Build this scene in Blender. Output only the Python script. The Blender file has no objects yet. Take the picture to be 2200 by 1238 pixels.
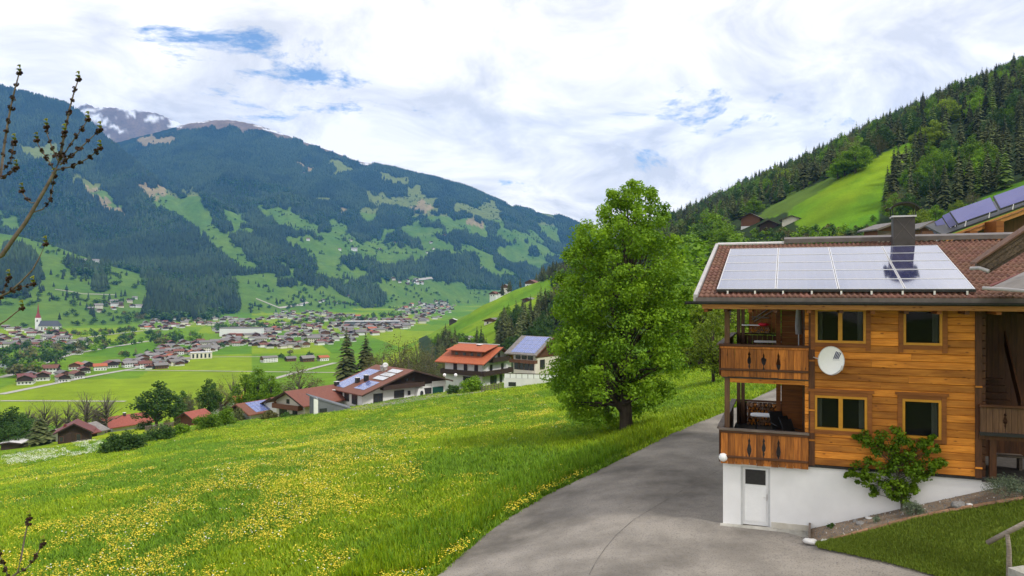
import bpy, bmesh, math, random
import numpy as np
from mathutils import Vector, Matrix
random.seed(7); rng = np.random.default_rng(7)
R = math.radians
scn = bpy.context.scene
COL = scn.collection

# ---------------------------------------------------------------- camera, sky, sun, exposure
F_PX, CX, CY = 1600.0, 1100.0, 622.0          # focal length and optical centre in photograph pixels (2200 x 1238)
cam_d = bpy.data.cameras.new('camera'); cam = bpy.data.objects.new('camera', cam_d); COL.objects.link(cam)
cam_d.sensor_width = 36.0; cam_d.lens = 36.0*F_PX/2200.0
cam_d.shift_y = (CY-619.0)/2200.0; cam_d.clip_start = 0.1; cam_d.clip_end = 40000.0
cam.rotation_euler = (R(90), 0, 0); scn.camera = cam
SUN_EL, SUN_AZ = 52.0, 52.0                    # azimuth: degrees to the right of the viewing direction, seen from above
SUN_AZ_DIR = R(128.0)                          # sun stands right and a little behind the camera
sd = Vector((math.sin(SUN_AZ_DIR)*math.cos(R(SUN_EL)), math.cos(SUN_AZ_DIR)*math.cos(R(SUN_EL)), math.sin(R(SUN_EL))))
sun_d = bpy.data.lights.new('sun', 'SUN'); sun = bpy.data.objects.new('sun', sun_d); COL.objects.link(sun)
sun_d.energy = 2.4; sun_d.angle = R(7); sun_d.color = (1.0, 0.955, 0.88)
sun.rotation_euler = sd.to_track_quat('Z', 'Y').to_euler(); sun.location = (30, -40, 80)
scn.view_settings.view_transform = 'Standard'; scn.view_settings.look = 'None'
scn.view_settings.gamma = 1.0; scn.view_settings.use_curve_mapping = False
scn.view_settings.exposure = 0.36
scn.render.engine = 'CYCLES'
cy = scn.cycles
cy.use_denoising = True
try: cy.denoiser = 'OPENIMAGEDENOISE'
except Exception: pass
cy.max_bounces = 6; cy.diffuse_bounces = 2; cy.glossy_bounces = 3; cy.transmission_bounces = 3; cy.transparent_max_bounces = 12
cy.volume_bounces = 1; cy.caustics_reflective = False; cy.caustics_refractive = False
cy.sample_clamp_indirect = 6.0

def N(nt, t, **kw):
    n = nt.nodes.new(t)
    for k, v in kw.items():
        if k.startswith('i_'):
            n.inputs[int(k[2:])].default_value = v
        else: setattr(n, k, v)
    return n
world = bpy.data.worlds.new('World'); scn.world = world; world.use_nodes = True
nt = world.node_tree; nt.nodes.clear(); L = nt.links.new
out = N(nt, 'ShaderNodeOutputWorld'); bg = N(nt, 'ShaderNodeBackground'); bg.inputs[1].default_value = 0.1
sky = N(nt, 'ShaderNodeTexSky', sky_type='NISHITA', sun_disc=False)
sky.sun_elevation = R(SUN_EL); sky.sun_rotation = SUN_AZ_DIR; sky.altitude = 700; sky.air_density = 1.0; sky.dust_density = 0.6; sky.ozone_density = 1.2
tc = N(nt, 'ShaderNodeTexCoord'); sep = N(nt, 'ShaderNodeSeparateXYZ'); L(tc.outputs['Generated'], sep.inputs[0])
mx = N(nt, 'ShaderNodeMath', operation='MAXIMUM'); mx.inputs[1].default_value = 0.0; L(sep.outputs[2], mx.inputs[0])
ad = N(nt, 'ShaderNodeMath', operation='ADD'); ad.inputs[1].default_value = 0.30; L(mx.outputs[0], ad.inputs[0])
dx = N(nt, 'ShaderNodeMath', operation='DIVIDE'); L(sep.outputs[0], dx.inputs[0]); L(ad.outputs[0], dx.inputs[1])
dy = N(nt, 'ShaderNodeMath', operation='DIVIDE'); L(sep.outputs[1], dy.inputs[0]); L(ad.outputs[0], dy.inputs[1])
cv = N(nt, 'ShaderNodeCombineXYZ'); L(dx.outputs[0], cv.inputs[0]); L(dy.outputs[0], cv.inputs[1])
CLOUD_SEED = (6.417, 1.51, 4.0)
ofs = N(nt, 'ShaderNodeVectorMath', operation='ADD'); ofs.inputs[1].default_value = CLOUD_SEED; L(cv.outputs[0], ofs.inputs[0])
n1 = N(nt, 'ShaderNodeTexNoise'); n1.inputs['Scale'].default_value = 2.3; n1.inputs['Detail'].default_value = 9; n1.inputs['Roughness'].default_value = 0.66; n1.inputs['Distortion'].default_value = 0.35
L(ofs.outputs[0], n1.inputs['Vector'])
cr = N(nt, 'ShaderNodeValToRGB'); cr.color_ramp.elements[0].position = 0.35; cr.color_ramp.elements[1].position = 0.41
L(n1.outputs[0], cr.inputs[0])
n2 = N(nt, 'ShaderNodeTexNoise'); n2.inputs['Scale'].default_value = 3.2; n2.inputs['Detail'].default_value = 8; n2.inputs['Roughness'].default_value = 0.62; n2.inputs['Distortion'].default_value = 0.5
L(ofs.outputs[0], n2.inputs['Vector'])
cr2 = N(nt, 'ShaderNodeValToRGB'); cr2.color_ramp.elements[0].position = 0.36; cr2.color_ramp.elements[1].position = 0.58
cr2.color_ramp.elements[0].color = (8.0, 7.7, 7.4, 1); cr2.color_ramp.elements[1].color = (12.6, 11.9, 11.1, 1)
L(n2.outputs[0], cr2.inputs[0])
mixc = N(nt, 'ShaderNodeMix', data_type='RGBA'); L(cr.outputs[0], mixc.inputs[0]); L(cr2.outputs[0], mixc.inputs[7])
sks = N(nt, 'ShaderNodeMix', data_type='RGBA', blend_type='MULTIPLY'); sks.inputs[0].default_value = 1.0; sks.inputs[7].default_value = (1.25, 1.25, 1.3, 1)
L(sky.outputs[0], sks.inputs[6]); L(sks.outputs[2], mixc.inputs[6])
L(mixc.outputs[2], bg.inputs[0]); L(bg.outputs[0], out.inputs[0])

# ---------------------------------------------------------------- terrain as one height function, in metres, camera at the origin
def sstep(a, b, x):
    t = np.clip((x-a)/(b-a), 0, 1); return t*t*(3-2*t)
def srelu(x, k): return 0.5*(x+np.sqrt(x*x+k*k))
def smax(a, b, k): return 0.5*(a+b+np.sqrt((a-b)**2+k*k))
def _h(i, j, s):
    n = (i*374761393+j*668265263+s*1442695041) & 0x7fffffff
    n = ((n ^ (n >> 13))*1274126177) & 0x7fffffff
    return ((n ^ (n >> 16)) & 0xffff)/65535.0
def vnoise(x, y, s=0):
    x = np.asarray(x, float); y = np.asarray(y, float)
    xi = np.floor(x).astype(np.int64); yi = np.floor(y).astype(np.int64); fx = x-xi; fy = y-yi
    fx = fx*fx*(3-2*fx); fy = fy*fy*(3-2*fy)
    a = _h(xi, yi, s); b = _h(xi+1, yi, s); c = _h(xi, yi+1, s); d = _h(xi+1, yi+1, s)
    return (a*(1-fx)+b*fx)*(1-fy)+(c*(1-fx)+d*fx)*fy
def fbm(x, y, s=0, o=4):
    v = 0; a = 0.5; t = 0
    for k in range(o):
        v = v+a*vnoise(x*2**k, y*2**k, s+k*17); t += a; a *= 0.5
    return v/t
HO = np.array((6.97, 24.6)); HE = np.array((0.93732, -0.34852)); HB = np.array((0.34852, 0.93732)); GZ = -7.87   # house corner, facade axis, back axis, door level
def vof(pts):
    a = np.array(pts, float); return a[:, 0], (CY-a[:, 1])/F_PX
SKY1 = vof([(-600,430),(-200,470),(0,500),(60,512),(120,530),(180,552),(240,572),(300,590),(380,622),(440,660),(480,690),(520,720)])
SKY2 = vof([(-600,60),(-200,140),(0,185),(80,206),(140,222),(172,242),(230,300),(290,345),(350,400),(430,485),(520,565),(560,640),(600,700)])
SKY3 = vof([(-600,330),(0,330),(200,318),(268,302),(330,286),(400,266),(450,258),(490,256),(560,270),(620,290),(700,320),(760,345),(850,362),(900,377),(932,384),(1000,402),(1060,426),(1100,442),(1150,455),(1200,464),(1240,480),(1275,500),(1400,560),(1700,640)])
SKY4 = vof([(-600,300),(60,300),(120,262),(155,240),(172,226),(186,221),(205,232),(240,231),(270,237),(300,238),(340,244),(372,257),(398,270),(440,300),(520,380),(640,700)])
def layer(px, Y, sk, yb, yc, gp, drop):
    vc = np.interp(px, *sk); Yb = np.interp(px, *yb); Yc = np.interp(px, *yc)
    s = (Y-Yb)/(Yc-Yb); vb = -75.0/Yb
    v = vb+(vc-vb)*np.clip(s, 0, 1)**gp
    z = np.where(s < 1, v*Y, vc*Yc-(Y-Yc)*drop)
    return np.where((s > 0) & (vc > vb), z, -200.0), s
YB1 = ((-600,0,250,480),(1250,1420,1560,1800)); YC1 = ((-600,0,250,480),(2100,2200,2300,2250))
YB2 = ((-600,0,600),(2000,2200,2300)); YC2 = ((-600,0,170,600),(4300,4400,4600,3000))
YB3 = ((-600,460,700,1000,1250,1700),(2100,2150,2650,3500,4200,4300)); YC3 = ((-600,500,1000,1700),(5600,5900,5900,6200))
YB4 = ((-600,1700),(5900,6100)); YC4 = ((-600,1700),(7500,7700))
def H(X, Y):
    X = np.asarray(X, float); Y = np.asarray(Y, float)
    xl = (X-HO[0])*HE[0]+(Y-HO[1])*HE[1]; yl = (X-HO[0])*HB[0]+(Y-HO[1])*HB[1]
    p = -9.0-0.099*srelu(Y-40, 14)+0.099*srelu(-40.0, 14)-1.0*np.exp(-((Y-100)/34)**2)
    near = p+0.13*X+0.12*srelu(X-9, 5)+0.16*srelu(X-45, 15)
    pad = GZ+0.02+0.015*np.clip(xl, -8, 12)+0.335*np.clip(xl-2.6, 0, 5.6)*(1-0.9*sstep(0.0, 0.8, yl))*sstep(-3.4, -1.0, yl)
    wp = sstep(-8, -0.8, xl)*(1-sstep(13, 24, yl))*(1-sstep(13, 30, xl))
    near = near*(1-wp)+pad*wp
    near = near+(fbm(X/22, Y/22, 3, 3)-0.5)*0.5*sstep(30, 75, np.hypot(X, Y))
    far = 0.45*X+0.03*np.minimum(Y, 1100)-30-0.3*srelu(Y-1150, 150)
    u = X/np.maximum(Y, 1.0); px = CX+F_PX*u
    far = far+10*np.exp(-((u-0.46)/0.09)**2)*np.exp(-((Y-340)/90)**2)
    far = far+(fbm(X/130, Y/130, 5, 4)-0.5)*26*sstep(250, 600, Y)
    w = sstep(205, 420, Y)
    own = smax(near*(1-w)+far*w, -75.0, 5.0)
    z = own
    m = Y > 1000
    if np.any(m):
        Xm, Ym, pm = X[m], Y[m], px[m]; zz = z[m]
        nn = fbm(Xm/420, Ym/420, 11, 5)-0.5; rid = np.abs(fbm(Xm/700+3, Ym/1500, 21, 5)-0.5)*2
        for sk, yb, yc, gp, dr, amp in ((SKY1,YB1,YC1,0.9,0.10,40),(SKY2,YB2,YC2,0.92,0.30,230),(SKY3,YB3,YC3,0.80,0.35,280),(SKY4,YB4,YC4,0.9,0.4,330)):
            l, s = layer(pm, Ym, sk, yb, yc, gp, dr)
            ww = np.clip(s, 0, 1)*np.clip(1.03-s, 0, 1)*4*0.7
            l = l+np.where(s > 0, (nn-rid*0.6+0.2)*amp*ww, 0)
            zz = np.maximum(zz, l)
        z = z.copy(); z[m] = zz
    return z
def h1(x, y): return float(H(np.array([float(x)]), np.array([float(y)]))[0])
_S = np.concatenate([np.arange(8, 60, 0.15), np.geomspace(60, 9800, 2200)])
def g(px, py):
    """point of the ground that the photograph shows at a pixel"""
    u = (px-CX)/F_PX; v = (CY-py)/F_PX
    d = H(u*_S, _S)-v*_S
    k = int(np.argmax(d > 0))
    if d[k] <= 0: k = len(_S)-1
    s = _S[k]
    if k > 0:
        a, b = d[k-1], d[k]; s = _S[k-1]+(_S[k]-_S[k-1])*(-a/(b-a+1e-9))
    return Vector((u*s, s, v*s))
def at(px, depth): # ground below a picture column at a given distance
    x = (px-CX)/F_PX*depth
    return Vector((x, depth, h1(x, depth)))
def proj(X, Y, Z): return CX+F_PX*X/Y, CY-F_PX*Z/Y
def inpoly(x, y, poly):
    c = np.zeros(np.shape(x), bool); n = len(poly)
    for i in range(n):
        x1, y1 = poly[i]; x2, y2 = poly[i-1]
        if y1 == y2: continue
        c ^= ((y1 > y) != (y2 > y)) & (x < (x2-x1)*(y-y1)/(y2-y1)+x1)
    return c

# ---------------------------------------------------------------- mesh, object and material helpers
class MB:
    def __init__(s): s.v = []; s.f = []; s.mi = []
    def add(s, vs, fs, mi=0):
        o = len(s.v); s.v += [tuple(v) for v in vs]; s.f += [tuple(o+i for i in f) for f in fs]; s.mi += [mi]*len(fs); return s
    def box(s, x0, x1, y0, y1, z0, z1, mi=0, M=None):
        vs = [(x, y, z) for z in (z0, z1) for y in (y0, y1) for x in (x0, x1)]
        if M is not None: vs = [M @ Vector(v) for v in vs]
        return s.add(vs, [(0,2,3,1),(4,5,7,6),(0,1,5,4),(2,6,7,3),(0,4,6,2),(1,3,7,5)], mi)
    def bbox(s, x0, x1, y0, y1, z0, z1, b=0.01, mi=0):   # box with chamfered long edges (length along x)
        ys = [(y0+b, z0), (y1-b, z0), (y1, z0+b), (y1, z1-b), (y1-b, z1), (y0+b, z1), (y0, z1-b), (y0, z0+b)]
        vs = [(x0, y, z) for y, z in ys]+[(x1, y, z) for y, z in ys]
        fs = [(i, (i+1) % 8, 8+(i+1) % 8, 8+i) for i in range(8)]
        fs = [tuple(reversed(f)) for f in fs]+[tuple(range(8)), tuple(reversed(range(8, 16)))]
        return s.add(vs, fs, mi)
    def prism(s, pts, y0, y1, mi=0):   # outline in x,z extruded along y
        n = len(pts); vs = [(x, y0, z) for x, z in pts]+[(x, y1, z) for x, z in pts]
        return s.add(vs, [tuple(range(n)), tuple(reversed(range(n, 2*n)))]+[(i, n+i, n+(i+1) % n, (i+1) % n) for i in range(n)], mi)
    def slab(s, q, t, mi=0):           # four corners, thickness straight down
        vs = [Vector(p) for p in q]; vs += [p-Vector((0, 0, t)) for p in vs]
        return s.add(vs, [(0,1,2,3),(7,6,5,4),(0,4,5,1),(1,5,6,2),(2,6,7,3),(3,7,4,0)], mi)
    def tube(s, pts, rad, n=6, mi=0, cap=True):
        pts = [Vector(p) for p in pts]
        if not hasattr(rad, '__len__'): rad = [rad]*len(pts)
        o = len(s.v); ring = []
        for i, p in enumerate(pts):
            d = (pts[min(i+1, len(pts)-1)]-pts[max(i-1, 0)]).normalized()
            a = Vector((0, 0, 1)) if abs(d.z) < 0.9 else Vector((1, 0, 0))
            x = d.cross(a).normalized(); y = d.cross(x)
            ring += [p+(x*math.cos(6.28318*k/n)+y*math.sin(6.28318*k/n))*rad[i] for k in range(n)]
        fs = []
        for i in range(len(pts)-1):
            for k in range(n):
                fs.append((i*n+k, i*n+(k+1) % n, (i+1)*n+(k+1) % n, (i+1)*n+k))
        if cap: fs += [tuple(reversed(range(n))), tuple((len(pts)-1)*n+k for k in range(n))]
        return s.add(ring, fs, mi)
    def lathe(s, prof, n=16, mi=0, c=(0,0,0)):
        vs = [(c[0]+r*math.cos(6.28318*k/n), c[1]+r*math.sin(6.28318*k/n), c[2]+z) for r, z in prof for k in range(n)]
        fs = [(i*n+k, i*n+(k+1) % n, (i+1)*n+(k+1) % n, (i+1)*n+k) for i in range(len(prof)-1) for k in range(n)]
        return s.add(vs, fs, mi)
    def mesh(s, name, mats, smooth=False):
        me = bpy.data.meshes.new(name); me.from_pydata(s.v, [], s.f)
        for m in (mats if isinstance(mats, (list, tuple)) else [mats]): me.materials.append(m)
        if any(s.mi): me.polygons.foreach_set('material_index', s.mi)
        if smooth: me.polygons.foreach_set('use_smooth', [True]*len(s.f))
        me.update(); return me
    def build(s, name, mats, parent=None, smooth=False, loc=None, rz=None, **tags):
        return link(name, s.mesh(name, mats, smooth), parent, loc, rz, **tags)
def link(name, me, parent=None, loc=None, rz=None, **tags):
    o = bpy.data.objects.new(name, me); COL.objects.link(o)
    if parent is not None: o.parent = parent
    if loc is not None: o.location = loc
    if rz is not None: o.rotation_euler = (0, 0, rz)
    for k, v in tags.items():
        if v: o['category' if k == 'cat' else k] = v
    return o
def thing(name, label, cat, loc=(0,0,0), rz=0.0, group=None):
    return link(name, None, None, loc, rz, label=label, cat=cat, group=group)
def dup(root, loc=None, rz=None, scale=None, label=None, group=None):
    r = root.copy(); COL.objects.link(r)
    if loc is not None: r.location = loc
    if rz is not None: r.rotation_euler = (0, 0, rz)
    if scale is not None: r.scale = scale if hasattr(scale, '__len__') else (scale,)*3
    if label: r['label'] = label
    if group: r['group'] = group
    for ch in KIDS.get(root.name, []):
        c = ch.copy(); COL.objects.link(c); c.parent = r
    return r
KIDS = {}
def npmesh(name, V, Fq, mats, smooth=True, tri=False):
    me = bpy.data.meshes.new(name); V = np.asarray(V, np.float32); Fq = np.asarray(Fq, np.int32); k = Fq.shape[1]
    me.vertices.add(len(V)); me.vertices.foreach_set('co', V.ravel())
    me.loops.add(Fq.size); me.loops.foreach_set('vertex_index', Fq.ravel())
    me.polygons.add(len(Fq)); me.polygons.foreach_set('loop_start', np.arange(0, Fq.size, k, dtype=np.int32))
    me.polygons.foreach_set('loop_total', np.full(len(Fq), k, np.int32))
    if smooth: me.polygons.foreach_set('use_smooth', np.ones(len(Fq), bool))
    for m in (mats if isinstance(mats, (list, tuple)) else [mats]): me.materials.append(m)
    me.update(calc_edges=True); return me

def _mat(name):
    m = bpy.data.materials.new(name); m.use_nodes = True; t = m.node_tree; b = t.nodes['Principled BSDF']; return m, t, b
def pmat(name, c1, c2=None, scale=4.0, stretch=(1,1,1), rough=0.8, bump=0.0, bscale=None, rnd=0.0, detail=5, spec=0.3, metal=0.0, lo=0.35, hi=0.68, c3=None, s3=30.0, a3=0.5, ior=None, coat=0.0):
    """procedural surface: two tones by noise, optional third tone by finer noise, per-object variation, relief"""
    m, t, b = _mat(name); l = t.links.new
    b.inputs['Roughness'].default_value = rough; b.inputs['Metallic'].default_value = metal; b.inputs['Specular IOR Level'].default_value = spec
    if ior: b.inputs['IOR'].default_value = ior
    if coat: b.inputs['Coat Weight'].default_value = coat; b.inputs['Coat Roughness'].default_value = 0.08
    tcn = N(t, 'ShaderNodeTexCoord'); oi = N(t, 'ShaderNodeObjectInfo')
    mu = N(t, 'ShaderNodeMath', operation='MULTIPLY'); mu.inputs[1].default_value = 57.0; l(oi.outputs['Random'], mu.inputs[0])
    va = N(t, 'ShaderNodeVectorMath', operation='ADD'); l(tcn.outputs['Object'], va.inputs[0]); l(mu.outputs[0], va.inputs[1])
    mp = N(t, 'ShaderNodeMapping'); mp.inputs['Scale'].default_value = stretch; l(va.outputs[0], mp.inputs[0])
    no = N(t, 'ShaderNodeTexNoise'); no.inputs['Scale'].default_value = scale; no.inputs['Detail'].default_value = detail; no.inputs['Roughness'].default_value = 0.62; l(mp.outputs[0], no.inputs['Vector'])
    rp = N(t, 'ShaderNodeValToRGB'); rp.color_ramp.elements[0].position = lo; rp.color_ramp.elements[1].position = hi
    rp.color_ramp.elements[0].color = (*c1, 1); rp.color_ramp.elements[1].color = (*(c2 or c1), 1); l(no.outputs[0], rp.inputs[0])
    colr = rp.outputs[0]
    if c3:
        n3 = N(t, 'ShaderNodeTexNoise'); n3.inputs['Scale'].default_value = s3; n3.inputs['Detail'].default_value = 3; l(mp.outputs[0], n3.inputs['Vector'])
        r3 = N(t, 'ShaderNodeValToRGB'); r3.color_ramp.elements[0].position = 0.52; r3.color_ramp.elements[1].position = 0.72; l(n3.outputs[0], r3.inputs[0])
        m0 = N(t, 'ShaderNodeMath', operation='MULTIPLY'); m0.inputs[1].default_value = a3; l(r3.outputs[0], m0.inputs[0])
        m3 = N(t, 'ShaderNodeMix', data_type='RGBA'); m3.inputs[7].default_value = (*c3, 1); l(m0.outputs[0], m3.inputs[0]); l(colr, m3.inputs[6]); colr = m3.outputs[2]
    if rnd:
        hs = N(t, 'ShaderNodeHueSaturation'); mr = N(t, 'ShaderNodeMapRange'); mr.inputs[3].default_value = 1-rnd; mr.inputs[4].default_value = 1+rnd
        l(oi.outputs['Random'], mr.inputs[0]); l(mr.outputs[0], hs.inputs['Value']); l(colr, hs.inputs['Color'])
        mh = N(t, 'ShaderNodeMapRange'); mh.inputs[3].default_value = 0.5-rnd*0.05; mh.inputs[4].default_value = 0.5+rnd*0.05
        fr = N(t, 'ShaderNodeMath', operation='FRACT'); m7 = N(t, 'ShaderNodeMath', operation='MULTIPLY'); m7.inputs[1].default_value = 7.31
        l(oi.outputs['Random'], m7.inputs[0]); l(m7.outputs[0], fr.inputs[0]); l(fr.outputs[0], mh.inputs[0]); l(mh.outputs[0], hs.inputs['Hue'])
        colr = hs.outputs[0]
    l(colr, b.inputs['Base Color'])
    if bump:
        nb = no
        if bscale:
            nb = N(t, 'ShaderNodeTexNoise'); nb.inputs['Scale'].default_value = bscale; nb.inputs['Detail'].default_value = 4; l(mp.outputs[0], nb.inputs['Vector'])
        bp = N(t, 'ShaderNodeBump'); bp.inputs['Strength'].default_value = min(1.0, bump); bp.inputs['Distance'].default_value = 0.02; l(nb.outputs[0], bp.inputs['Height']); l(bp.outputs[0], b.inputs['Normal'])
    return m
def leafmat(name, c1, c2, trans=0.35, rnd=0.25, rough=0.55):
    m, t, b = _mat(name); l = t.links.new
    at_ = N(t, 'ShaderNodeAttribute', attribute_name='lv'); oi = N(t, 'ShaderNodeObjectInfo')
    mxx = N(t, 'ShaderNodeMix', data_type='RGBA'); mxx.inputs[6].default_value = (*c1, 1); mxx.inputs[7].default_value = (*c2, 1); l(at_.outputs['Fac'], mxx.inputs[0])
    hs = N(t, 'ShaderNodeHueSaturation'); mr = N(t, 'ShaderNodeMapRange'); mr.inputs[3].default_value = 1-rnd; mr.inputs[4].default_value = 1+rnd
    l(oi.outputs['Random'], mr.inputs[0]); l(mr.outputs[0], hs.inputs['Value']); l(mxx.outputs[2], hs.inputs['Color'])
    b.inputs['Roughness'].default_value = rough; b.inputs['Specular IOR Level'].default_value = 0.25; l(hs.outputs[0], b.inputs['Base Color'])
    if trans > 0:
        tr = N(t, 'ShaderNodeBsdfTranslucent'); l(hs.outputs[0], tr.inputs[0]); ms = N(t, 'ShaderNodeMixShader'); ms.inputs[0].default_value = trans
        l(b.outputs[0], ms.inputs[1]); l(tr.outputs[0], ms.inputs[2]); l(ms.outputs[0], t.nodes['Material Output'].inputs[0])
    return m
def scatter(name, pts, rot, scl, srcs, idx, label, cat, kind='stuff'):
    """countless small things: one object that instances its source meshes on points"""
    me = bpy.data.meshes.new(name); me.vertices.add(len(pts)); me.vertices.foreach_set('co', np.asarray(pts, np.float32).ravel())
    for an, tp, dat in (('rot', 'FLOAT_VECTOR', rot), ('scl', 'FLOAT_VECTOR', scl)):
        a = me.attributes.new(an, tp, 'POINT'); a.data.foreach_set('vector', np.asarray(dat, np.float32).ravel())
    a = me.attributes.new('idx', 'INT', 'POINT'); a.data.foreach_set('value', np.asarray(idx, np.int32))
    o = link(name, me, label=label, cat=cat, kind=kind)
    ng = bpy.data.node_groups.new(name, 'GeometryNodeTree')
    ng.interface.new_socket('Geometry', in_out='INPUT', socket_type='NodeSocketGeometry'); ng.interface.new_socket('Geometry', in_out='OUTPUT', socket_type='NodeSocketGeometry')
    gi = ng.nodes.new('NodeGroupInput'); go = ng.nodes.new('NodeGroupOutput'); jn = ng.nodes.new('GeometryNodeJoinGeometry'); l = ng.links.new
    ar = ng.nodes.new('GeometryNodeInputNamedAttribute'); ar.data_type = 'FLOAT_VECTOR'; ar.inputs[0].default_value = 'rot'
    asc = ng.nodes.new('GeometryNodeInputNamedAttribute'); asc.data_type = 'FLOAT_VECTOR'; asc.inputs[0].default_value = 'scl'
    ai = ng.nodes.new('GeometryNodeInputNamedAttribute'); ai.data_type = 'INT'; ai.inputs[0].default_value = 'idx'
    for k, sme in enumerate(srcs):
        so = bpy.data.objects.new(name+'_source', sme)
        inf = ng.nodes.new('GeometryNodeObjectInfo'); inf.inputs['Object'].default_value = so
        ip = ng.nodes.new('GeometryNodeInstanceOnPoints'); cmp = ng.nodes.new('FunctionNodeCompare'); cmp.data_type = 'INT'; cmp.operation = 'EQUAL'
        l(ai.outputs['Attribute'], cmp.inputs[2]); cmp.inputs[3].default_value = k
        l(gi.outputs[0], ip.inputs['Points']); l(cmp.outputs[0], ip.inputs['Selection']); l(inf.outputs['Geometry'], ip.inputs['Instance'])
        l(ar.outputs['Attribute'], ip.inputs['Rotation']); l(asc.outputs['Attribute'], ip.inputs['Scale']); l(ip.outputs[0], jn.inputs[0])
    l(jn.outputs[0], go.inputs[0])
    md = o.modifiers.new('scatter', 'NODES'); md.node_group = ng
    return o

# ---------------------------------------------------------------- the setting: ground, valley, mountains
PM_HILL = [(1985,298),(1930,312),(1870,345),(1800,385),(1740,425),(1690,455),(1700,480),(1780,500),(1880,490),(1905,410),(1925,360),(1980,330)]
PM_HILL2 = [(1615,478),(1650,445),(1700,412),(1740,400),(1790,376),(1805,384),(1740,425),(1690,456)]
PM_LOW = [(905,712),(950,690),(1000,662),(1040,648),(1060,640),(1110,615),(1180,600),(1200,640),(1130,690),(1085,690),(1070,740),(1000,750),(930,735)]
OWN_MEADOWS = [PM_HILL, PM_HILL2, PM_LOW]
MTN_MEADOWS = [
 [(148,372),(185,382),(235,418),(262,448),(225,440),(170,402)],
 [(45,318),(112,312),(140,330),(104,350),(52,338)],
 [(0,452),(40,470),(60,495),(20,498),(0,490)],
 [(308,402),(345,400),(372,418),(400,420),(392,402),(420,412),(455,452),(470,490),(500,520),(565,578),(535,585),(490,566),(440,520),(425,498),(395,470),(350,452),(318,430)],
 [(545,447),(600,440),(640,462),(695,492),(650,505),(590,482)],
 [(703,490),(722,466),(748,492),(752,512),(706,508)],
 [(610,505),(700,512),(800,520),(905,530),(930,552),(862,574),(785,560),(700,548),(625,532)],
 [(470,598),(525,590),(570,588),(640,600),(665,645),(600,668),(470,668)],
 [(670,560),(730,566),(800,590),(760,612),(690,592)],
 [(780,412),(862,424),(925,440),(885,450),(800,434)],
 [(876,394),(902,400),(935,442),(912,452),(870,420)],
 [(1058,492),(1112,494),(1170,508),(1122,524),(1064,512)],
 [(1150,478),(1186,486),(1214,524),(1186,522),(1160,500)],
 [(930,462),(1012,470),(1046,484),(1060,522),(985,502),(942,492)],
 [(850,486),(905,482),(950,500),(930,522),(872,512)],
 [(960,524),(1030,540),(1010,556),(962,545)],
 [(690,520),(640,540),(690,570),(740,560)],
 [(820,600),(900,596),(1000,612),(1010,640),(930,652),(850,640),(800,625)],
 [(1090,560),(1150,548),(1190,560),(1150,580)],
 [(700,345),(742,350),(760,370),(720,372)],
 [(800,372),(880,380),(870,398),(830,396)],
]
TAN = [[(300,398),(345,398),(350,420),(318,430)],[(175,395),(215,420),(275,462),(255,465),(200,425)],[(880,440),(930,432),(925,462),(888,462)],[(1005,470),(1040,480),(1035,492),(1010,486)],[(640,350),(668,362),(660,378)],[(725,445),(745,440),(750,460),(730,462)],[(290,300),(370,290),(372,303),(300,318)]]
FOREST1 = [[(0,535),(70,540),(90,590),(50,640),(0,640)],[(150,560),(235,580),(215,610),(160,590)],[(300,592),(380,625),(440,662),(455,672),(400,660),(330,640)],[(330,640),(440,668),(440,690),(300,686)],[(190,600),(225,600),(235,622),(200,622)]]
FOREST_LOW = [[(700,612),(800,618),(835,650),(800,662),(740,640)],[(560,570),(640,590),(700,600),(690,615),(600,612)],[(460,600),(500,600),(520,660),(470,690),(452,668)]]
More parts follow.
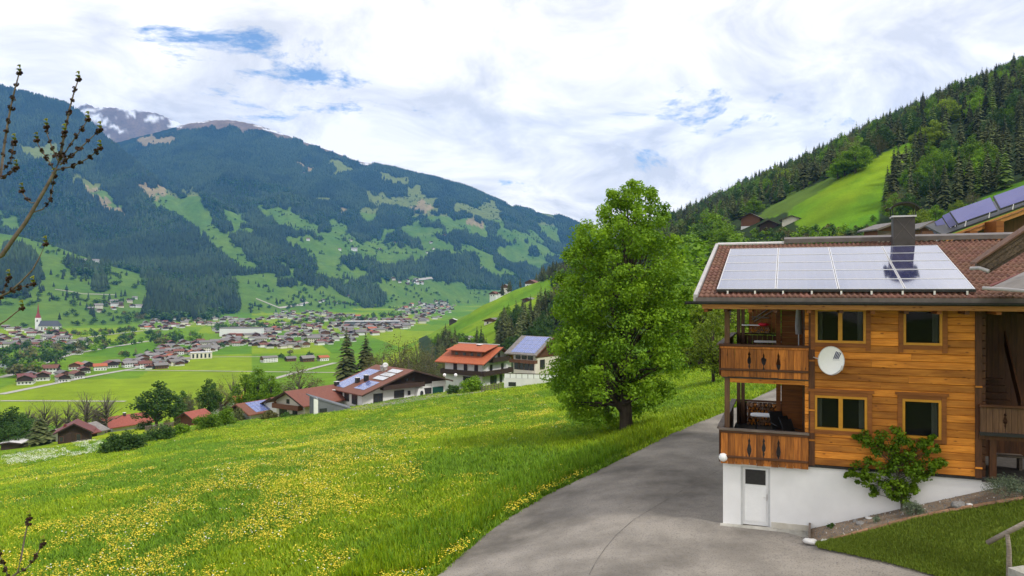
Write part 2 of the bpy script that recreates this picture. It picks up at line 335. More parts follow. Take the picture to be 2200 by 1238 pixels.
def classify(X, Y, Z):
    """base colour of the open ground and a forest flag"""
    n = len(X); Yp = np.maximum(Y, 1.0); px, py = proj(X, Yp, Z)
    a = fbm(X/60, Y/60, 31, 4); b = fbm(X/9, Y/9, 41, 3)
    jx = (fbm(px/13, py/13, 51, 5)-0.5)*38; jy = (fbm(px/13+9, py/13, 61, 5)-0.5)*32
    qx, qy = px+jx, py+jy
    col = np.empty((n, 3)); r = np.hypot(X, Y)
    g1 = np.array((0.115, 0.215, 0.008)); g2 = np.array((0.235, 0.300, 0.010)); g3 = np.array((0.070, 0.155, 0.010))
    t = sstep(0.35, 0.65, a)[:, None]; col[:] = g1*(1-t)+g2*t
    t = (sstep(0.55, 0.75, b)*0.5)[:, None]; col[:] = col*(1-t)+g3*t
    # meadow behind the house is darker, mown
    t = (sstep(8, 22, X)*(Y < 300))[:, None]*0.75; col[:] = col*(1-t)+np.array((0.06, 0.155, 0.012))*t
    forest = np.zeros(n, bool)
    # valley floor: strips of fields
    fl = (Z < -73.5) & (Y > 300)
    if fl.any():
        k = (np.floor((X[fl]+0.35*Y[fl])/95)*7+np.floor((Y[fl]-0.2*X[fl])/230)*13).astype(np.int64)
        h = _h(k, k*3+1, 5); fa = np.array((0.12, 0.215, 0.012)); fb = np.array((0.19, 0.265, 0.010)); fc = np.array((0.085, 0.185, 0.012))
        c = np.where(h[:, None] < 0.4, fa, np.where(h[:, None] < 0.75, fb, fc)); t = b[fl][:, None]*0.6
        col[fl] = c*(1-t*0.35)+g3*t*0.35
    own = (Y > 230) & (Z > -70) & (px > 900) & (Y < 1900)
    om = np.zeros(n, bool)
    for p in OWN_MEADOWS: om |= inpoly(px+jx*0.35, py+jy*0.35, p)
    forest |= own & ~om & (Y > 260)
    col[own & om] = (col[own & om]*0.55+np.array((0.085, 0.200, 0.012))*0.45)*(0.72+0.5*fbm(X[own & om]/7, Y[own & om]/7, 44, 4))[:, None]
    d2 = own & inpoly(px, py, PM_HILL2); col[d2] = np.array((0.085, 0.140, 0.020))
    # opposite side
    opp = (Y > 1250) & (Z > -74.5) & ~(own & (Y < 1900))
    if opp.any():
        ox, oy, oz, oY, oX = px[opp], py[opp], Z[opp], Y[opp], X[opp]
        mq = np.zeros(opp.sum(), bool)
        for p in MTN_MEADOWS: mq |= inpoly(qx[opp], qy[opp], p)
        band = (ox > 470) & (ox < 1250) & (oy > 425) & (oy < 610)
        mq |= band & (fbm(oX/150, oY/260, 71, 4) > 0.575)
        sk1 = CY-F_PX*np.interp(ox, *SKY1)
        low = ((oY < 2700) & (ox < 520) & (oy > sk1-2)) | ((oy > 606+0.03*(ox-500)) & (ox > 455) & (ox < 1100))
        lf = np.zeros(opp.sum(), bool)
        for p in FOREST1+FOREST_LOW: lf |= inpoly(qx[opp], qy[opp], p)
        mead = (low & ~lf) | (mq & ~low)
        fo = ~mead
        c = np.empty((opp.sum(), 3)); aa = a[opp][:, None]; c[:] = np.array((0.055, 0.125, 0.020))*(1-aa)+np.array((0.12, 0.185, 0.025))*aa
        hi = oz > 480; c[hi] = c[hi]*0.6+np.array((0.20, 0.17, 0.07))*0.4
        tn = np.zeros(opp.sum(), bool)
        for p in TAN: tn |= inpoly(qx[opp], qy[opp], p)
        c[tn] = np.array((0.24, 0.19, 0.10))*(0.7+0.6*aa[tn]); fo &= ~tn
        # above the tree line
        sk3 = CY-F_PX*np.interp(ox, *SKY3); sk2 = CY-F_PX*np.interp(ox, *SKY2)
        top = (oY > 5000) & (oy < sk3+4+15*np.exp(-((ox-480)/120)**2)+jy[opp]*0.7) & (ox < 800) & (ox > 380)
        alp = (oY > 6250) | top | ((ox < 140) & (oy < 250+jy[opp]) & (fbm(oX/220, oY/220, 81, 4) > 0.60))
        fo &= ~alp; c[alp] = np.array((0.155, 0.115, 0.085))*(0.6+0.9*aa[alp])
        sv = np.where(oY > 6500, sstep(0.63, 0.74, fbm(oX/110, oz/50, 91, 6)+np.clip((oz-1550)/1200, -0.3, 0.12)), 0)
        sv = np.maximum(sv, np.where(top & (oy < sk3+6), sstep(0.54, 0.62, fbm(oX/90, oz/14, 95, 4)), 0))[:, None]
        c[:] = c*(1-sv)+np.array((0.66, 0.68, 0.72))*sv
        fg = np.array((0.013, 0.026, 0.013)); c[fo] = fg*(0.7+0.6*aa[fo]); col[opp] = c; forest[opp] = fo
    fo2 = forest & own; col[fo2] = np.array((0.028, 0.045, 0.016))
    return col, forest
m_ground, t, bs = _mat('meadow_ground'); l = t.links.new
vc = N(t, 'ShaderNodeAttribute', attribute_name='Col'); tcn = N(t, 'ShaderNodeTexCoord')
no = N(t, 'ShaderNodeTexNoise'); no.inputs['Scale'].default_value = 1.7; no.inputs['Detail'].default_value = 7; no.inputs['Roughness'].default_value = 0.7; l(tcn.outputs['Object'], no.inputs['Vector'])
mr = N(t, 'ShaderNodeMapRange'); mr.inputs[1].default_value = 0.3; mr.inputs[2].default_value = 0.7; mr.inputs[3].default_value = 0.72; mr.inputs[4].default_value = 1.25; l(no.outputs[0], mr.inputs[0])
n2_ = N(t, 'ShaderNodeTexNoise'); n2_.inputs['Scale'].default_value = 0.045; n2_.inputs['Detail'].default_value = 8; n2_.inputs['Roughness'].default_value = 0.65; l(tcn.outputs['Object'], n2_.inputs['Vector'])
mr2 = N(t, 'ShaderNodeMapRange'); mr2.inputs[1].default_value = 0.3; mr2.inputs[2].default_value = 0.7; mr2.inputs[3].default_value = 0.80; mr2.inputs[4].default_value = 1.2; l(n2_.outputs[0], mr2.inputs[0])
mm = N(t, 'ShaderNodeMath', operation='MULTIPLY'); l(mr.outputs[0], mm.inputs[0]); l(mr2.outputs[0], mm.inputs[1])
vm = N(t, 'ShaderNodeVectorMath', operation='SCALE'); l(vc.outputs['Color'], vm.inputs[0]); l(mm.outputs[0], vm.inputs['Scale']); l(vm.outputs[0], bs.inputs['Base Color'])
bs.inputs['Roughness'].default_value = 0.95; bs.inputs['Specular IOR Level'].default_value = 0.05
def polar(name, th, rr, kind, sink=None):
    T, RR = np.meshgrid(th, rr); X = (RR*np.sin(T)).ravel(); Y = (RR*np.cos(T)).ravel(); Z = H(X, Y)
    if sink is not None: Z = Z-sink(RR.ravel())
    c, fo = classify(X, Y, Z); nc, nr = len(th), len(rr)
    i = np.arange((nr-1)*(nc-1)); q = i//(nc-1)*nc+i % (nc-1); Fq = np.stack([q, q+1, q+nc+1, q+nc], 1)
    me = npmesh(name, np.stack([X, Y, Z], 1), Fq[:, ::-1], m_ground)
    a = me.color_attributes.new('Col', 'FLOAT_COLOR', 'POINT'); a.data.foreach_set('color', np.concatenate([c, np.ones((len(c), 1))], 1).astype(np.float32).ravel())
    return link(name, me, kind=kind)
th = np.concatenate([np.linspace(-math.pi, -0.80, 40)[:-1], np.linspace(-0.80, 0.80, 560), np.linspace(0.80, math.pi, 40)[1:]])
polar('meadow', th, np.concatenate([[0.5], np.geomspace(4, 60, 170), np.geomspace(60, 720, 260)[1:]]), 'structure')
polar('mountains', np.linspace(-0.74, 0.74, 820), np.concatenate([np.linspace(700, 2000, 70)[:-1], np.linspace(2000, 6600, 210)[:-1], np.linspace(6600, 9150, 90)]), 'structure', sink=lambda r: 0.6*(1-sstep(700, 760, r)))

m_asph = pmat('worn_asphalt', (0.112, 0.101, 0.088), (0.285, 0.258, 0.226), 0.33, rough=0.92, bump=0.8, bscale=45, c3=(0.10, 0.09, 0.082), s3=20, a3=0.75, spec=0.2, detail=8, lo=0.32, hi=0.62)
m_path = pmat('pale_gravel_path', (0.30, 0.285, 0.25), (0.40, 0.38, 0.34), 0.3, rough=0.95)
m_conc = pmat('weathered_concrete', (0.30, 0.29, 0.255), (0.47, 0.45, 0.40), 1.6, rough=0.9, bump=0.3, bscale=40, c3=(0.20, 0.19, 0.16), s3=6, a3=0.6)
m_soil = pmat('dry_garden_soil', (0.13, 0.090, 0.060), (0.25, 0.19, 0.135), 3.0, rough=1.0, bump=1.0, bscale=24, c3=(0.30, 0.25, 0.20), s3=34, a3=0.5)
m_lawn = pmat('garden_lawn_ground', (0.10, 0.155, 0.018), (0.19, 0.235, 0.03), 1.1, rough=0.95, bump=0.6, bscale=30, c3=(0.14, 0.14, 0.05), s3=3.0, a3=0.4)
m_water = pmat('river_water', (0.20, 0.23, 0.24), (0.36, 0.38, 0.38), 0.08, rough=0.25, spec=0.5)
def strip(name, A, B, nm, off, mt, **tags):
    """surface between two edge lines, laid on the ground"""
    A = np.array([(p[0], p[1]) for p in A]); B = np.array([(p[0], p[1]) for p in B])
    def dens(P, k):
        d = np.concatenate([[0], np.cumsum(np.hypot(*(P[1:]-P[:-1]).T))]); return P, d
    s = np.linspace(0, len(A)-1, nm[0]); i = np.arange(len(A)); A2 = np.stack([np.interp(s, i, A[:, 0]), np.interp(s, i, A[:, 1])], 1); B2 = np.stack([np.interp(s, i, B[:, 0]), np.interp(s, i, B[:, 1])], 1)
    w = np.linspace(0, 1, nm[1])[None, :, None]; P = (A2[:, None]*(1-w)+B2[:, None]*w).reshape(-1, 2); Z = H(P[:, 0], P[:, 1])+off
    nc = nm[1]; k = np.arange((nm[0]-1)*(nc-1)); q = k//(nc-1)*nc+k % (nc-1); Fq = np.stack([q, q+1, q+nc+1, q+nc], 1)
    return link(name, npmesh(name, np.column_stack([P, Z]), Fq, mt), **tags)
DL = [(-8.5, 13.5), (-5.5, 18.0)]+[tuple(g(*p))[:2] for p in [(940,1238),(1000,1186),(1060,1136),(1120,1098),(1180,1062),(1240,1033),(1290,1010),(1350,980),(1400,955),(1450,930),(1500,908),(1553,888),(1610,862),(1660,838),(1700,818),(1760,795)]]
DR = []
for i, (x, y) in enumerate(DL):
    d = np.array(DL[min(i+1, len(DL)-1)])-np.array(DL[max(i-1, 0)]); d = d/np.hypot(*d); nrm = np.array((d[1], -d[0]))
    wd = 5.0 if y > 36 else 5.0+(36-y)*0.9
    DR.append((x+nrm[0]*wd, y+nrm[1]*wd))
def jag(P, a): return [(x+random.uniform(-a, a), y+random.uniform(-a, a)) for x, y in P]
def refine(P, n):
    P = np.array(P); s = np.linspace(0, len(P)-1, n); i = np.arange(len(P)); return list(zip(np.interp(s, i, P[:, 0]), np.interp(s, i, P[:, 1])))
strip('driveway', jag(refine(DL, 130), 0.05), refine(DR, 130), (260, 60), 0.02, m_asph, kind='structure')
DRIVE = [tuple(p) for p in DL]+[tuple(p) for p in reversed(DR)]
def path(name, pix, w, mt=m_path, off=0.25, n=60):
    P = refine([tuple(g(*p))[:2] for p in pix], n); A, B = [], []
    for i, p in enumerate(P):
        d = np.array(P[min(i+1, n-1)])-np.array(P[max(i-1, 0)]); d = d/(np.hypot(*d)+1e-9); A.append((p[0]-d[1]*w/2, p[1]+d[0]*w/2)); B.append((p[0]+d[1]*w/2, p[1]-d[0]*w/2))
    strip(name, A, B, (n*2, 3), off, mt, kind='structure')
path('valley_road', [(0,848),(60,836),(130,822),(200,808),(262,797),(330,786),(390,776),(430,766),(455,752),(480,747)], 7)
path('field_path', [(262,797),(400,797),(560,799),(740,801)], 4)
path('field_path', [(0,862),(100,862),(270,863)], 4)
path('field_path', [(420,768),(500,767),(560,767)], 4)
path('field_path', [(575,818),(640,800),(720,780)], 6)
path('valley_road', [(0,812),(60,795),(110,774),(160,760),(240,746),(320,733)], 8)
path('valley_road', [(180,726),(245,718),(330,708),(415,696)], 9)
path('farm_track', [(550,642),(575,652),(600,662),(640,656),(662,650)], 9, off=1.0)
path('mountain_road', [(898,602),(940,596),(990,586),(1040,576)], 14, off=4.0)
path('hill_track', [(118,622),(180,632),(250,634)], 6, off=0.6)
path('river', [(-120,812),(-40,800),(0,790),(45,778),(80,764)], 26, m_water, off=0.15)

m_seam = pmat('dark_tar_seam', (0.08, 0.073, 0.066), (0.19, 0.172, 0.155), 1.5, rough=0.9)
path('asphalt_seam', [(1545,1012),(1500,1034),(1455,1062),(1405,1092),(1362,1118),(1325,1150),(1300,1180),(1282,1206),(1266,1236)], 0.03, m_seam, off=0.026, n=50)

# ---------------------------------------------------------------- the timber house beside the driveway
def woodmat(name, c1, c2, dark, axis=0, rnd=0.18, rough=0.6, knots=True, streak=0.5):
    m, t, b = _mat(name); l = t.links.new
    tcn = N(t, 'ShaderNodeTexCoord'); oi = N(t, 'ShaderNodeObjectInfo'); mu = N(t, 'ShaderNodeMath', operation='MULTIPLY'); mu.inputs[1].default_value = 83.0; l(oi.outputs['Random'], mu.inputs[0])
    va = N(t, 'ShaderNodeVectorMath', operation='ADD'); l(tcn.outputs['Object'], va.inputs[0]); l(mu.outputs[0], va.inputs[1])
    st = [9.0, 9.0, 9.0]; st[axis] = 0.8
    mp = N(t, 'ShaderNodeMapping'); mp.inputs['Scale'].default_value = st; l(va.outputs[0], mp.inputs[0])
    no = N(t, 'ShaderNodeTexNoise'); no.inputs['Scale'].default_value = 2.2; no.inputs['Detail'].default_value = 6; no.inputs['Distortion'].default_value = 0.6; l(mp.outputs[0], no.inputs['Vector'])
    rp = N(t, 'ShaderNodeValToRGB'); e = rp.color_ramp.elements; e[0].position = 0.33; e[1].position = 0.66; e[0].color = (*c1, 1); e[1].color = (*c2, 1); l(no.outputs[0], rp.inputs[0])
    # broad weather streaks
    n2 = N(t, 'ShaderNodeTexNoise'); n2.inputs['Scale'].default_value = 0.9; n2.inputs['Detail'].default_value = 5
    mp2 = N(t, 'ShaderNodeMapping'); s2 = [2.5, 2.5, 2.5]; s2[axis] = 0.5; mp2.inputs['Scale'].default_value = s2; l(va.outputs[0], mp2.inputs[0]); l(mp2.outputs[0], n2.inputs['Vector'])
    r2 = N(t, 'ShaderNodeMapRange'); r2.inputs[1].default_value = 0.45; r2.inputs[2].default_value = 0.72; r2.inputs[4].default_value = streak; l(n2.outputs[0], r2.inputs[0])
    mx2 = N(t, 'ShaderNodeMix', data_type='RGBA'); mx2.inputs[7].default_value = (*dark, 1); l(r2.outputs[0], mx2.inputs[0]); l(rp.outputs[0], mx2.inputs[6]); c = mx2.outputs[2]
    if knots:
        vo = N(t, 'ShaderNodeTexVoronoi'); vo.inputs['Scale'].default_value = 1.0; mp3 = N(t, 'ShaderNodeMapping'); s3 = [6.0, 6.0, 6.0]; s3[axis] = 2.6; mp3.inputs['Scale'].default_value = s3
        l(va.outputs[0], mp3.inputs[0]); l(mp3.outputs[0], vo.inputs['Vector'])
        r3 = N(t, 'ShaderNodeMapRange'); r3.inputs[1].default_value = 0.05; r3.inputs[2].default_value = 0.17; r3.inputs[3].default_value = 0.85; r3.inputs[4].default_value = 0.0; l(vo.outputs['Distance'], r3.inputs[0])
        mx3 = N(t, 'ShaderNodeMix', data_type='RGBA'); mx3.inputs[7].default_value = (dark[0]*0.6, dark[1]*0.45, dark[2]*0.4, 1); l(r3.outputs[0], mx3.inputs[0]); l(c, mx3.inputs[6]); c = mx3.outputs[2]
    hs = N(t, 'ShaderNodeHueSaturation'); mr = N(t, 'ShaderNodeMapRange'); mr.inputs[3].default_value = 1-rnd; mr.inputs[4].default_value = 1+rnd; l(oi.outputs['Random'], mr.inputs[0]); l(mr.outputs[0], hs.inputs['Value']); l(c, hs.inputs['Color'])
    l(hs.outputs[0], b.inputs['Base Color']); b.inputs['Roughness'].default_value = rough; b.inputs['Specular IOR Level'].default_value = 0.3
    bp = N(t, 'ShaderNodeBump'); bp.inputs['Strength'].default_value = 0.35; bp.inputs['Distance'].default_value = 0.01; l(no.outputs[0], bp.inputs['Height']); l(bp.outputs[0], b.inputs['Normal'])
    return m
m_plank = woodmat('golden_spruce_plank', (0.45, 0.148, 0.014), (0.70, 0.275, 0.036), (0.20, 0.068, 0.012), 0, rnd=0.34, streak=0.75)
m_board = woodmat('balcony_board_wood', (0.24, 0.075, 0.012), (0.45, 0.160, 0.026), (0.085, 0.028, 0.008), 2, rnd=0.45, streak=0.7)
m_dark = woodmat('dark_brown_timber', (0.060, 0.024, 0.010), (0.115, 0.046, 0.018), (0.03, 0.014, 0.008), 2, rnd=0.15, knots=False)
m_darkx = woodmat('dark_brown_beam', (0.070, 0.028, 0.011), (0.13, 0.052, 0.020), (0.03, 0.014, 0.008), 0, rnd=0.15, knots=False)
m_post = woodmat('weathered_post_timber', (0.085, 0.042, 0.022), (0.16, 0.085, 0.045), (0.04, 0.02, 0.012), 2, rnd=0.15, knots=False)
m_rail = woodmat('grey_weathered_rail', (0.10, 0.075, 0.06), (0.20, 0.16, 0.13), (0.05, 0.035, 0.028), 0, rnd=0.1, knots=False)
m_fascia = woodmat('orange_fascia_board', (0.30, 0.13, 0.035), (0.45, 0.21, 0.06), (0.16, 0.06, 0.02), 0, rnd=0.05)
m_frame = pmat('ochre_window_frame', (0.47, 0.215, 0.012), (0.55, 0.26, 0.018), 6, rough=0.45, spec=0.4)
m_trim = woodmat('brown_window_trim', (0.19, 0.062, 0.012), (0.28, 0.10, 0.02), (0.09, 0.03, 0.008), 0, rnd=0.12, knots=False)
m_plaster = pmat('white_plaster', (0.74, 0.745, 0.755), (0.81, 0.815, 0.825), 1.2, rough=0.9, bump=0.12, bscale=90, spec=0.2)
m_dirty = pmat('stained_plinth', (0.46, 0.43, 0.36), (0.62, 0.60, 0.55), 2.2, rough=0.9, bump=0.2, bscale=30)
m_white = pmat('white_enamel', (0.78, 0.79, 0.80), (0.82, 0.83, 0.84), 8, rough=0.35, spec=0.5)
m_tile = pmat('brown_red_roof_tile', (0.115, 0.052, 0.034), (0.185, 0.090, 0.060), 7, rough=0.72, bump=0.2, bscale=50, rnd=0.22, spec=0.35, c3=(0.085, 0.045, 0.035), s3=14, a3=0.5)
m_brownmetal = pmat('brown_grey_sheet_metal', (0.085, 0.070, 0.064), (0.13, 0.108, 0.10), 3, rough=0.5, spec=0.5)
m_silver = pmat('bright_aluminium', (0.62, 0.61, 0.61), (0.70, 0.69, 0.69), 5, rough=0.35, metal=0.6, spec=0.5)
m_palemetal = pmat('pale_sheet_metal', (0.50, 0.48, 0.485), (0.60, 0.58, 0.585), 3, rough=0.5, spec=0.5)
m_verge = pmat('pale_grey_verge_metal', (0.33, 0.315, 0.315), (0.42, 0.40, 0.40), 3, rough=0.55)
m_black = pmat('black_metal', (0.016, 0.016, 0.017), (0.03, 0.03, 0.03), 12, rough=0.5)
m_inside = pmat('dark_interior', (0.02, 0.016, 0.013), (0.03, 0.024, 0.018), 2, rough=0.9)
m_curtain = pmat('net_curtain', (0.34, 0.40, 0.36), (0.48, 0.53, 0.49), 6, (8, 8, 0.4), rough=0.9)
m_floor = pmat('grey_balcony_floor', (0.055, 0.05, 0.047), (0.09, 0.082, 0.075), 5, rough=0.8)
def glassmat(name, tint=(0.010, 0.012, 0.012), clear=0.58, ior=1.3):
    m, t, b = _mat(name); l = t.links.new; b.inputs['Base Color'].default_value = (*tint, 1); b.inputs['Roughness'].default_value = 0.03; b.inputs['IOR'].default_value = ior
    tr = N(t, 'ShaderNodeBsdfTransparent'); ms = N(t, 'ShaderNodeMixShader'); ms.inputs[0].default_value = clear; l(b.outputs[0], ms.inputs[1]); l(tr.outputs[0], ms.inputs[2]); l(ms.outputs[0], t.nodes['Material Output'].inputs[0]); return m
m_glass = glassmat('window_glass')
def pvmat(name, col, line, nx, ny, ior=5.0, rough=0.09):
    m, t, b = _mat(name); l = t.links.new; tcn = N(t, 'ShaderNodeTexCoord')
    br = N(t, 'ShaderNodeTexBrick'); br.offset = 0.0; br.inputs['Color1'].default_value = (*col, 1); br.inputs['Color2'].default_value = (col[0]*1.25, col[1]*1.2, col[2]*1.1, 1); br.inputs['Mortar'].default_value = (*line, 1)
    br.inputs['Scale'].default_value = 1.0; br.inputs['Mortar Size'].default_value = 0.012; br.inputs['Brick Width'].default_value = 1.0/nx; br.inputs['Row Height'].default_value = 1.0/ny
    l(tcn.outputs['Generated'], br.inputs['Vector']); l(br.outputs[0], b.inputs['Base Color'])
    b.inputs['Roughness'].default_value = rough; b.inputs['IOR'].default_value = ior; b.inputs['Coat Weight'].default_value = 0.6; b.inputs['Coat IOR'].default_value = 1.7; b.inputs['Coat Roughness'].default_value = 0.05
    no = N(t, 'ShaderNodeTexNoise'); no.inputs['Scale'].default_value = 5; l(tcn.outputs['Object'], no.inputs['Vector']); mr = N(t, 'ShaderNodeMapRange'); mr.inputs[3].default_value = rough*0.7; mr.inputs[4].default_value = rough*1.4; l(no.outputs[0], mr.inputs[0]); l(mr.outputs[0], b.inputs['Roughness'])
    return m
HRZ = math.atan2(HE[1], HE[0])
house = thing('timber_house', 'golden timber house over a white basement with a solar roof and corner balconies', 'house', (HO[0], HO[1], GZ), HRZ)
XW, XE, ZB, ZT = 2.72, 7.22, 2.32, 7.70
def fac(px, py, yl=0.0):
    bx, by = HO+HB*yl; u = (px-CX)/F_PX; t_ = (u*by-bx)/(HE[0]-u*HE[1]); d = by+t_*HE[1]; return t_, (CY-py)/F_PX*d-GZ
def hw(x, y, z): # house-local to world
    p = HO+HE*x+HB*y; return Vector((p[0], p[1], GZ+z))
# basement with the door opening
DX0, DX1, DZ0, DZ1 = 0.56, 1.47, 0.14, 2.10
mb = MB(); mb.box(0, DX0, 0, 0.35, -0.8, 2.24); mb.box(DX1, 12.5, 0, 0.35, -0.8, 2.24); mb.box(DX0, DX1, 0, 0.35, DZ1, 2.24); mb.box(DX0, DX1, 0, 0.35, -0.8, DZ0); mb.box(0, 0.35, 0.35, 13, -0.8, 2.24); mb.box(12.2, 12.5, 0.35, 13, -0.8, 2.24); mb.box(0.35, 12.2, 12.7, 13, -0.8, 2.24)
mb.build('basement_wall', m_plaster, house)
mb = MB(); mb.slab([(-0.08, -1.25, 0.05), (2.62, -1.05, 0.16), (2.62, -0.002, 0.20), (-0.08, -0.002, 0.15)], 0.6); mb.build('plinth_apron', m_conc, house)
mb = MB(); mb.box(DX1+0.04, 2.66, -0.04, -0.003, 0.0, 0.36); mb.build('plinth_band', m_dirty, house)
door = MB().box(DX0+0.06, DX1-0.06, 0.09, 0.14, DZ0+0.03, DZ1-0.06).build('basement_door', m_white, house)
mb = MB(); mb.box(DX0, DX0+0.06, 0.03, 0.15, DZ0, DZ1); mb.box(DX1-0.06, DX1, 0.03, 0.15, DZ0, DZ1); mb.box(DX0+0.06, DX1-0.06, 0.03, 0.15, DZ1-0.06, DZ1); mb.build('door_frame', pmat('grey_white_door_frame', (0.50, 0.51, 0.52), (0.56, 0.57, 0.58), 6, rough=0.5), door)
mb = MB(); mb.box(DX0+0.14, DX1-0.14, 0.075, 0.088, 1.50, 1.98); mb.build('door_pane', pmat('dark_door_glass', (0.018, 0.02, 0.02), (0.03, 0.03, 0.03), 20, rough=0.15, spec=0.5), door)
mb = MB(); mb.box(DX0+0.12, DX1-0.12, 0.072, 0.0895, DZ0+0.16, 1.40); mb.build('door_panel', m_white, door)
mb = MB(); mb.tube([(DX1-0.1, 0.09, 1.12), (DX1-0.1, 0.03, 1.12), (DX1-0.22, 0.03, 1.12)], 0.012, 6); mb.box(DX1-0.115, DX1-0.085, 0.07, 0.09, 1.0, 1.2); mb.build('door_handle', m_silver, door)
# sill beam, shell of the rooms, floors
MB().box(XW-0.14, 12.4, -0.075, 0.3, 2.245, ZB-0.002).build('sill_beam', m_black, house)
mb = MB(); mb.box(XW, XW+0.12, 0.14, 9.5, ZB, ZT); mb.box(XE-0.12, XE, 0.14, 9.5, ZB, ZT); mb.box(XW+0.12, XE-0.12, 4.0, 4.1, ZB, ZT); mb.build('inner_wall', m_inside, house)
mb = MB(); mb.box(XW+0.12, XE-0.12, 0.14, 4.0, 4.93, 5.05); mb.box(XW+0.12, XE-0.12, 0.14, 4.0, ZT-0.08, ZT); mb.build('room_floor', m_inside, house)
# windows
WIN = []
for k, (a, b_, c, d, np_) in enumerate([(1751,1860,664,737,2),(1940,2024,664,742,1),(1750,1863,851,925,2),(1938,2022,858,942,1)]):
    x0, x1 = fac(a, c)[0], fac(b_, c)[0]; xm = 0.5*(a+b_); z1 = fac(xm, c)[1]; z0 = fac(xm, d)[1]; WIN.append((x0, x1, z0, z1, np_))
RH = (ZT-ZB)/24
rows = [(ZB+i*RH, ZB+(i+1)*RH) for i in range(24)]
for i, (z0, z1) in enumerate(rows):
    cuts = []
    for (a, b_, c, d, _) in WIN:
        lo = ZB+round((c-0.10-ZB)/RH)*RH; hi = ZB+round((d+0.12-ZB)/RH)*RH
        if z0 >= lo-1e-4 and z1 <= hi+1e-4: cuts.append((a-0.10, b_+0.10))
    segs = []; x = XW+0.09
    for a, b_ in sorted(cuts): segs.append((x, a)); x = b_
    segs.append((x, XE-0.02))
    for a, b_ in segs:
        if b_-a < 0.05: continue
        parts = [(a, b_)]
        if b_-a > 3.5:
            q = a+(b_-a)*random.uniform(0.35, 0.65); parts = [(a, q-0.002), (q+0.002, b_)]
        for p, q in parts:
            yo = random.uniform(-0.006, 0.006)
            o = MB().bbox(-(q-p)/2, (q-p)/2, -0.055+yo, 0.08, 0.003, RH-0.003, 0.016).build('wall_plank', m_plank, house, loc=((p+q)/2, 0, z0))
for k, (x0, x1, z0, z1, np_) in enumerate(WIN):
    fw = 0.075; mb = MB(); y0, y1 = -0.075, 0.06
    mb.box(x0, x0+fw, y0, y1, z0, z1); mb.box(x1-fw, x1, y0, y1, z0, z1); mb.box(x0+fw, x1-fw, y0, y1, z0, z0+fw); mb.box(x0+fw, x1-fw, y0, y1, z1-fw, z1)
    xs = [(x0+fw, x1-fw)]
    if np_ == 2:
        xm = (x0+x1)/2; mb.box(xm-0.06, xm+0.06, y0-0.004, y1, z0+fw, z1-fw); xs = [(x0+fw, xm-0.06), (xm+0.06, x1-fw)]
    fr = mb.build('window', m_frame, house)
    for a, b_ in xs:
        MB().box(a, b_, 0.0, 0.008, z0+fw, z1-fw).build('window_pane', m_glass, fr)
    tw = 0.13; up = k < 2; mb = MB(); ty0, ty1 = -0.095, 0.04
    mb.box(x0-tw, x0-0.002, ty0, ty1, z0-(0.22 if up else 0.12), z1+0.12); mb.box(x1+0.002, x1+tw, ty0, ty1, z0-(0.22 if up else 0.12), z1+0.12); mb.box(x0, x1, ty0+0.01, ty1, z0-0.13, z0-0.002)
    mb.box(x0-tw-0.06, x1+tw+0.06, ty0-0.03, ty1, z1+0.122, z1+0.20); mb.box(x0, x1, ty0+0.01, ty1, z1+0.002, z1+0.12); mb.build('window_trim', m_trim, fr)
    cs = [(xs[0][0], xs[0][0]+0.15), (xs[-1][1]-0.15, xs[-1][1])] if np_ == 2 else [(xs[0][1]-0.16, xs[0][1])]
    for a, b_ in cs:
        nn = 9; mb = MB(); vs = []
        for i in range(nn): vs += [(a+(b_-a)*i/(nn-1), 0.16+0.025*(i % 2), z0), (a+(b_-a)*i/(nn-1), 0.16+0.025*(i % 2), z1)]
        mb.add(vs, [(2*i, 2*i+2, 2*i+3, 2*i+1) for i in range(nn-1)]); mb.build('curtain', m_curtain, fr)
# corner timbers and log ends
MB().box(XW-0.09, XW+0.088, -0.085, 0.14, ZB-0.02, ZT).build('corner_post', m_dark, house)
MB().box(XE-0.018, XE+0.16, -0.085, 0.14, ZB-0.02, ZT).build('corner_post', m_dark, house)
for i, (z0, z1) in enumerate(rows):
    MB().bbox(-0.055, 0.055, -0.06, 0.10, 0.004, RH-0.004, 0.014).build('log_end', m_plank, house, loc=(XW-0.147, 0.02, z0))
    MB().bbox(-0.05, 0.05, -0.06, 0.10, 0.004, RH-0.004, 0.014).build('log_end', m_dark, house, loc=(XE+0.212, 0.06, z0))
for i, (x, z) in enumerate([(XW-0.0, 5.62), (XW+0.0, 4.05), (XW, 3.1), (XE+0.07, 5.0), (XE+0.07, 2.6)]):
    MB().box(-0.09, 0.09, -0.12, -0.086, -0.025, 0.025).build('timber_peg', m_plank, house, loc=(x, 0, z))
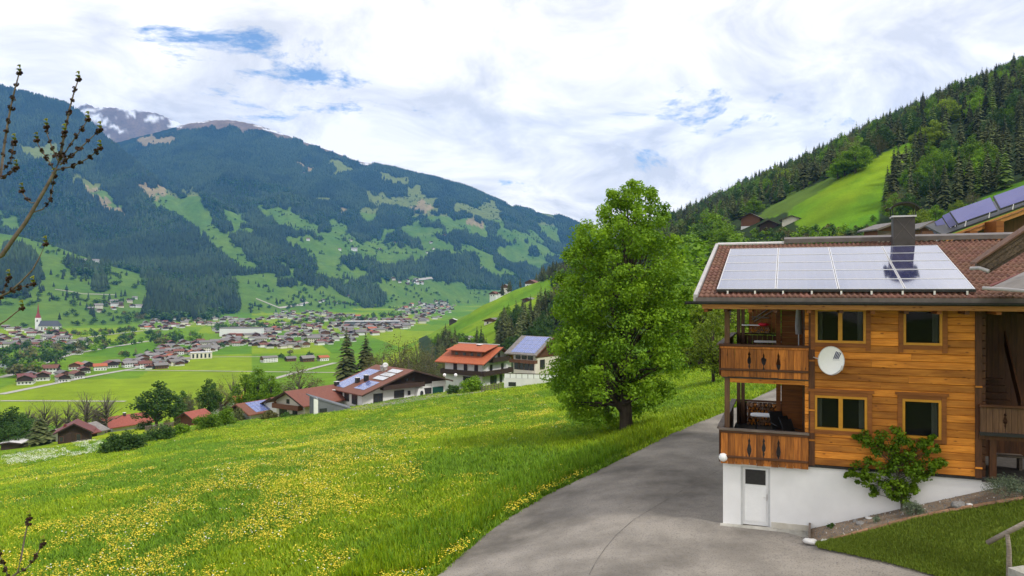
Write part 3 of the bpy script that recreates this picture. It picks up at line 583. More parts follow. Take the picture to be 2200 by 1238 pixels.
# corner balconies (open loggia round the gable)
YB = 6.6
def halfcut(kind, s):
    """half of a cut-out ornament on a board edge: list of (height fraction, depth)"""
    P = {0: [(0.22,0),(0.30,0.012),(0.36,0.03),(0.42,0.012),(0.46,0.045),(0.56,0.055),(0.66,0.03),(0.70,0.012),(0.74,0.04),(0.82,0.008),(0.86,0)],
         1: [(0.22,0),(0.28,0.03),(0.34,0.008),(0.40,0.012),(0.46,0.05),(0.52,0.06),(0.56,0.075),(0.62,0.075),(0.66,0.02),(0.74,0.02),(0.80,0)],
         2: [(0.20,0),(0.28,0.02),(0.36,0.05),(0.46,0.065),(0.56,0.045),(0.66,0.02),(0.72,0.035),(0.80,0.006),(0.84,0)]}[kind]
    return P
def board_mesh(w, h, left=None, right=None, t=0.028):
    rgt = [(w/2, 0), (w/2, h)] if right is None else [(w/2, 0)]+[(w/2-d, f*h) for f, d in halfcut(right, 1)]+[(w/2, h)]
    lft = [(-w/2, h), (-w/2, 0)] if left is None else [(-w/2, h)]+[(-w/2+d, f*h) for f, d in reversed(halfcut(left, 1))]+[(-w/2, 0)]
    return MB().prism(rgt+lft, 0, t)
def balcony(zf, zr, bot, lower):
    x0, x1 = -0.06, XW-0.10
    deck = MB().box(-0.02, x1, -0.05, YB+0.1, zf-0.14, zf).build('balcony', m_floor, house)
    n = 12; w = (x1-x0)/n; kinds = {3: 0, 5: 1, 7: 2} if not lower else {3: 2, 5: 0, 7: 2}
    for i in range(n):
        L_ = kinds.get(i-1); R_ = kinds.get(i)
        b_ = board_mesh(w-0.008, zr-0.09-bot, L_, R_).build('board', m_board, deck); b_.location = (x0+(i+0.5)*w, -0.17+random.uniform(-0.004, 0.004), bot+random.uniform(-0.01, 0.012))
    MB().bbox(x0-0.06, x1+0.02, -0.24, -0.04, zr-0.075, zr, 0.015).build('hand_rail', m_rail if lower else m_darkx, deck)
    MB().bbox(x0-0.02, x1, -0.205, -0.175, zr-0.15, zr-0.077, 0.008).build('trim_rail', m_board if not lower else m_darkx, deck)
    MB().bbox(x0-0.03, x1, -0.215, -0.175, bot+0.20, bot+0.275, 0.008).build('trim_rail', m_darkx, deck)
    # long side along the gable and the back
    m2 = 22
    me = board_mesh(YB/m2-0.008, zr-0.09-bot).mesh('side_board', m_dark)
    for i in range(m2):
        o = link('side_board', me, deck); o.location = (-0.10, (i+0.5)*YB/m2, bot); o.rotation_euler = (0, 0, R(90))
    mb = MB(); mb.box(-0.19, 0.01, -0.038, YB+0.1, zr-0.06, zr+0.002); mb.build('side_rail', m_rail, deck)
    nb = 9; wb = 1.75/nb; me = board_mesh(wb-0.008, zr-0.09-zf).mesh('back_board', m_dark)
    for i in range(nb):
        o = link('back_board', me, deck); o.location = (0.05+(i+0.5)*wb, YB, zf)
    MB().box(0.012, 1.9, YB-0.06, YB+0.1, zr-0.07, zr).build('back_rail', m_darkx, deck)
    return deck
balcony(2.36, 3.33, 2.17, True)
balcony(5.10, 6.09, 5.02, False)
MB().box(0.22, XW-0.1, -0.03, 0.09, 4.82, 4.955).build('balcony_beam', m_plank, house)
MB().box(0.05, 0.21, -0.03, 0.13, 2.36, 4.955).build('balcony_post', m_post, house); MB().box(0.05, 0.21, -0.03, 0.13, 5.10, 7.52).build('balcony_post', m_post, house)
for z0, z1 in ((2.36, 4.955), (5.10, 8.0)):
    MB().box(0.03, 0.17, YB-0.16, YB, z0, z1).build('balcony_post', m_post, house); MB().box(0.20, 0.34, YB-0.13, YB+0.01, z0, z1).build('balcony_post', m_post, house)
    MB().box(1.60, 1.76, 3.62, 3.78, z0, min(z1, 7.9)).build('balcony_post', m_trim, house)
    mb = MB(); nb = 6
    for i in range(13): MB().box(1.78, XW-0.215, 3.66, 3.70, z0+i*0.2+0.002, z0+(i+1)*0.2-0.002).build('recess_board', m_trim, house)
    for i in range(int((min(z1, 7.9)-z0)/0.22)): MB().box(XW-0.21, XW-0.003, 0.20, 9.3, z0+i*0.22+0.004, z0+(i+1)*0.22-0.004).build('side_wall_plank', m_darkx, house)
mb = MB()
for i in range(8): MB().box(0.50+i*0.148, 0.50+(i+1)*0.148-0.006, YB+0.02, YB+0.05, 6.1, 7.9).build('screen_board', m_trim, house)
# roof
ZE, KR, YE, YR, X0, X1 = 7.65, 0.269, -1.1, 6.57, -0.72, 12.0
def rz_(y): return ZE+KR*(y-YE)
roof = MB().slab([(X0, YE+0.03, rz_(YE)-0.06), (X1, YE+0.03, rz_(YE)-0.06), (X1, YR, rz_(YR)-0.06), (X0, YR, rz_(YR)-0.06)], 0.16).slab([(X0, YR, rz_(YR)-0.06), (X1, YR, rz_(YR)-0.06), (X1, 14.2, rz_(YE)-0.06), (X0, 14.2, rz_(YE)-0.06)], 0.16).build('roof', m_darkx, house)
TW, TL = 0.335, 0.40
def tile_shape():
    nx = 9; vs = []; 
    for j, (y, zz) in enumerate(((0.0, 0.050), (TL+0.05, 0.012))):
        for i in range(nx):
            x = i/(nx-1)*(TW+0.012); vs.append((x, y, zz+0.030*math.sin(2*math.pi*2*x/TW)))
    for i in range(nx): x = i/(nx-1)*(TW+0.012); vs.append((x, 0.004, -0.012+0.030*math.sin(2*math.pi*2*x/TW)))
    fs = [(i, i+1, nx+i+1, nx+i) for i in range(nx-1)]+[(2*nx+i, 2*nx+i+1, i+1, i) for i in range(nx-1)]
    return vs, fs
tvs, tfs = tile_shape(); tile_me = MB().add(tvs, tfs).mesh('roof_tile', m_tile, True); tang = math.atan(KR); rest = MB()
nrow = int((YR-YE)/math.cos(tang)/TL); cnt = 0
for r_ in range(nrow+1):
    yy = YE+r_*TL*math.cos(tang); 
    for c_ in range(int((X1-X0)/TW)):
        xx = X0+0.05+c_*TW
        under = (-0.05 < xx < 6.9 and -0.6 < yy < 4.95) or xx > 9.2 or (0.2 < xx < 8.6 and yy > 5.6 and c_ % 2)
        if yy+TL > YR+0.25: continue
        lo = (xx, yy, rz_(yy)-0.035)
        if under or cnt >= 330:
            ca, sa = math.cos(tang), math.sin(tang); rest.add([(lo[0]+v[0], lo[1]+v[1]*ca-v[2]*sa, lo[2]+v[1]*sa+v[2]*ca) for v in tvs], tfs)
        else:
            o = link('roof_tile', tile_me, roof); o.location = (lo[0], lo[1], lo[2]+random.uniform(-0.003, 0.003)); o.rotation_euler = (tang, 0, random.uniform(-0.008, 0.008)); cnt += 1
rest.build('roof_tiles', m_tile, roof, True, kind='stuff')
def sl(x0, x1, y0, y1, up, th): return MB().slab([(x0, y0, rz_(y0)+up), (x1, y0, rz_(y0)+up), (x1, y1, rz_(y1)+up), (x0, y1, rz_(y1)+up)], th)
sl(X0-0.10, X0+0.02, YE-0.06, YR, 0.075, 0.30).build('verge_flashing', m_verge, roof)
sl(X0-0.02, 1.86, YR-0.10, YR+0.06, 0.085, 0.06).build('ridge_flashing', m_palemetal, roof)
sl(1.86, X1, YR-0.16, YR+0.2, 0.22, 0.16).build('ridge_cap', m_brownmetal, roof)
mb = MB(); mb.box(X0-0.02, X1, YE-0.10, YE-0.04, ZE-0.20, ZE-0.035); mb.build('eave_flashing', m_brownmetal, roof)
pr = [(-0.07, 0.0), (-0.065, -0.05), (-0.035, -0.085), (0.0, -0.095), (0.035, -0.085), (0.06, -0.05)]; mb = MB(); gy = YE-0.175; gz = ZE-0.16
vs = [(X0-0.35, gy+a, gz+b_) for a, b_ in pr]+[(X1, gy+a, gz+b_) for a, b_ in pr]+[(X0-0.35, gy+a*0.9, gz+b_*0.9+0.004) for a, b_ in pr]+[(X1, gy+a*0.9, gz+b_*0.9+0.004) for a, b_ in pr]
mb.add(vs, [(i, i+1, 7+i, 6+i) for i in range(5)]+[(12+i, 18+i, 19+i, 13+i) for i in range(5)]); mb.build('rain_gutter', m_black, roof)
MB().bbox(X0+0.16, X1, YE+0.02, YE+0.07, ZE-0.40, ZE-0.245, 0.006).build('fascia_board', m_fascia, roof)
for i, x in enumerate([-0.45, 0.16, 0.9, 1.65, 2.62, 3.52, 4.38, 5.27, 6.12, 6.82, 7.6, 8.5, 9.4, 10.3]):
    MB().box(x-0.06, x+0.06, YE+0.10, 0.6, ZE-0.50, ZE-0.235).build('rafter_end', m_darkx if i % 2 else m_trim, roof)
MB().slab([(X0+0.06, YE+0.09, ZE-0.222), (X1, YE+0.09, ZE-0.222), (X1, 0.3, ZE+0.15), (X0+0.06, 0.3, ZE+0.15)], 0.02).build('soffit', m_darkx, roof)
MB().box(X0+0.1, 0.05, YR-0.1, YR+0.1, rz_(YR)-0.5, rz_(YR)-0.23).build('ridge_purlin', m_darkx, roof)
MB().box(X0+0.1, 12, 0.0, 0.14, rz_(0)-0.45, rz_(0)-0.24).build('wall_plate', m_darkx, roof)
# chimney with arched cap
chx, chy = fac(1940, 500, 5.75)[0], 5.75; cb = rz_(chy)-0.2
chim = MB().box(chx-0.36, chx+0.36, chy-0.3, chy+0.3, cb, cb+1.26).build('chimney', pmat('dark_chimney_sheet', (0.040, 0.034, 0.032), (0.062, 0.053, 0.050), 3, rough=0.5, spec=0.4), house)
MB().box(chx-0.41, chx+0.41, chy-0.35, chy+0.35, cb+1.261, cb+1.32).build('chimney_plate', m_palemetal, chim)
mb = MB(); nA = 14; pts = []
for i in range(nA+1):
    a = math.pi*(0.10+0.80*i/nA); pts.append((chx+0.02+0.52*math.cos(math.pi-a), cb+1.46+0.36*math.sin(a)))
pts = [(pts[0][0]-0.09, pts[0][1]+0.06)]+pts+[(pts[-1][0]+0.09, pts[-1][1]+0.06)]
vs = [(x, chy-0.42, z) for x, z in pts]+[(x, chy+0.42, z) for x, z in pts]+[(x, chy-0.42, z-0.055) for x, z in pts]+[(x, chy+0.42, z-0.055) for x, z in pts]; n = len(pts)
mb.add(vs, [(i, i+1, n+i+1, n+i) for i in range(n-1)]+[(2*n+i, 3*n+i, 3*n+i+1, 2*n+i+1) for i in range(n-1)]+[(i, 2*n+i, 2*n+i+1, i+1) for i in range(n-1)]+[(n+i, n+i+1, 3*n+i+1, 3*n+i) for i in range(n-1)])
for sx in (-1, 1):
    for sy in (-0.3, 0.3): mb.box(chx+sx*0.38-0.015, chx+sx*0.38+0.015, chy+sy-0.015, chy+sy+0.015, cb+1.32, cb+1.64)
mb.build('chimney_cap', m_black, chim)
mb = MB()
for s_ in (1, -1): mb.tube([(chx-0.33, chy-0.303, cb+0.45 if s_ > 0 else cb+1.3), (chx+0.33, chy-0.303, cb+1.3 if s_ > 0 else cb+0.45)], 0.007, 4)
mb.build('chimney_seam', m_brownmetal, chim)
# solar modules: four columns of five
PXS = [-0.14, 1.66, 3.46, 5.27, 7.08]; PYS = [-0.73, 0.455, 1.64, 2.825, 4.01, 5.19]
m_pv = pvmat('solar_cell_glass', (0.016, 0.020, 0.09), (0.05, 0.055, 0.13), 6, 4)
COLW = ['first column from the gable edge', 'second column from the gable edge', 'third column, left of the chimney', 'fourth column, below the chimney']; ROWW = ['bottom row above the gutter', 'second row up', 'middle row', 'second row from the ridge', 'top row by the ridge']
for c_ in range(4):
    for r_ in range(5):
        xa, xb, ya, yb = PXS[c_]+0.008, PXS[c_+1]-0.008, PYS[r_]+0.006, PYS[r_+1]-0.006; w_, d_ = xb-xa, (yb-ya)/math.cos(tang)
        p = thing('photovoltaic_module', f'solar panel, {ROWW[r_]}, {COLW[c_]}', 'solar panel', hw(xa, ya, rz_(ya)+0.10), 0, 'solar panels on the timber house roof'); p.rotation_euler = (tang, 0, HRZ)
        p.rotation_mode = 'XYZ'
        mb = MB(); f_ = 0.028
        mb.box(0, w_, 0, f_, 0, 0.04); mb.box(0, w_, d_-f_, d_, 0, 0.04); mb.box(0, f_, f_, d_-f_, 0, 0.04); mb.box(w_-f_, w_, f_, d_-f_, 0, 0.04); mb.build('frame', m_silver, p)
        MB().box(f_, w_-f_, f_, d_-f_, 0.012, 0.032).build('cell_glass', m_pv, p)
mb = MB(); mb.slab([(PXS[0], -0.79, rz_(-0.79)+0.135), (PXS[4], -0.79, rz_(-0.79)+0.135), (PXS[4], -0.74, rz_(-0.74)+0.135), (PXS[0], -0.74, rz_(-0.74)+0.135)], 0.07)
mrail = mb.build('mounting_rail', m_black, house)
for i in range(9):
    x = PXS[0]+0.35+i*0.83; MB().box(x-0.025, x+0.025, -0.86, -0.80, rz_(-0.85)-0.005, rz_(-0.85)+0.11).build('roof_hook', m_silver, mrail)
# porch on the right: deck, stair, landing rail, back wall
mb = MB(); mb.box(XE+0.16, 12.4, -0.06, 3.2, 2.2, 2.33); mb.build('porch_floor', m_floor, house)
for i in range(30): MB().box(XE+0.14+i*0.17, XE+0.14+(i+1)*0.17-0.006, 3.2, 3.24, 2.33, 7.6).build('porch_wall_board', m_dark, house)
mb = MB(); xs0 = XE+0.05; z0, z1 = 3.62, 4.50
prail = MB().bbox(xs0, 12.2, -0.32, -0.12, z1-0.07, z1, 0.012).build('landing_rail', m_darkx, house)
for i in range(30): b_ = board_mesh(0.15, z1-0.08-z0, 0 if i % 6 == 4 else None, 0 if i % 6 == 3 else None).build('board', m_post, prail); b_.location = (xs0+0.1+i*0.158, -0.25, z0)
MB().box(xs0, 12.2, -0.30, -0.20, z0-0.02, z0+0.08).build('trim_rail', m_black, prail)
MB().box(xs0+0.02, 12.2, -0.14, 1.2, z0-0.16, z0-0.03).build('landing_floor', m_dark, house)
for i in range(7): MB().box(XE+0.5, XE+1.4, 1.3+i*0.26, 1.6+i*0.26, 3.7+i*0.2, 3.75+i*0.2).build('stair_tread', m_dark, house)
mb = MB(); mb.slab([(XE+1.45, 1.2, 4.5), (XE+1.5, 1.2, 4.5), (XE+1.5, 3.1, 6.5), (XE+1.45, 3.1, 6.5)], 0.5); mb.build('stair_side', m_darkx, house)
MB().box(XE+0.35, XE+0.52, -0.1, 0.06, 2.33, 3.46).build('porch_post', m_dark, house); MB().box(XE+1.9, XE+2.06, 0.6, 0.76, 2.33, 3.46).build('porch_post', m_dark, house)
mb = MB(); mb.box(XE+0.7, XE+1.55, 1.2, 1.6, 2.72, 2.77); mb.box(XE+0.75, XE+0.83, 1.25, 1.55, 2.33, 2.72); mb.box(XE+1.42, XE+1.5, 1.25, 1.55, 2.33, 2.72)
ob = mb.mesh('bench', m_rail); o = link('porch_bench', ob, None, (HO[0], HO[1], GZ), HRZ, label='pale low bench in the shade under the porch landing', cat='bench')
# wall lamp, satellite dish
mb = MB(); q = fac(1557, 988, -0.12); mb.lathe([(0.0, -0.145)]+[(0.145*math.sin(a), -0.145*math.cos(a)) for a in [0.35*i for i in range(1, 9)]]+[(0, 0.145)], 18)
lamp = link('wall_lamp', None, None, hw(0.02, -0.14, 2.36), HRZ, label='round white globe lamp at the basement corner below the balcony', cat='lamp')
mb.build('globe', m_white, lamp, True); MB().box(-0.04, 0.04, 0.10, 0.16, -0.09, 0.03).build('bracket', m_palemetal, lamp)
dx_, dz_ = 3.265, 5.665
dish = thing('satellite_dish', 'white oval satellite dish with dark blue stripes on the timber wall', 'satellite dish', hw(dx_, -0.45, dz_), HRZ+R(-6))
mb = MB(); rings = 7; n = 32; vs = [(0, 0.085, 0)]
for r_ in range(1, rings+1):
    f = r_/rings
    for k in range(n): a = 2*math.pi*k/n; vs.append((0.375*f*math.cos(a), 0.085*(1-f*f), 0.44*f*math.sin(a)))
fs = [(0, 1+(k+1) % n, 1+k) for k in range(n)]+[(1+(r_-1)*n+k, 1+(r_-1)*n+(k+1) % n, 1+r_*n+(k+1) % n, 1+r_*n+k) for r_ in range(1, rings) for k in range(n)]
mb.add(vs, fs); mb.add([(x, y+0.012, z) for x, y, z in vs], [tuple(reversed(f)) for f in fs])
mb.build('reflector', m_white, dish, True)
mb = MB(); mb.tube([(0.375*math.cos(2*math.pi*k/n), 0.004, 0.44*math.sin(2*math.pi*k/n)) for k in range(n+1)], 0.011, 5, cap=False); mb.build('rim', m_palemetal, dish, True)
m_navy = pmat('navy_print', (0.012, 0.018, 0.11), (0.016, 0.022, 0.13), 9, rough=0.4)
mb = MB()
for k in range(4):
    x = 0.05+k*0.042
    mb.add([(x, 0.058, 0.05), (x+0.026, 0.056, 0.05), (x+0.115, 0.030, 0.29-0.012*k), (x+0.088, 0.034, 0.29-0.012*k)], [(0, 1, 2, 3)])
mb.add([(0.04, 0.060, 0.015), (0.24, 0.045, 0.02), (0.24, 0.045, 0.028), (0.04, 0.060, 0.023)], [(0, 1, 2, 3)])
for i in range(len(mb.v)):
    x, y, z = mb.v[i]; f2 = (x/0.375)**2+(z/0.44)**2; mb.v[i] = (x, 0.085*(1-f2)-0.004, z)
mb.build('stripe_logo', m_navy, dish)
mb = MB(); mb.tube([(0.02, 0.02, -0.44), (0.16, -0.16, -0.36), (0.30, -0.36, -0.22)], 0.014, 6); mb.build('feed_arm', m_palemetal, dish); mb = MB(); mb.tube([(0.30, -0.34, -0.24), (0.34, -0.36, -0.12)], 0.035, 8); mb.build('feed_horn', m_palemetal, dish)
mb = MB(); mb.tube([(0, 0.09, 0), (0, 0.40, 0)], 0.03, 6); mb.tube([(-0.34, 0.10, 0.03), (-0.52, 0.30, 0.06), (-0.60, 0.40, 0.06)], 0.014, 6); mb.build('wall_mount', m_palemetal, dish)

# ---------------------------------------------------------------- vegetation
m_bark = pmat('rough_dark_bark', (0.035, 0.026, 0.020), (0.085, 0.066, 0.050), 5, (1, 1, 0.25), rough=0.95, bump=1.0, bscale=18)
m_bark2 = pmat('grey_bark', (0.085, 0.072, 0.058), (0.15, 0.13, 0.105), 4, (1, 1, 0.3), rough=0.95)
m_leaf = leafmat('fresh_green_leaf', (0.078, 0.175, 0.007), (0.225, 0.375, 0.014), 0.42)
m_leafd = leafmat('deep_green_leaf', (0.030, 0.075, 0.012), (0.075, 0.150, 0.020), 0.30)
m_leafy = leafmat('yellow_green_leaf', (0.13, 0.20, 0.010), (0.24, 0.32, 0.02), 0.40)
m_leafo = leafmat('olive_spring_bud', (0.085, 0.088, 0.022), (0.165, 0.155, 0.045), 0.25)
m_leafg = leafmat('grey_green_leaf', (0.075, 0.105, 0.060), (0.15, 0.19, 0.115), 0.2)
m_needle = leafmat('spruce_needles', (0.034, 0.050, 0.014), (0.092, 0.104, 0.034), 0.0, rnd=0.5, rough=0.85)
m_needlel = leafmat('larch_needles', (0.075, 0.125, 0.020), (0.125, 0.185, 0.030), 0.2, rnd=0.25)
m_farn = leafmat('far_forest', (0.010, 0.021, 0.011), (0.023, 0.041, 0.017), 0.0, rnd=0.4, rough=0.9)
m_farm = leafmat('far_mixed_forest', (0.018, 0.034, 0.015), (0.038, 0.062, 0.022), 0.0, rnd=0.5, rough=0.9)
m_grass = leafmat('meadow_grass_blade', (0.150, 0.275, 0.005), (0.330, 0.430, 0.010), 0.32, rnd=0.30)
m_grass2 = leafmat('deep_meadow_grass_blade', (0.075, 0.190, 0.006), (0.185, 0.315, 0.010), 0.32, rnd=0.30)
m_grassl = leafmat('lawn_grass_blade', (0.105, 0.175, 0.014), (0.20, 0.26, 0.024), 0.25, rnd=0.25)
m_dandy = leafmat('dandelion_yellow', (0.70, 0.52, 0.012), (0.80, 0.66, 0.08), 0.2, rnd=0.12)
m_whitef = leafmat('white_flower', (0.68, 0.70, 0.60), (0.78, 0.78, 0.72), 0.2, rnd=0.1)
def setlv(me, lv):
    a = me.attributes.new('lv', 'FLOAT', 'POINT'); a.data.foreach_set('value', np.asarray(lv, np.float32))
def leafcloud(name, C, cr, per, size, mt, seed=0, flat=0.35, aspect=0.62, tone=None):
    r = np.random.default_rng(seed); C = np.asarray(C, float); n = len(C)*per; ci = np.repeat(np.arange(len(C)), per)
    d = r.normal(size=(n, 3)); d /= np.linalg.norm(d, axis=1)[:, None]
    rad = np.asarray(cr)[ci]*r.random(n)**0.45; P = C[ci]+d*rad[:, None]*np.array((1, 1, 0.85))
    nn = d*0.8+r.normal(size=(n, 3))*0.55+np.array((0, 0, flat)); nn /= np.linalg.norm(nn, axis=1)[:, None]
    a = r.normal(size=(n, 3)); u = np.cross(nn, a); u /= np.linalg.norm(u, axis=1)[:, None]+1e-9; v = np.cross(nn, u)
    s = (size[0]+(size[1]-size[0])*r.random(n))[:, None]*0.5
    V = np.stack([P-u*s, P-v*s*aspect+nn*s*0.15, P+u*s, P+v*s*aspect+nn*s*0.15], 1).reshape(-1, 3)
    F = np.arange(n*4).reshape(n, 4); me = npmesh(name, V, F, mt, smooth=False)
    ct = r.random(len(C)) if tone is None else tone; lv = np.clip(ct[ci]*0.85+r.random(n)*0.45-0.15, 0, 1); setlv(me, np.repeat(lv, 4)); return me
def curve(a, b, k=5, sag=0.0, jit=0.05, rnd=random):
    a = Vector(a); b = Vector(b); Ln = (b-a).length; P = []
    for i in range(k+1):
        f = i/k; p = a.lerp(b, f); j = jit*Ln*math.sin(math.pi*f); P.append(p+Vector((rnd.uniform(-j, j), rnd.uniform(-j, j), rnd.uniform(-j, j)+sag*Ln*math.sin(math.pi*f))))
    return P
def broadleaf(name, mt, seed, nclump=60, per=55, leaf=(0.30, 0.55), shape=(0.42, 0.5), z0=0.18, rad=(0.75, 1.3), bark=None, limbs=16, twigs=0, hgt=10.0):
    """tree of height 10: trunk mesh with limbs, crown mesh of leaf clumps"""
    r = np.random.default_rng(seed); rr = random.Random(seed); C = []
    while len(C) < nclump:
        f = r.random(); w = math.sin(math.pi*min(1, max(0, f))**shape[1])**0.75; 
        if r.random() > w*w+0.08: continue
        a = r.random()*6.283; q = math.sqrt(r.uniform(0.12, 1.0)); lob = 0.82+0.36*float(vnoise(np.array([a*1.3+seed]), np.array([f*4.0]), seed)[0])
        C.append((math.cos(a)*q*w*shape[0]*hgt*lob, math.sin(a)*q*w*shape[0]*hgt*lob, hgt*(z0+(0.97-z0)*f)))
    C = np.array(C); cr = r.uniform(rad[0], rad[1], len(C))
    tk = MB(); top = hgt*0.72; tr = hgt*0.022
    tk.tube([(0, 0, -0.6), (0, 0, 0.3), (rr.uniform(-.1, .1), rr.uniform(-.1, .1), hgt*0.25), (rr.uniform(-.3, .3), rr.uniform(-.3, .3), hgt*0.5), (0, 0, top)], [tr*1.5, tr*1.15, tr*0.9, tr*0.55, tr*0.15], 7)
    for i in r.choice(len(C), min(limbs, len(C)), False):
        c = C[i]; zb = max(hgt*0.14, min(c[2]*0.62, top*0.85)); tk.tube(curve((0, 0, zb), tuple(c), 4, 0.02, 0.06, rr), [tr*0.5, tr*0.36, tr*0.25, tr*0.15, tr*0.06], 5)
    for i in range(twigs):
        c = C[rr.randrange(len(C))]; e = (c[0]*1.25+rr.uniform(-.6, .6), c[1]*1.25+rr.uniform(-.6, .6), c[2]+rr.uniform(0.2, 1.2)); b0 = (c[0]*0.45, c[1]*0.45, c[2]*0.78); tk.tube(curve(b0, e, 3, 0, 0.06, rr), [tr*0.2, tr*0.14, tr*0.09, tr*0.05], 4)
    cm = leafcloud(name+'_crown', C, cr, per, leaf, mt, seed) if per else None
    return [('trunk', tk.mesh(name+'_trunk', bark or m_bark, True))]+([('crown', cm)] if cm else [])
def conifer(name, mt, seed, levels=17, fr=10, slim=0.17, z0=0.10, ragged=0.25, bare=0.0):
    """spruce of height 1: trunk and a crown of drooping fronds"""
    rr = random.Random(seed); V = []; F = []; lv = []
    for i in range(levels):
        f = i/(levels-1); z = z0+(0.985-z0)*f**0.95; L_ = slim*(1-f)**0.82*(1.0 if f > 0.1 else 0.75)+0.010
        for k in range(fr if f < 0.75 else max(5, fr-4)):
            if rr.random() < bare*(1-f): continue
            a = 6.283*(k+rr.random()*0.8)/fr+i*1.7; l_ = L_*rr.uniform(1-ragged, 1+ragged); dr = l_*rr.uniform(0.25, 0.55); w = l_*rr.uniform(0.26, 0.40)+0.004
            ca, sa = math.cos(a), math.sin(a); o = len(V); zz = z+rr.uniform(-0.012, 0.012); t_ = rr.random()
            for (q, s, dz) in ((0.05, 0, 0.012), (0.55, -w, -dr*0.42), (1.0, 0, -dr), (0.55, w, -dr*0.42), (0.6, 0, -dr*0.2)):
                V.append((ca*l_*q-sa*s, sa*l_*q+ca*s, zz+dz)); lv.append(t_)
            F += [(o, o+1, o+4), (o+1, o+2, o+4), (o+2, o+3, o+4), (o+3, o, o+4)]
    me = npmesh(name+'_crown', V, F, mt, smooth=False); setlv(me, lv)
    tk = MB().tube([(0, 0, -0.03), (0, 0, 0.5), (0, 0, 0.99)], [0.013, 0.008, 0.001], 5).mesh(name+'_trunk', m_bark2, True)
    return [('trunk', tk), ('crown', me)]
def plant(parts, name, label, cat, loc, scale, group=None, rz=None):
    o = thing(name, label, cat, loc, random.uniform(0, 6.28) if rz is None else rz, group); o.scale = scale if hasattr(scale, '__len__') else (scale,)*3
    for n_, me in parts: link(n_, me, o)
    return o
# --- the big tree on the meadow edge
def crown_profile(f, tab): return np.interp(f, [t_[0] for t_ in tab], [t_[1] for t_ in tab])
tp = g(1345, 927); S = tp.y/F_PX
prof = [(0.012, 52, 1322), (0.05, 88, 1312), (0.14, 128, 1308), (0.26, 156, 1316), (0.43, 152, 1330), (0.58, 150, 1338), (0.70, 140, 1340), (0.80, 118, 1334), (0.89, 84, 1350), (0.95, 52, 1358), (1.0, 26, 1366)]
HT = 528*S; r = np.random.default_rng(5); C = []; CR = []
pf = np.array([p[0] for p in prof]); pw = np.array([p[1] for p in prof])*S; pc = (np.array([p[2] for p in prof])-1345)*S
while len(C) < 450:
    f = r.uniform(0.02, 0.985); w = np.interp(f, pf, pw); 
    if r.random() > (w/pw.max())**1.6: continue
    a = r.random()*6.283; q = math.sqrt(r.uniform(0.14, 1.0)); lob = 0.80+0.30*float(fbm(np.array([a*1.6]), np.array([f*7.0]), 77, 2)[0]); cr = r.uniform(0.45, 0.9)
    rad_ = max(0.05, w-cr*0.55)*q*(0.78+lob*0.25)
    cx_ = np.interp(f, pf, pc)+math.cos(a)*rad_
    if f < 0.17 and -1.7 < cx_ < 1.3 and math.sin(a) < 0.5: continue
    if f < 0.07 and cx_ > 0: continue
    if fbm(np.array([cx_*0.75+3]), np.array([f*HT*0.75+math.sin(a)*2]), 177, 2)[0] > 0.80: continue
    C.append((cx_, math.sin(a)*rad_, f*HT)); CR.append(cr)
for k in range(46):  # upright shoots that break the outline
    f = r.uniform(0.25, 1.0); w = np.interp(f, pf, pw); a = r.random()*6.283; C.append((np.interp(f, pf, pc)+math.cos(a)*w*0.93, math.sin(a)*w*0.93, f*HT+r.uniform(-0.1, 0.25))); CR.append(r.uniform(0.32, 0.5))
big = thing('leafy_tree', 'large dense green tree with two trunks on the meadow edge by the driveway', 'tree', (tp.x, tp.y, tp.z))
link('crown', leafcloud('big_tree_crown', C, CR, 165, (0.12, 0.23), m_leaf, 9), big)
mb = MB(); mb.tube([(0.05, 0, -0.5), (0.05, 0, 0.0), (0, 0, 0.7), (-0.05, 0, 1.5), (-0.1, 0, 3.2), (0.1, 0.1, 6.0), (0.3, 0, 9.5), (0.5, 0, HT*0.93)], [0.56, 0.46, 0.38, 0.39, 0.33, 0.24, 0.14, 0.03], 12)
mb.tube([(-0.05, 0, 1.2), (-0.6, 0.05, 1.9), (-1.1, 0, 2.9), (-1.6, 0.1, 4.6), (-2.0, 0, 6.5)], [0.34, 0.28, 0.22, 0.15, 0.06], 9)
for i in r.choice(400, 90, False):
    c = C[i]; zb = min(max(1.5, c[2]*0.6), 9.0); mb.tube(curve((np.interp(zb/HT, pf, pc)*0.3, 0, zb), c, 4, 0.02, 0.05), [0.12, 0.085, 0.06, 0.035, 0.012], 5)
mb.build('trunk', m_bark, big, True)
mb = MB(); t2 = g(1308, 917); q = t2-tp; mb.tube([(q.x+0.05, q.y, q.z-0.4), (q.x, q.y, q.z), (q.x-0.15, q.y, q.z+1.0), (q.x-0.35, q.y-0.1, q.z+2.4), (q.x-0.8, q.y, q.z+4.5)], [0.3, 0.24, 0.2, 0.17, 0.06], 9); mb.build('second_trunk', m_bark, big, True)
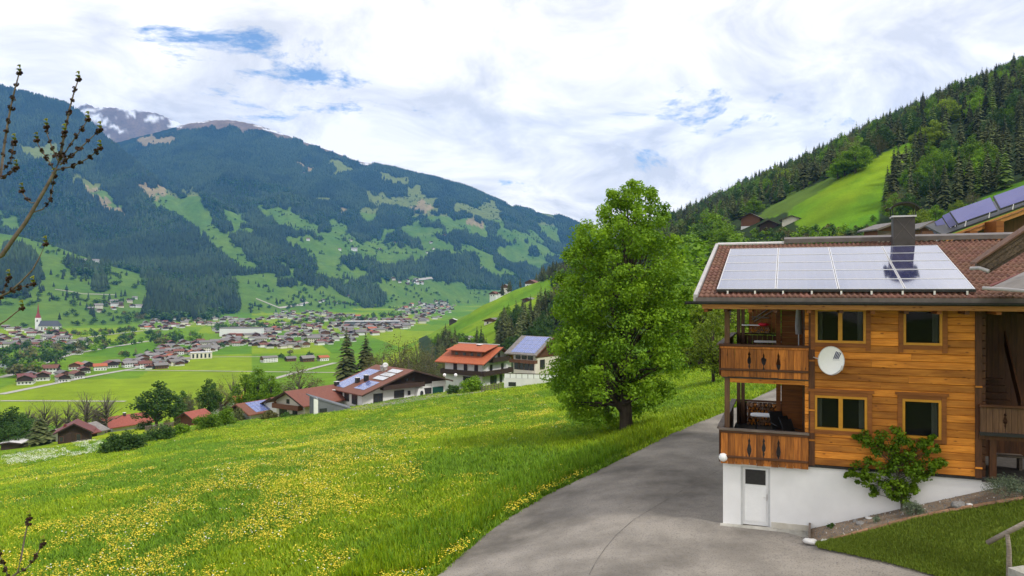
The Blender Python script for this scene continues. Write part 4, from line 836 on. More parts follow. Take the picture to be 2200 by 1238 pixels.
# --- tree kinds
K_round = [broadleaf('round_tree', m_leafd, 11, 75, 60), broadleaf('round_tree', m_leafd, 12, 85, 55, shape=(0.36, 0.6))]
K_bright = [broadleaf('bright_tree', m_leafy, 21, 60, 60, z0=0.12), broadleaf('bright_tree', m_leafy, 22, 70, 60, shape=(0.38, 0.55))]
K_fresh = [broadleaf('fresh_tree', m_leaf, 31, 75, 60, z0=0.1), broadleaf('fresh_tree', m_leaf, 32, 70, 55, shape=(0.34, 0.6))]
K_olive = [broadleaf('budding_tree', m_leafo, 41, 70, 34, leaf=(0.16, 0.3), twigs=60, limbs=30, bark=m_bark2), broadleaf('budding_tree', m_leafo, 42, 80, 30, leaf=(0.16, 0.3), shape=(0.36, 0.55), twigs=70, limbs=30, bark=m_bark2)]
K_bare = [broadleaf('bare_tree', m_leafo, 51, 55, 7, leaf=(0.12, 0.22), twigs=110, limbs=40, bark=m_bark2, z0=0.28), broadleaf('bare_tree', m_leafo, 52, 45, 6, leaf=(0.12, 0.22), shape=(0.30, 0.5), twigs=90, limbs=34, bark=m_bark2, z0=0.3)]
K_spruce = [conifer('spruce', m_needle, s, 23, 13, sl_, ragged=0.4) for s, sl_ in ((1, 0.15), (2, 0.18), (3, 0.13), (4, 0.20))]
K_sparse = [conifer('thin_spruce', m_needle, 7, 15, 8, 0.14, z0=0.28, ragged=0.5, bare=0.35)]
K_larch = [conifer('larch', m_needlel, 8, 16, 9, 0.17, ragged=0.4)]
# small fruit tree behind the big one
ft = broadleaf('fruit_tree', m_leafy, 61, 120, 42, leaf=(0.22, 0.42), shape=(0.42, 0.62), z0=0.14, rad=(0.6, 1.0), limbs=46, twigs=40)
q = at(1533, 66); fo_ = plant(ft, 'fruit_tree', 'small crooked fruit tree in thin yellow-green leaf left of the balcony', 'tree', q, (0.62, 0.62, 0.64)); fo_.rotation_euler = (0.0, R(-7), 1.0)
def tree_at(kinds, px, topy, depth, name, label, wide=1.0, group=None, i=None):
    p = at(px, depth); h = (CY-topy)/F_PX*depth-p.z
    parts = kinds[(i if i is not None else random.randrange(len(kinds))) % len(kinds)]; unit = 1.0 if kinds[0][0][1].name.startswith(('spruce', 'larch', 'thin')) else 10.0
    s = max(h, 2.0)/unit; return plant(parts, name, label, 'tree', p, (s*wide, s*wide, s), group)
for k, (px, ty, d, lab) in enumerate([(745, 704, 232, 'taller of two dark spruces behind the house with the blue solar roof'), (786, 716, 236, 'shorter of two dark spruces behind the house with the blue solar roof')]):
    tree_at(K_spruce, px, ty, d, 'spruce_tree', lab, 1.35, i=k)
for px, ty, d, w in [(822,738,235,1.1),(858,716,242,1.1),(895,722,246,1.0),(930,734,240,1.1),(962,742,252,1.0),(878,745,222,1.0),(915,752,224,1.0),(800,752,226,0.9),(985,736,270,1.0)]:
    tree_at(K_olive, px, ty, d, 'budding_tree', 'tall olive-brown budding tree in the row behind the white solar-roof house', w, 'budding trees behind the solar-roof house')
for px, ty, d, w in [(1008,742,275,1.1),(1035,728,300,1.0),(1062,735,285,1.0),(1096,722,320,1.1),(1118,712,330,1.0),(1140,700,330,1.1),(1160,690,320,1.0),(1170,668,330,1.0),(1000,722,330,1.0)]:
    tree_at(K_round, px, ty, d, 'leafy_tree', 'rounded mid-green tree on the slope behind the orange-roofed house', w, 'green trees behind the orange-roofed house')
for px, ty, d, w, kk, lab in [(645, 776, 225, 1.5, K_olive, 'broad budding tree on the field edge above the brown-roofed house'), (555, 788, 208, 0.9, K_fresh, 'tall fresh green tree behind the low solar-roof cottage'), (527, 800, 206, 0.9, K_fresh, 'fresh green tree, left neighbour of the tallest one behind the cottage'), (583, 803, 206, 0.8, K_fresh, 'fresh green tree, right neighbour of the tallest one behind the cottage'), (500, 792, 225, 0.9, K_bare, 'bare brown tree standing behind the fresh green trees near the cottage'), (475, 812, 215, 1.0, K_olive, 'brownish budding tree beside the green tree in the village below'), (448, 812, 205, 0.8, K_round, 'slim deep green tree between the apartment house and the cottage'), (336, 820, 190, 1.35, K_round, 'big round deep green tree left of the apartment house'), (408, 838, 200, 0.9, K_olive, 'thin pale budding tree in front of the apartment house'), (392, 838, 235, 0.9, K_round, 'green tree behind the apartment house roof')]:
    tree_at(kk, px, ty, d, 'garden_tree', lab, w)
for px, ty, d, w in [(60,868,205,1.1),(95,848,206,1.2),(146,852,205,1.0),(122,872,204,0.8),(186,840,204,1.35),(228,838,204,1.2),(165,878,206,0.8),(205,872,206,0.8)]:
    tree_at(K_bare, px, ty, d, 'bare_tree', 'leafless tree in the bare row at the edge of the yellow field', w, 'bare trees along the field edge')
for px, ty, d, w in [(8,882,185,1.4),(34,874,190,1.3),(55,890,183,1.3),(20,905,176,1.3)]:
    tree_at(K_round, px, ty, d, 'leafy_tree', 'bushy green tree in the clump at the left edge below the meadow', w, 'green trees at the left edge')
tree_at(K_spruce, 86, 888, 172, 'spruce_tree', 'dark conifer behind the small dark barn', 2.0, i=3)
# hillside trees near the house and around the farm
for px, ty, d, kk in [(1465,560,120,0),(1490,520,150,0),(1520,540,160,1),(1545,575,140,0),(1480,600,105,0),(1505,610,100,2),(1535,600,110,0),(1575,512,210,0),(1612,508,225,1),(1640,512,220,0),(1668,514,215,1),(1690,506,235,3),(1720,500,245,3),(1748,496,250,0),(1772,492,250,0),(1800,500,240,2),(1835,492,240,3),(1862,490,235,2),(1590,506,250,0),(1556,490,290,0),(1600,560,130,0),(1640,590,120,0),(1570,620,95,2),(1990,470,210,3),(1975,445,235,2),(1960,452,225,2),(2010,440,240,0),(2090,410,250,3),(2150,395,260,2),(2060,430,235,2),(2180,400,235,3),(1875,462,290,0),(1550,470,330,0),(1530,455,350,0),(1505,480,340,1),(1480,500,330,0)]:
    kind = [K_fresh, K_round, K_bright, K_olive][kk]; nm = ['fresh green', 'deep green', 'yellow-green', 'olive budding'][kk]
    tree_at(kind, px, ty, d, 'hillside_tree', f'{nm} leafy tree in the thicket on the slope above the house roof', random.uniform(1.15, 1.5), f'{nm} trees on the slope above the roof')
for px, py, hpx, kk in [(1665,400,46,2),(1688,402,40,2),(1815,378,55,0),(1838,372,62,0),(1800,385,40,0),(1858,352,40,0),(1760,300,40,3),(1985,330,58,2),(2005,322,64,2),(2035,270,60,2),(1960,268,40,2),(1740,340,40,0),(1700,360,36,3),(1650,420,36,0),(1890,330,42,3),(1920,315,40,3),(1620,462,40,0)]:
    p = g(px, py); kind = [K_fresh, K_round, K_bright, K_olive][kk]; nm = ['fresh green', 'deep green', 'bright yellow-green', 'olive budding'][kk]; s = hpx*p.y/F_PX/10
    plant(kind[random.randrange(2)], 'hillside_tree', f'{nm} tree at the edge of the steep hill meadow', 'tree', p, (s*1.35, s*1.35, s), f'{nm} trees edging the hill meadow')
# spruces of the hillside forest: the 300 that show largest are things, the rest one mass
n = 20000; X = rng.uniform(-130, 900, n); Y = rng.uniform(255, 1250, n); Z = H(X, Y); px, py = proj(X, Y, Z); u = X/Y
ok = (u > -0.10) & (u < 0.74) & (Z > -45)
for p in OWN_MEADOWS: ok &= ~inpoly(px, py-6, p)
ok &= ~((px > 1560) & (px < 1740) & (Y > 300) & (Y < 460) & (py > 440)); ok &= ~((px > 1600) & (px < 1920) & (Y < 300)); ok &= ~((Y < 330) & (px < 1500)); ok &= ~((px > 1690) & (px < 1880) & (py > 440) & (Y < 420))
ok &= (fbm(X/60, Y/60, 101, 3) > 0.30)
den = np.clip(1.0-(Y-300)/1800, 0.5, 1.0); ok &= rng.random(n) < den
X, Y, Z, px, py = X[ok], Y[ok], Z[ok], px[ok], py[ok]; hh = rng.uniform(8, 19, len(X)); kind_ = rng.choice(9, len(X), p=[0.19, 0.18, 0.16, 0.13, 0.09, 0.10, 0.05, 0.05, 0.05]); kind_ = np.where((kind_ < 4) & (fbm(X/45, Y/45, 151, 3) > 0.57), rng.integers(5, 9, len(X)), kind_)
ALLC = K_spruce+K_sparse+K_larch
inview = (px > -20) & (px < 2210); order = np.argsort(np.where(inview, Y, 1e9)); isc = kind_[order] < 6; near_i = order[isc][:300]; rest_i = np.setdiff1d(order, near_i)
for i in near_i:
    k = int(kind_[i]); zone = 'left of the hill meadow' if px[i] < 1690 else ('above the hill meadow' if px[i] < 1900 else 'right of the hill meadow'); plant(ALLC[k], 'spruce_tree' if k < 5 else 'larch_tree', ['dark green spruce in the steep forest ', 'thin bare-stemmed spruce in the steep forest ', 'light green larch in the steep forest '][0 if k < 4 else k-3]+zone, 'tree', (X[i], Y[i], Z[i]-0.3), (hh[i], hh[i], hh[i]), ['spruces ', 'thin spruces ', 'larches '][0 if k < 4 else k-3]+zone)
def joined(parts):
    me = bpy.data.meshes.new('tree'); bm = bmesh.new()
    for _, m_ in parts: bm.from_mesh(m_)
    bm.to_mesh(me); bm.free(); 
    for _, m_ in parts[-1:]: me.materials.append(m_.materials[0])
    return me
JC = [joined([p[1]]) for p in ALLC+[K_fresh[0], K_round[1], K_olive[0]]]
sc = np.where(kind_[rest_i] > 5, hh[rest_i]*0.085, hh[rest_i])[:, None]*np.ones(3); rt = np.zeros((len(rest_i), 3)); rt[:, 2] = rng.uniform(0, 6.28, len(rest_i))
scatter('hillside_forest', np.stack([X[rest_i], Y[rest_i], Z[rest_i]-0.3], 1), rt, sc, JC, kind_[rest_i], 'dark conifer forest covering the upper hillside', 'forest')
# forest on the opposite mountains
def farcone(mt, seed):
    rr = random.Random(seed); V = []; F = []; lv = []
    for z0, z1, r0 in ((0.05, 0.6, 0.20), (0.35, 1.0, 0.14)):
        o = len(V)
        for k in range(6): a = 1.047*k+rr.random()*0.5; V.append((math.cos(a)*r0*rr.uniform(.8, 1.2), math.sin(a)*r0*rr.uniform(.8, 1.2), z0)); lv.append(rr.random())
        V.append((0, 0, z1)); lv.append(0.7); F += [(o+k, o+(k+1) % 6, o+6) for k in range(6)]
    me = npmesh('far_spruce', V, F, mt, smooth=False); setlv(me, lv); return me
def farblob(mt, seed):
    r = np.random.default_rng(seed); me = leafcloud('far_leafy', [(0, 0, 0.55), (0.2, 0, 0.45), (-0.2, 0.1, 0.45), (0, -0.2, 0.5), (0, 0.15, 0.75)], [0.32]*5, 22, (0.16, 0.28), mt, seed); return me
n = 330000; th_ = rng.uniform(-0.70, 0.16, n); rr_ = np.sqrt(rng.uniform(1350**2, 6350**2, n)); X = rr_*np.sin(th_); Y = rr_*np.cos(th_); Z = H(X, Y)
c_, fo = classify(X, Y, Z); fo &= (Y > 1300) & (Z > -74); keep = fo & (rng.random(n) < 0.92)
sp = (~fo) & (Z > -74) & (Y > 1400) & (Z < 700) & (rng.random(n) < np.where(Y < 2800, 0.075, 0.035)) & (fbm(X/90, Y/90, 111, 3) > 0.5)
keep |= sp
X, Y, Z = X[keep], Y[keep], Z[keep]; spk = sp[keep]; n = len(X); hh = rng.uniform(17, 31, n)*np.where(spk, 0.6, 1.0); hh = hh*np.clip(1.15-Z/2600, 0.5, 1.1)
light = (fbm(X/170, Y/170, 121, 4) > 0.54) & (Z < 650) & (rng.random(n) < 0.55) | (spk & (rng.random(n) < 0.5))
mid = (fbm(X/120+5, Y/200, 161, 5) > 0.5+rng.normal(0, 0.05, n)); idx = np.where(light, 3+rng.integers(0, 2, n), np.where(mid, 5+rng.integers(0, 2, n), rng.integers(0, 3, n))); sc = np.stack([hh*rng.uniform(0.9, 1.5, n), hh*rng.uniform(0.9, 1.5, n), hh], 1); sc[light] *= np.array((0.8, 0.8, 0.62)); rt = np.zeros((n, 3)); rt[:, 2] = rng.uniform(0, 6.28, n)
scatter('mountain_forest', np.stack([X, Y, Z-0.5], 1), rt, sc, [farcone(m_farn, 1), farcone(m_farn, 2), farcone(m_farn, 3), farblob(m_leafd, 4), farblob(m_leafd, 5), farcone(m_farm, 7), farcone(m_farm, 8)], idx, 'dark forest covering the mountains across the valley', 'forest')
# trees along the river and between the villages
P = []
def band(poly, cnt, h0, h1_):
    xs = [p[0] for p in poly]; ys = [p[1] for p in poly]; k = 0
    while k < cnt:
        a, b_ = random.uniform(min(xs), max(xs)), random.uniform(min(ys), max(ys))
        if not inpoly(np.array([a]), np.array([b_]), poly)[0]: continue
        q = g(a, b_); P.append((q.x, q.y, q.z, random.uniform(h0, h1_))); k += 1
band([(0,760),(90,745),(150,745),(250,732),(300,720),(330,735),(250,752),(150,770),(110,790),(60,812),(0,815)], 130, 7, 14)
band([(300,716),(420,722),(440,735),(330,745)], 40, 7, 13); band([(455,706),(560,700),(640,693),(760,686),(760,693),(640,702),(560,710),(460,716)], 90, 8, 14)
band([(760,684),(880,672),(900,676),(770,694)], 40, 9, 15); band([(90,712),(210,716),(290,708),(300,714),(200,726),(100,722)], 46, 7, 12); band([(260,676),(440,690),(440,698),(270,690)], 46, 8, 14); band([(700,648),(860,664),(880,668),(720,654)], 40, 9, 14); band([(560,760),(720,765),(720,772),(600,776)], 8, 5, 8)
band([(250,762),(480,742),(700,735),(700,741),(480,748),(260,772)], 36, 4, 8)
P = np.array(P); n = len(P); rt = np.zeros((n, 3)); rt[:, 2] = rng.uniform(0, 6.28, n); sc = np.stack([P[:, 3]*1.1, P[:, 3]*1.1, P[:, 3]*0.95], 1)
scatter('riverside_trees', P[:, :3], rt, sc, [farblob(m_leafd, 14), farblob(m_leaf, 15), farblob(m_leafo, 16), farcone(m_needle, 6)], rng.choice(4, n, p=[0.45, 0.25, 0.22, 0.08]), 'belt of green trees along the river and between the villages', 'woodland')
P = []
band([(1560,508),(1640,502),(1720,497),(1800,494),(1890,492),(1890,514),(1560,520)], 90, 1.5, 3.8); band([(1620,440),(1690,405),(1780,372),(1790,380),(1700,425),(1640,455)], 14, 2, 4)
P = np.array(P); n = len(P); rt = np.zeros((n, 3)); rt[:, 2] = rng.uniform(0, 6.28, n); sc = np.stack([P[:, 3]*1.2, P[:, 3]*1.2, P[:, 3]], 1)
scatter('hillside_shrubs', P[:, :3], rt, sc, [farblob(m_leafd, 24), farblob(m_leaf, 25), farblob(m_leafo, 26)], rng.choice(3, n, p=[0.4, 0.35, 0.25]), 'thicket of shrubs round the hill farm', 'shrubs')
# bushes and hedge below the meadow
def bush(px, by, wpx, hpx, depth, mt, name, label, seed, n=40, per=60, leaf=(0.22, 0.42), cat='bush', deep=0.8):
    p = at(px, depth); w = wpx*depth/F_PX/2; h = hpx*depth/F_PX; r = np.random.default_rng(seed); C = []; cr = []
    while len(C) < n:
        a = r.random()*6.283; q = math.sqrt(r.random()); f = r.random(); 
        if f > math.sqrt(max(0, 1-q*q))+0.05: continue
        c = 0.22*h+0.10*w*r.random(); C.append((math.cos(a)*q*(w-c*0.5), math.sin(a)*q*(w-c*0.5)*deep, max(0.1, f*(h-c*0.6)))); cr.append(c)
    o = thing(name, label, cat, p); link('foliage', leafcloud(name+'_foliage', C, cr, per, leaf, mt, seed), o)
    mb = MB()
    for k in range(7): mb.tube(curve((random.uniform(-.2, .2)*w, random.uniform(-.2, .2)*w, -0.4), C[k*3], 3), [0.07*h/3, 0.05*h/3, 0.03*h/3, 0.01], 5)
    mb.build('stems', m_bark, o)
    return o
bush(268, 970, 104, 44, 114, m_leafd, 'bush', 'broad dark green bush by the white flower patch', 1, 90)
bush(345, 946, 72, 34, 126, m_leafd, 'bush', 'low dark bush between the broad bush and the red-roofed shed', 2, 60)
bush(388, 935, 50, 24, 132, m_leaf, 'bush', 'small light green bush in front of the red-roofed shed', 3, 40)
bush(446, 918, 66, 42, 139, m_leaf, 'bush', 'rounded green bush beside the red-roofed shed', 4, 60)
bush(482, 908, 60, 42, 144, m_leaf, 'bush', 'rounded green bush beside the low solar-roof cottage', 5, 60)
bush(512, 888, 30, 30, 157, m_needle, 'bush', 'dark conical conifer shrub in front of the low cottage', 6, 40)
bush(580, 892, 40, 20, 149, m_leafo, 'bush', 'olive garden bush below the brown-roofed house', 7, 30)
bush(620, 888, 44, 12, 147, m_leafd, 'bush', 'low dark hedge below the brown-roofed house', 8, 30)
bush(1015, 836, 60, 36, 148, m_leaf, 'bush', 'spreading green garden tree in front of the orange-roofed house', 9, 60, cat='tree')
bush(975, 842, 40, 22, 150, m_leafd, 'bush', 'dark hedge by the green garage door', 10, 30)
bush(310, 905, 40, 24, 195, m_leafd, 'bush', 'green bush behind the red long-roofed house', 11, 30)
bush(380, 893, 60, 20, 190, m_leafo, 'bush', 'brownish hedge in front of the apartment house', 12, 30)
# grass of the meadow: tufts and dandelions
def tuft(mt, seed, nb=9, h=(0.10, 0.24), w=0.012, spread=0.10):
    rr = random.Random(seed); V = []; F = []; lv = []
    for k in range(nb):
        a = rr.random()*6.283; x, y = rr.uniform(-spread, spread), rr.uniform(-spread, spread); hh_ = rr.uniform(*h); b_ = hh_*rr.uniform(0.2, 0.7); ca, sa = math.cos(a), math.sin(a); o = len(V); t_ = rr.random()
        for q, ww, z in ((0, w, -0.02), (0.35, w*0.8, 0.55), (1.0, w*0.15, 1.0)):
            for s in (-1, 1): V.append((x+ca*b_*q-sa*ww*s, y+sa*b_*q+ca*ww*s, z*hh_)); lv.append(t_)
        F += [(o, o+1, o+3, o+2), (o+2, o+3, o+5, o+4)]
    me = npmesh('grass_tuft', V, F, mt, smooth=False); setlv(me, lv); return me
def dandelion(mt, seed, n=5, r0=0.024, spread=0.16, h=(0.20, 0.32)):
    rr = random.Random(seed); V = []; F = []; lv = []
    for k in range(n):
        x, y, z = rr.uniform(-spread, spread), rr.uniform(-spread, spread), rr.uniform(*h); tx, ty = rr.uniform(-.5, .5), rr.uniform(-.6, .3); o = len(V); t_ = rr.random()
        V.append((x, y, z+0.012)); lv.append(t_)
        for i in range(6): a = 1.047*i; c, s = math.cos(a)*r0, math.sin(a)*r0; V.append((x+c, y+s, z+c*tx+s*ty)); lv.append(t_)
        F += [(o, o+1+i, o+1+(i+1) % 6) for i in range(6)]
    me = npmesh('dandelion', V, F, mt, smooth=False); setlv(me, lv); return me
def field(n, r0, r1, a0=-0.66, a1=0.62):
    t_ = rng.uniform(a0, a1, n); r_ = np.exp(rng.uniform(math.log(r0), math.log(r1), n)); X, Y = r_*np.sin(t_), r_*np.cos(t_)
    xl = (X-HO[0])*HE[0]+(Y-HO[1])*HE[1]; yl = (X-HO[0])*HB[0]+(Y-HO[1])*HB[1]
    ok = ~inpoly(X, Y, DRIVE) & ~((xl > -0.3) & (yl > -12) & (yl < 14)) & ~((X > -4) & (Y < 21))
    return X[ok], Y[ok], r_[ok]
X, Y, r_ = field(170000, 17, 175); Z = H(X, Y); n = len(X)
edge = np.full(n, 99.0)
for a, b_ in zip(DL[:-1], DL[1:]):
    ax, ay = a; bx, by = b_; L2 = (bx-ax)**2+(by-ay)**2+1e-9; t_ = np.clip(((X-ax)*(bx-ax)+(Y-ay)*(by-ay))/L2, 0, 1); edge = np.minimum(edge, np.hypot(X-ax-t_*(bx-ax), Y-ay-t_*(by-ay)))
s = (1+r_/70)*rng.uniform(0.7, 1.3, n); zs = np.minimum(s, 1.25); tall = np.where((edge > 0.5) & (edge < 3.4) & (Y > 24) & (X < 12), 1.9, 1.0)*np.where(edge < 0.5, 0.75, 1.0)*np.where(X > 9, 0.7, 1.0)
rt = np.stack([rng.normal(0, .1, n), rng.normal(0, .1, n), rng.uniform(0, 6.28, n)], 1); sc = np.stack([s, s, zs*tall], 1)
scatter('meadow_grass', np.stack([X, Y, Z], 1), rt, sc, [tuft(m_grass, 0), tuft(m_grass, 1), tuft(m_grass2, 2), tuft(m_grass2, 3)], rng.integers(0, 2, n)+2*(fbm(X/9+0.2*Y/9, Y/14, 171, 4) > 0.5+rng.normal(0, 0.05, n)), 'bright green grass of the sloping meadow', 'grass')
X, Y, r_ = field(150000, 17, 190, -0.66, 0.20); Z = H(X, Y)
pt = fbm(X/2.2+0.25*Y/2.2, Y/3.2, 131, 4)*0.55+fbm(X/16, Y/18, 141, 4)*0.45; ok = (rng.random(len(X)) < np.clip((pt-0.475)*3.6, 0.015, 0.36)*np.clip(1.2-r_/170, 0.3, 1)) & (X < 4)
ok &= ~((np.hypot((X-2)/7, (Y-41)/5) < 1))
X, Y, Z, r_ = X[ok], Y[ok], Z[ok], r_[ok]; n = len(X); s = (0.82+r_/85)*rng.uniform(0.6, 1.2, n); rt = np.zeros((n, 3)); rt[:, 2] = rng.uniform(0, 6.28, n)
wf = rng.random(n) < 0.06
scatter('dandelions', np.stack([X, Y, Z], 1), rt, np.stack([s, s, np.full(n, 1.05)], 1), [dandelion(m_dandy, 1), dandelion(m_dandy, 2), dandelion(m_dandy, 3, 3), dandelion(m_whitef, 4, 2)], np.where(wf, 3, rng.integers(0, 3, n)), 'yellow dandelions speckling the meadow', 'flowers')
PW = []
while len(PW) < 520:
    a, b_ = random.uniform(0, 222), random.uniform(945, 1002)
    if inpoly(np.array([a]), np.array([b_]), [(0,985),(90,968),(190,948),(222,952),(220,972),(130,990),(0,1006)])[0] and fbm(np.array([a/22]), np.array([b_/9]), 7, 3)[0] > 0.42: PW.append(tuple(g(a, b_)))
PW = np.array(PW); n = len(PW); rt = np.zeros((n, 3)); rt[:, 2] = rng.uniform(0, 6.28, n)
scatter('white_flowers', PW, rt, np.full((n, 3), 2.2)*np.array((1, 1, 0.8)), [dandelion(m_whitef, 8, 6), dandelion(m_whitef, 9, 5)], rng.integers(0, 2, n), 'patch of white flowers beside the broad bush', 'flowers')

# ---------------------------------------------------------------- houses below the meadow
m_orange = pmat('orange_red_roof', (0.31, 0.080, 0.034), (0.41, 0.118, 0.050), 2.0, rough=0.7, c3=(0.25, 0.06, 0.025), s3=6, a3=0.4)
m_redroof = pmat('red_sheet_roof', (0.23, 0.055, 0.038), (0.30, 0.082, 0.056), 2.0, rough=0.6)
m_maroon = pmat('maroon_roof', (0.115, 0.032, 0.030), (0.17, 0.05, 0.042), 2.0, rough=0.6)
m_brownroof = pmat('red_brown_roof', (0.125, 0.045, 0.030), (0.185, 0.070, 0.045), 1.5, (1, 6, 1), rough=0.65, rnd=0.1)
m_greyroof = pmat('grey_brown_roof', (0.135, 0.122, 0.115), (0.22, 0.20, 0.19), 2.0, rough=0.7, rnd=0.25)
m_slate = pmat('blue_grey_slab', (0.115, 0.125, 0.14), (0.15, 0.16, 0.175), 1.0, rough=0.8)
m_wall = pmat('white_house_render', (0.68, 0.68, 0.66), (0.76, 0.76, 0.75), 1.2, rough=0.9, rnd=0.06)
m_cream = pmat('cream_house_render', (0.62, 0.58, 0.48), (0.70, 0.66, 0.56), 1.2, rough=0.9, rnd=0.06)
m_dwood = pmat('dark_barn_wood', (0.030, 0.019, 0.014), (0.065, 0.042, 0.030), 3.0, (9, 9, 0.6), rough=0.85, rnd=0.2)
m_mwood = pmat('brown_barn_wood', (0.095, 0.042, 0.022), (0.165, 0.078, 0.040), 3.0, (9, 9, 0.6), rough=0.85, rnd=0.2)
m_gdoor = pmat('green_garage_door', (0.008, 0.055, 0.038), (0.012, 0.075, 0.05), 2, (1, 1, 8), rough=0.5)
m_pane = pmat('dark_window_pane', (0.025, 0.028, 0.032), (0.045, 0.05, 0.055), 6, rough=0.12, spec=0.5)
m_pvblue = pvmat('blue_solar_cells', (0.030, 0.065, 0.28), (0.42, 0.45, 0.58), 6, 3, ior=1.5, rough=0.25)
m_pvgrey = pvmat('grey_solar_collector', (0.40, 0.42, 0.46), (0.66, 0.66, 0.66), 1, 1, ior=1.6, rough=0.25)
m_pave = pmat('grey_brown_yard_paving', (0.20, 0.175, 0.16), (0.27, 0.24, 0.225), 0.8, rough=0.9, c3=(0.15, 0.13, 0.12), s3=4, a3=0.5)
def gz_pt(px, d, dz=0.0):
    p = at(px, d); return Vector((p.x, p.y, p.z+dz))
class GH:
    def __init__(s, name, label, px, d, ang, W, D, hl, ha, hr, xa, wallm=None, roofm=None, woodm=None, over=1.0, oy=1.2, wood=None, z=None, th=0.22, cat='house', sink=2.5):
        s.W, s.D, s.hl, s.ha, s.hr, s.xa, s.over, s.oy = W, D, hl, ha, hr, xa, over, oy
        p = at(px, d); 
        if z is not None: p.z = z
        s.p, s.ang = p, R(ang); s.o = thing(name, label, cat, p, R(ang)); wm = woodm or m_dwood
        MB().prism([(0, -sink), (W, -sink), (W, hr), (xa, ha), (0, hl)], 0, D).build('wall', wallm or m_wall, s.o)
        if wood is not None:
            lz = max(wood, 0); a = [(0, lz)] if lz < hl else [(xa*(lz-hl)/(ha-hl), lz)]; b_ = [(W, lz)] if lz < hr else [(W-(W-xa)*(lz-hr)/(ha-hr), lz)]
            pts = a+b_+([(W, hr)] if lz < hr else [])+[(xa, ha)]+([(0, hl)] if lz < hl else []); MB().prism(pts, -0.10, -0.003).build('gable_cladding', wm, s.o)
            MB().prism(pts, D+0.003, D+0.1).build('gable_cladding', wm, s.o)
        kl = (ha-hl)/xa; kr = (ha-hr)/(W-xa); s.kl, s.kr = kl, kr; u = 0.02; rm = roofm or m_brownroof
        s.roof = MB().slab([(-over, -oy, hl-kl*over+th+u), (xa, -oy, ha+th+u), (xa, D+oy, ha+th+u), (-over, D+oy, hl-kl*over+th+u)], th).slab([(xa, -oy, ha+th+u), (W+over, -oy, hr-kr*over+th+u), (W+over, D+oy, hr-kr*over+th+u), (xa, D+oy, ha+th+u)], th).build('roof', rm, s.o)
        mb = MB(); e = 0.05
        for (x0, z0, x1, z1) in ((-over, hl-kl*over, xa, ha), (xa, ha, W+over, hr-kr*over)):
            mb.slab([(x0, -oy-e-0.03, z0+th+u-0.04), (x1, -oy-e-0.03, z1+th+u-0.04), (x1, -oy-0.003, z1+th+u-0.04), (x0, -oy-0.003, z0+th+u-0.04)], th+0.06)
        mb.build('verge_board', wm, s.roof)
    def win(s, face, u, z, w, h, fm=None, name='window', pm=None):
        fm = fm or m_dwood; f = 0.09; mb = MB(); pn = MB()
        def bx(m, a, b_, z0, z1, t0, t1):
            if face == 'F': m.box(a, b_, -t1, -t0, z0, z1)
            elif face == 'L': m.box(-t1, -t0, a, b_, z0, z1)
            else: m.box(s.W+t0, s.W+t1, a, b_, z0, z1)
        t0 = 0.103 if face == 'F' and False else 0.003
        bx(mb, u, u+f, z, z+h, t0, 0.14); bx(mb, u+w-f, u+w, z, z+h, t0, 0.14); bx(mb, u+f, u+w-f, z, z+f, t0, 0.14); bx(mb, u+f, u+w-f, z+h-f, z+h, t0, 0.14)
        if w > 1.3: bx(mb, u+w/2-f/2, u+w/2+f/2, z+f, z+h-f, t0, 0.135)
        o = mb.build(name, fm, s.o); bx(pn, u+f, u+w-f, z+f, z+h-f, t0, 0.11); pn.build('pane', pm or m_pane, o); return o
    def balc(s, face, a, b_, z, h=0.95, out=1.2, mt=None):
        mb = MB(); m_ = mt or m_dwood; rl = MB()
        if face == 'F': mb.box(a, b_, -out, -0.11, z-0.12, z); rl.box(a, b_, -out-0.06, -out, z-0.2, z+h); rl.box(a-0.06, a, -out, -0.11, z-0.2, z+h); rl.box(b_, b_+0.06, -out, -0.11, z-0.2, z+h)
        elif face == 'L': mb.box(-out, -0.11, a, b_, z-0.12, z); rl.box(-out-0.06, -out, a, b_, z-0.2, z+h); rl.box(-out, -0.11, a-0.06, a, z-0.2, z+h); rl.box(-out, -0.11, b_, b_+0.06, z-0.2, z+h)
        o = mb.build('balcony', m_, s.o); rl.build('balcony_parapet', m_, o); return o
    def chim(s, x, y, w=0.7, h=1.4, mt=None, cap=None):
        zr = s.hl+s.kl*x if x < s.xa else s.hr+s.kr*(s.W-x); o = MB().box(x-w/2, x+w/2, y-w/2, y+w/2, zr-0.3, zr+0.25+h).build('chimney', mt or m_black, s.roof); MB().box(x-w*0.62, x+w*0.62, y-w*0.62, y+w*0.62, zr+0.25+h, zr+0.33+h).build('chimney_cap', cap or m_palemetal, o)
    def array(s, label, side, a0, a1, y0, y1, na, ny, mt=None, up=0.34, name='solar_array'):
        """panels on a roof slope: a along the slope (x), y along the ridge"""
        o = thing(name, label, 'solar panels', s.p, s.ang); mt = mt or m_pvblue
        for i in range(na):
            for j in range(ny):
                xa, xb = a0+(a1-a0)*i/na+0.04, a0+(a1-a0)*(i+1)/na-0.04; ya, yb = y0+(y1-y0)*j/ny+0.04, y0+(y1-y0)*(j+1)/ny-0.04
                zf = (lambda x: s.hl+s.kl*x+up) if side == 'L' else (lambda x: s.hr+s.kr*(s.W-x)+up)
                MB().slab([(xa, ya, zf(xa)), (xb, ya, zf(xb)), (xb, yb, zf(xb)), (xa, yb, zf(xa))], 0.06).build('panel', mt, o)
        return o
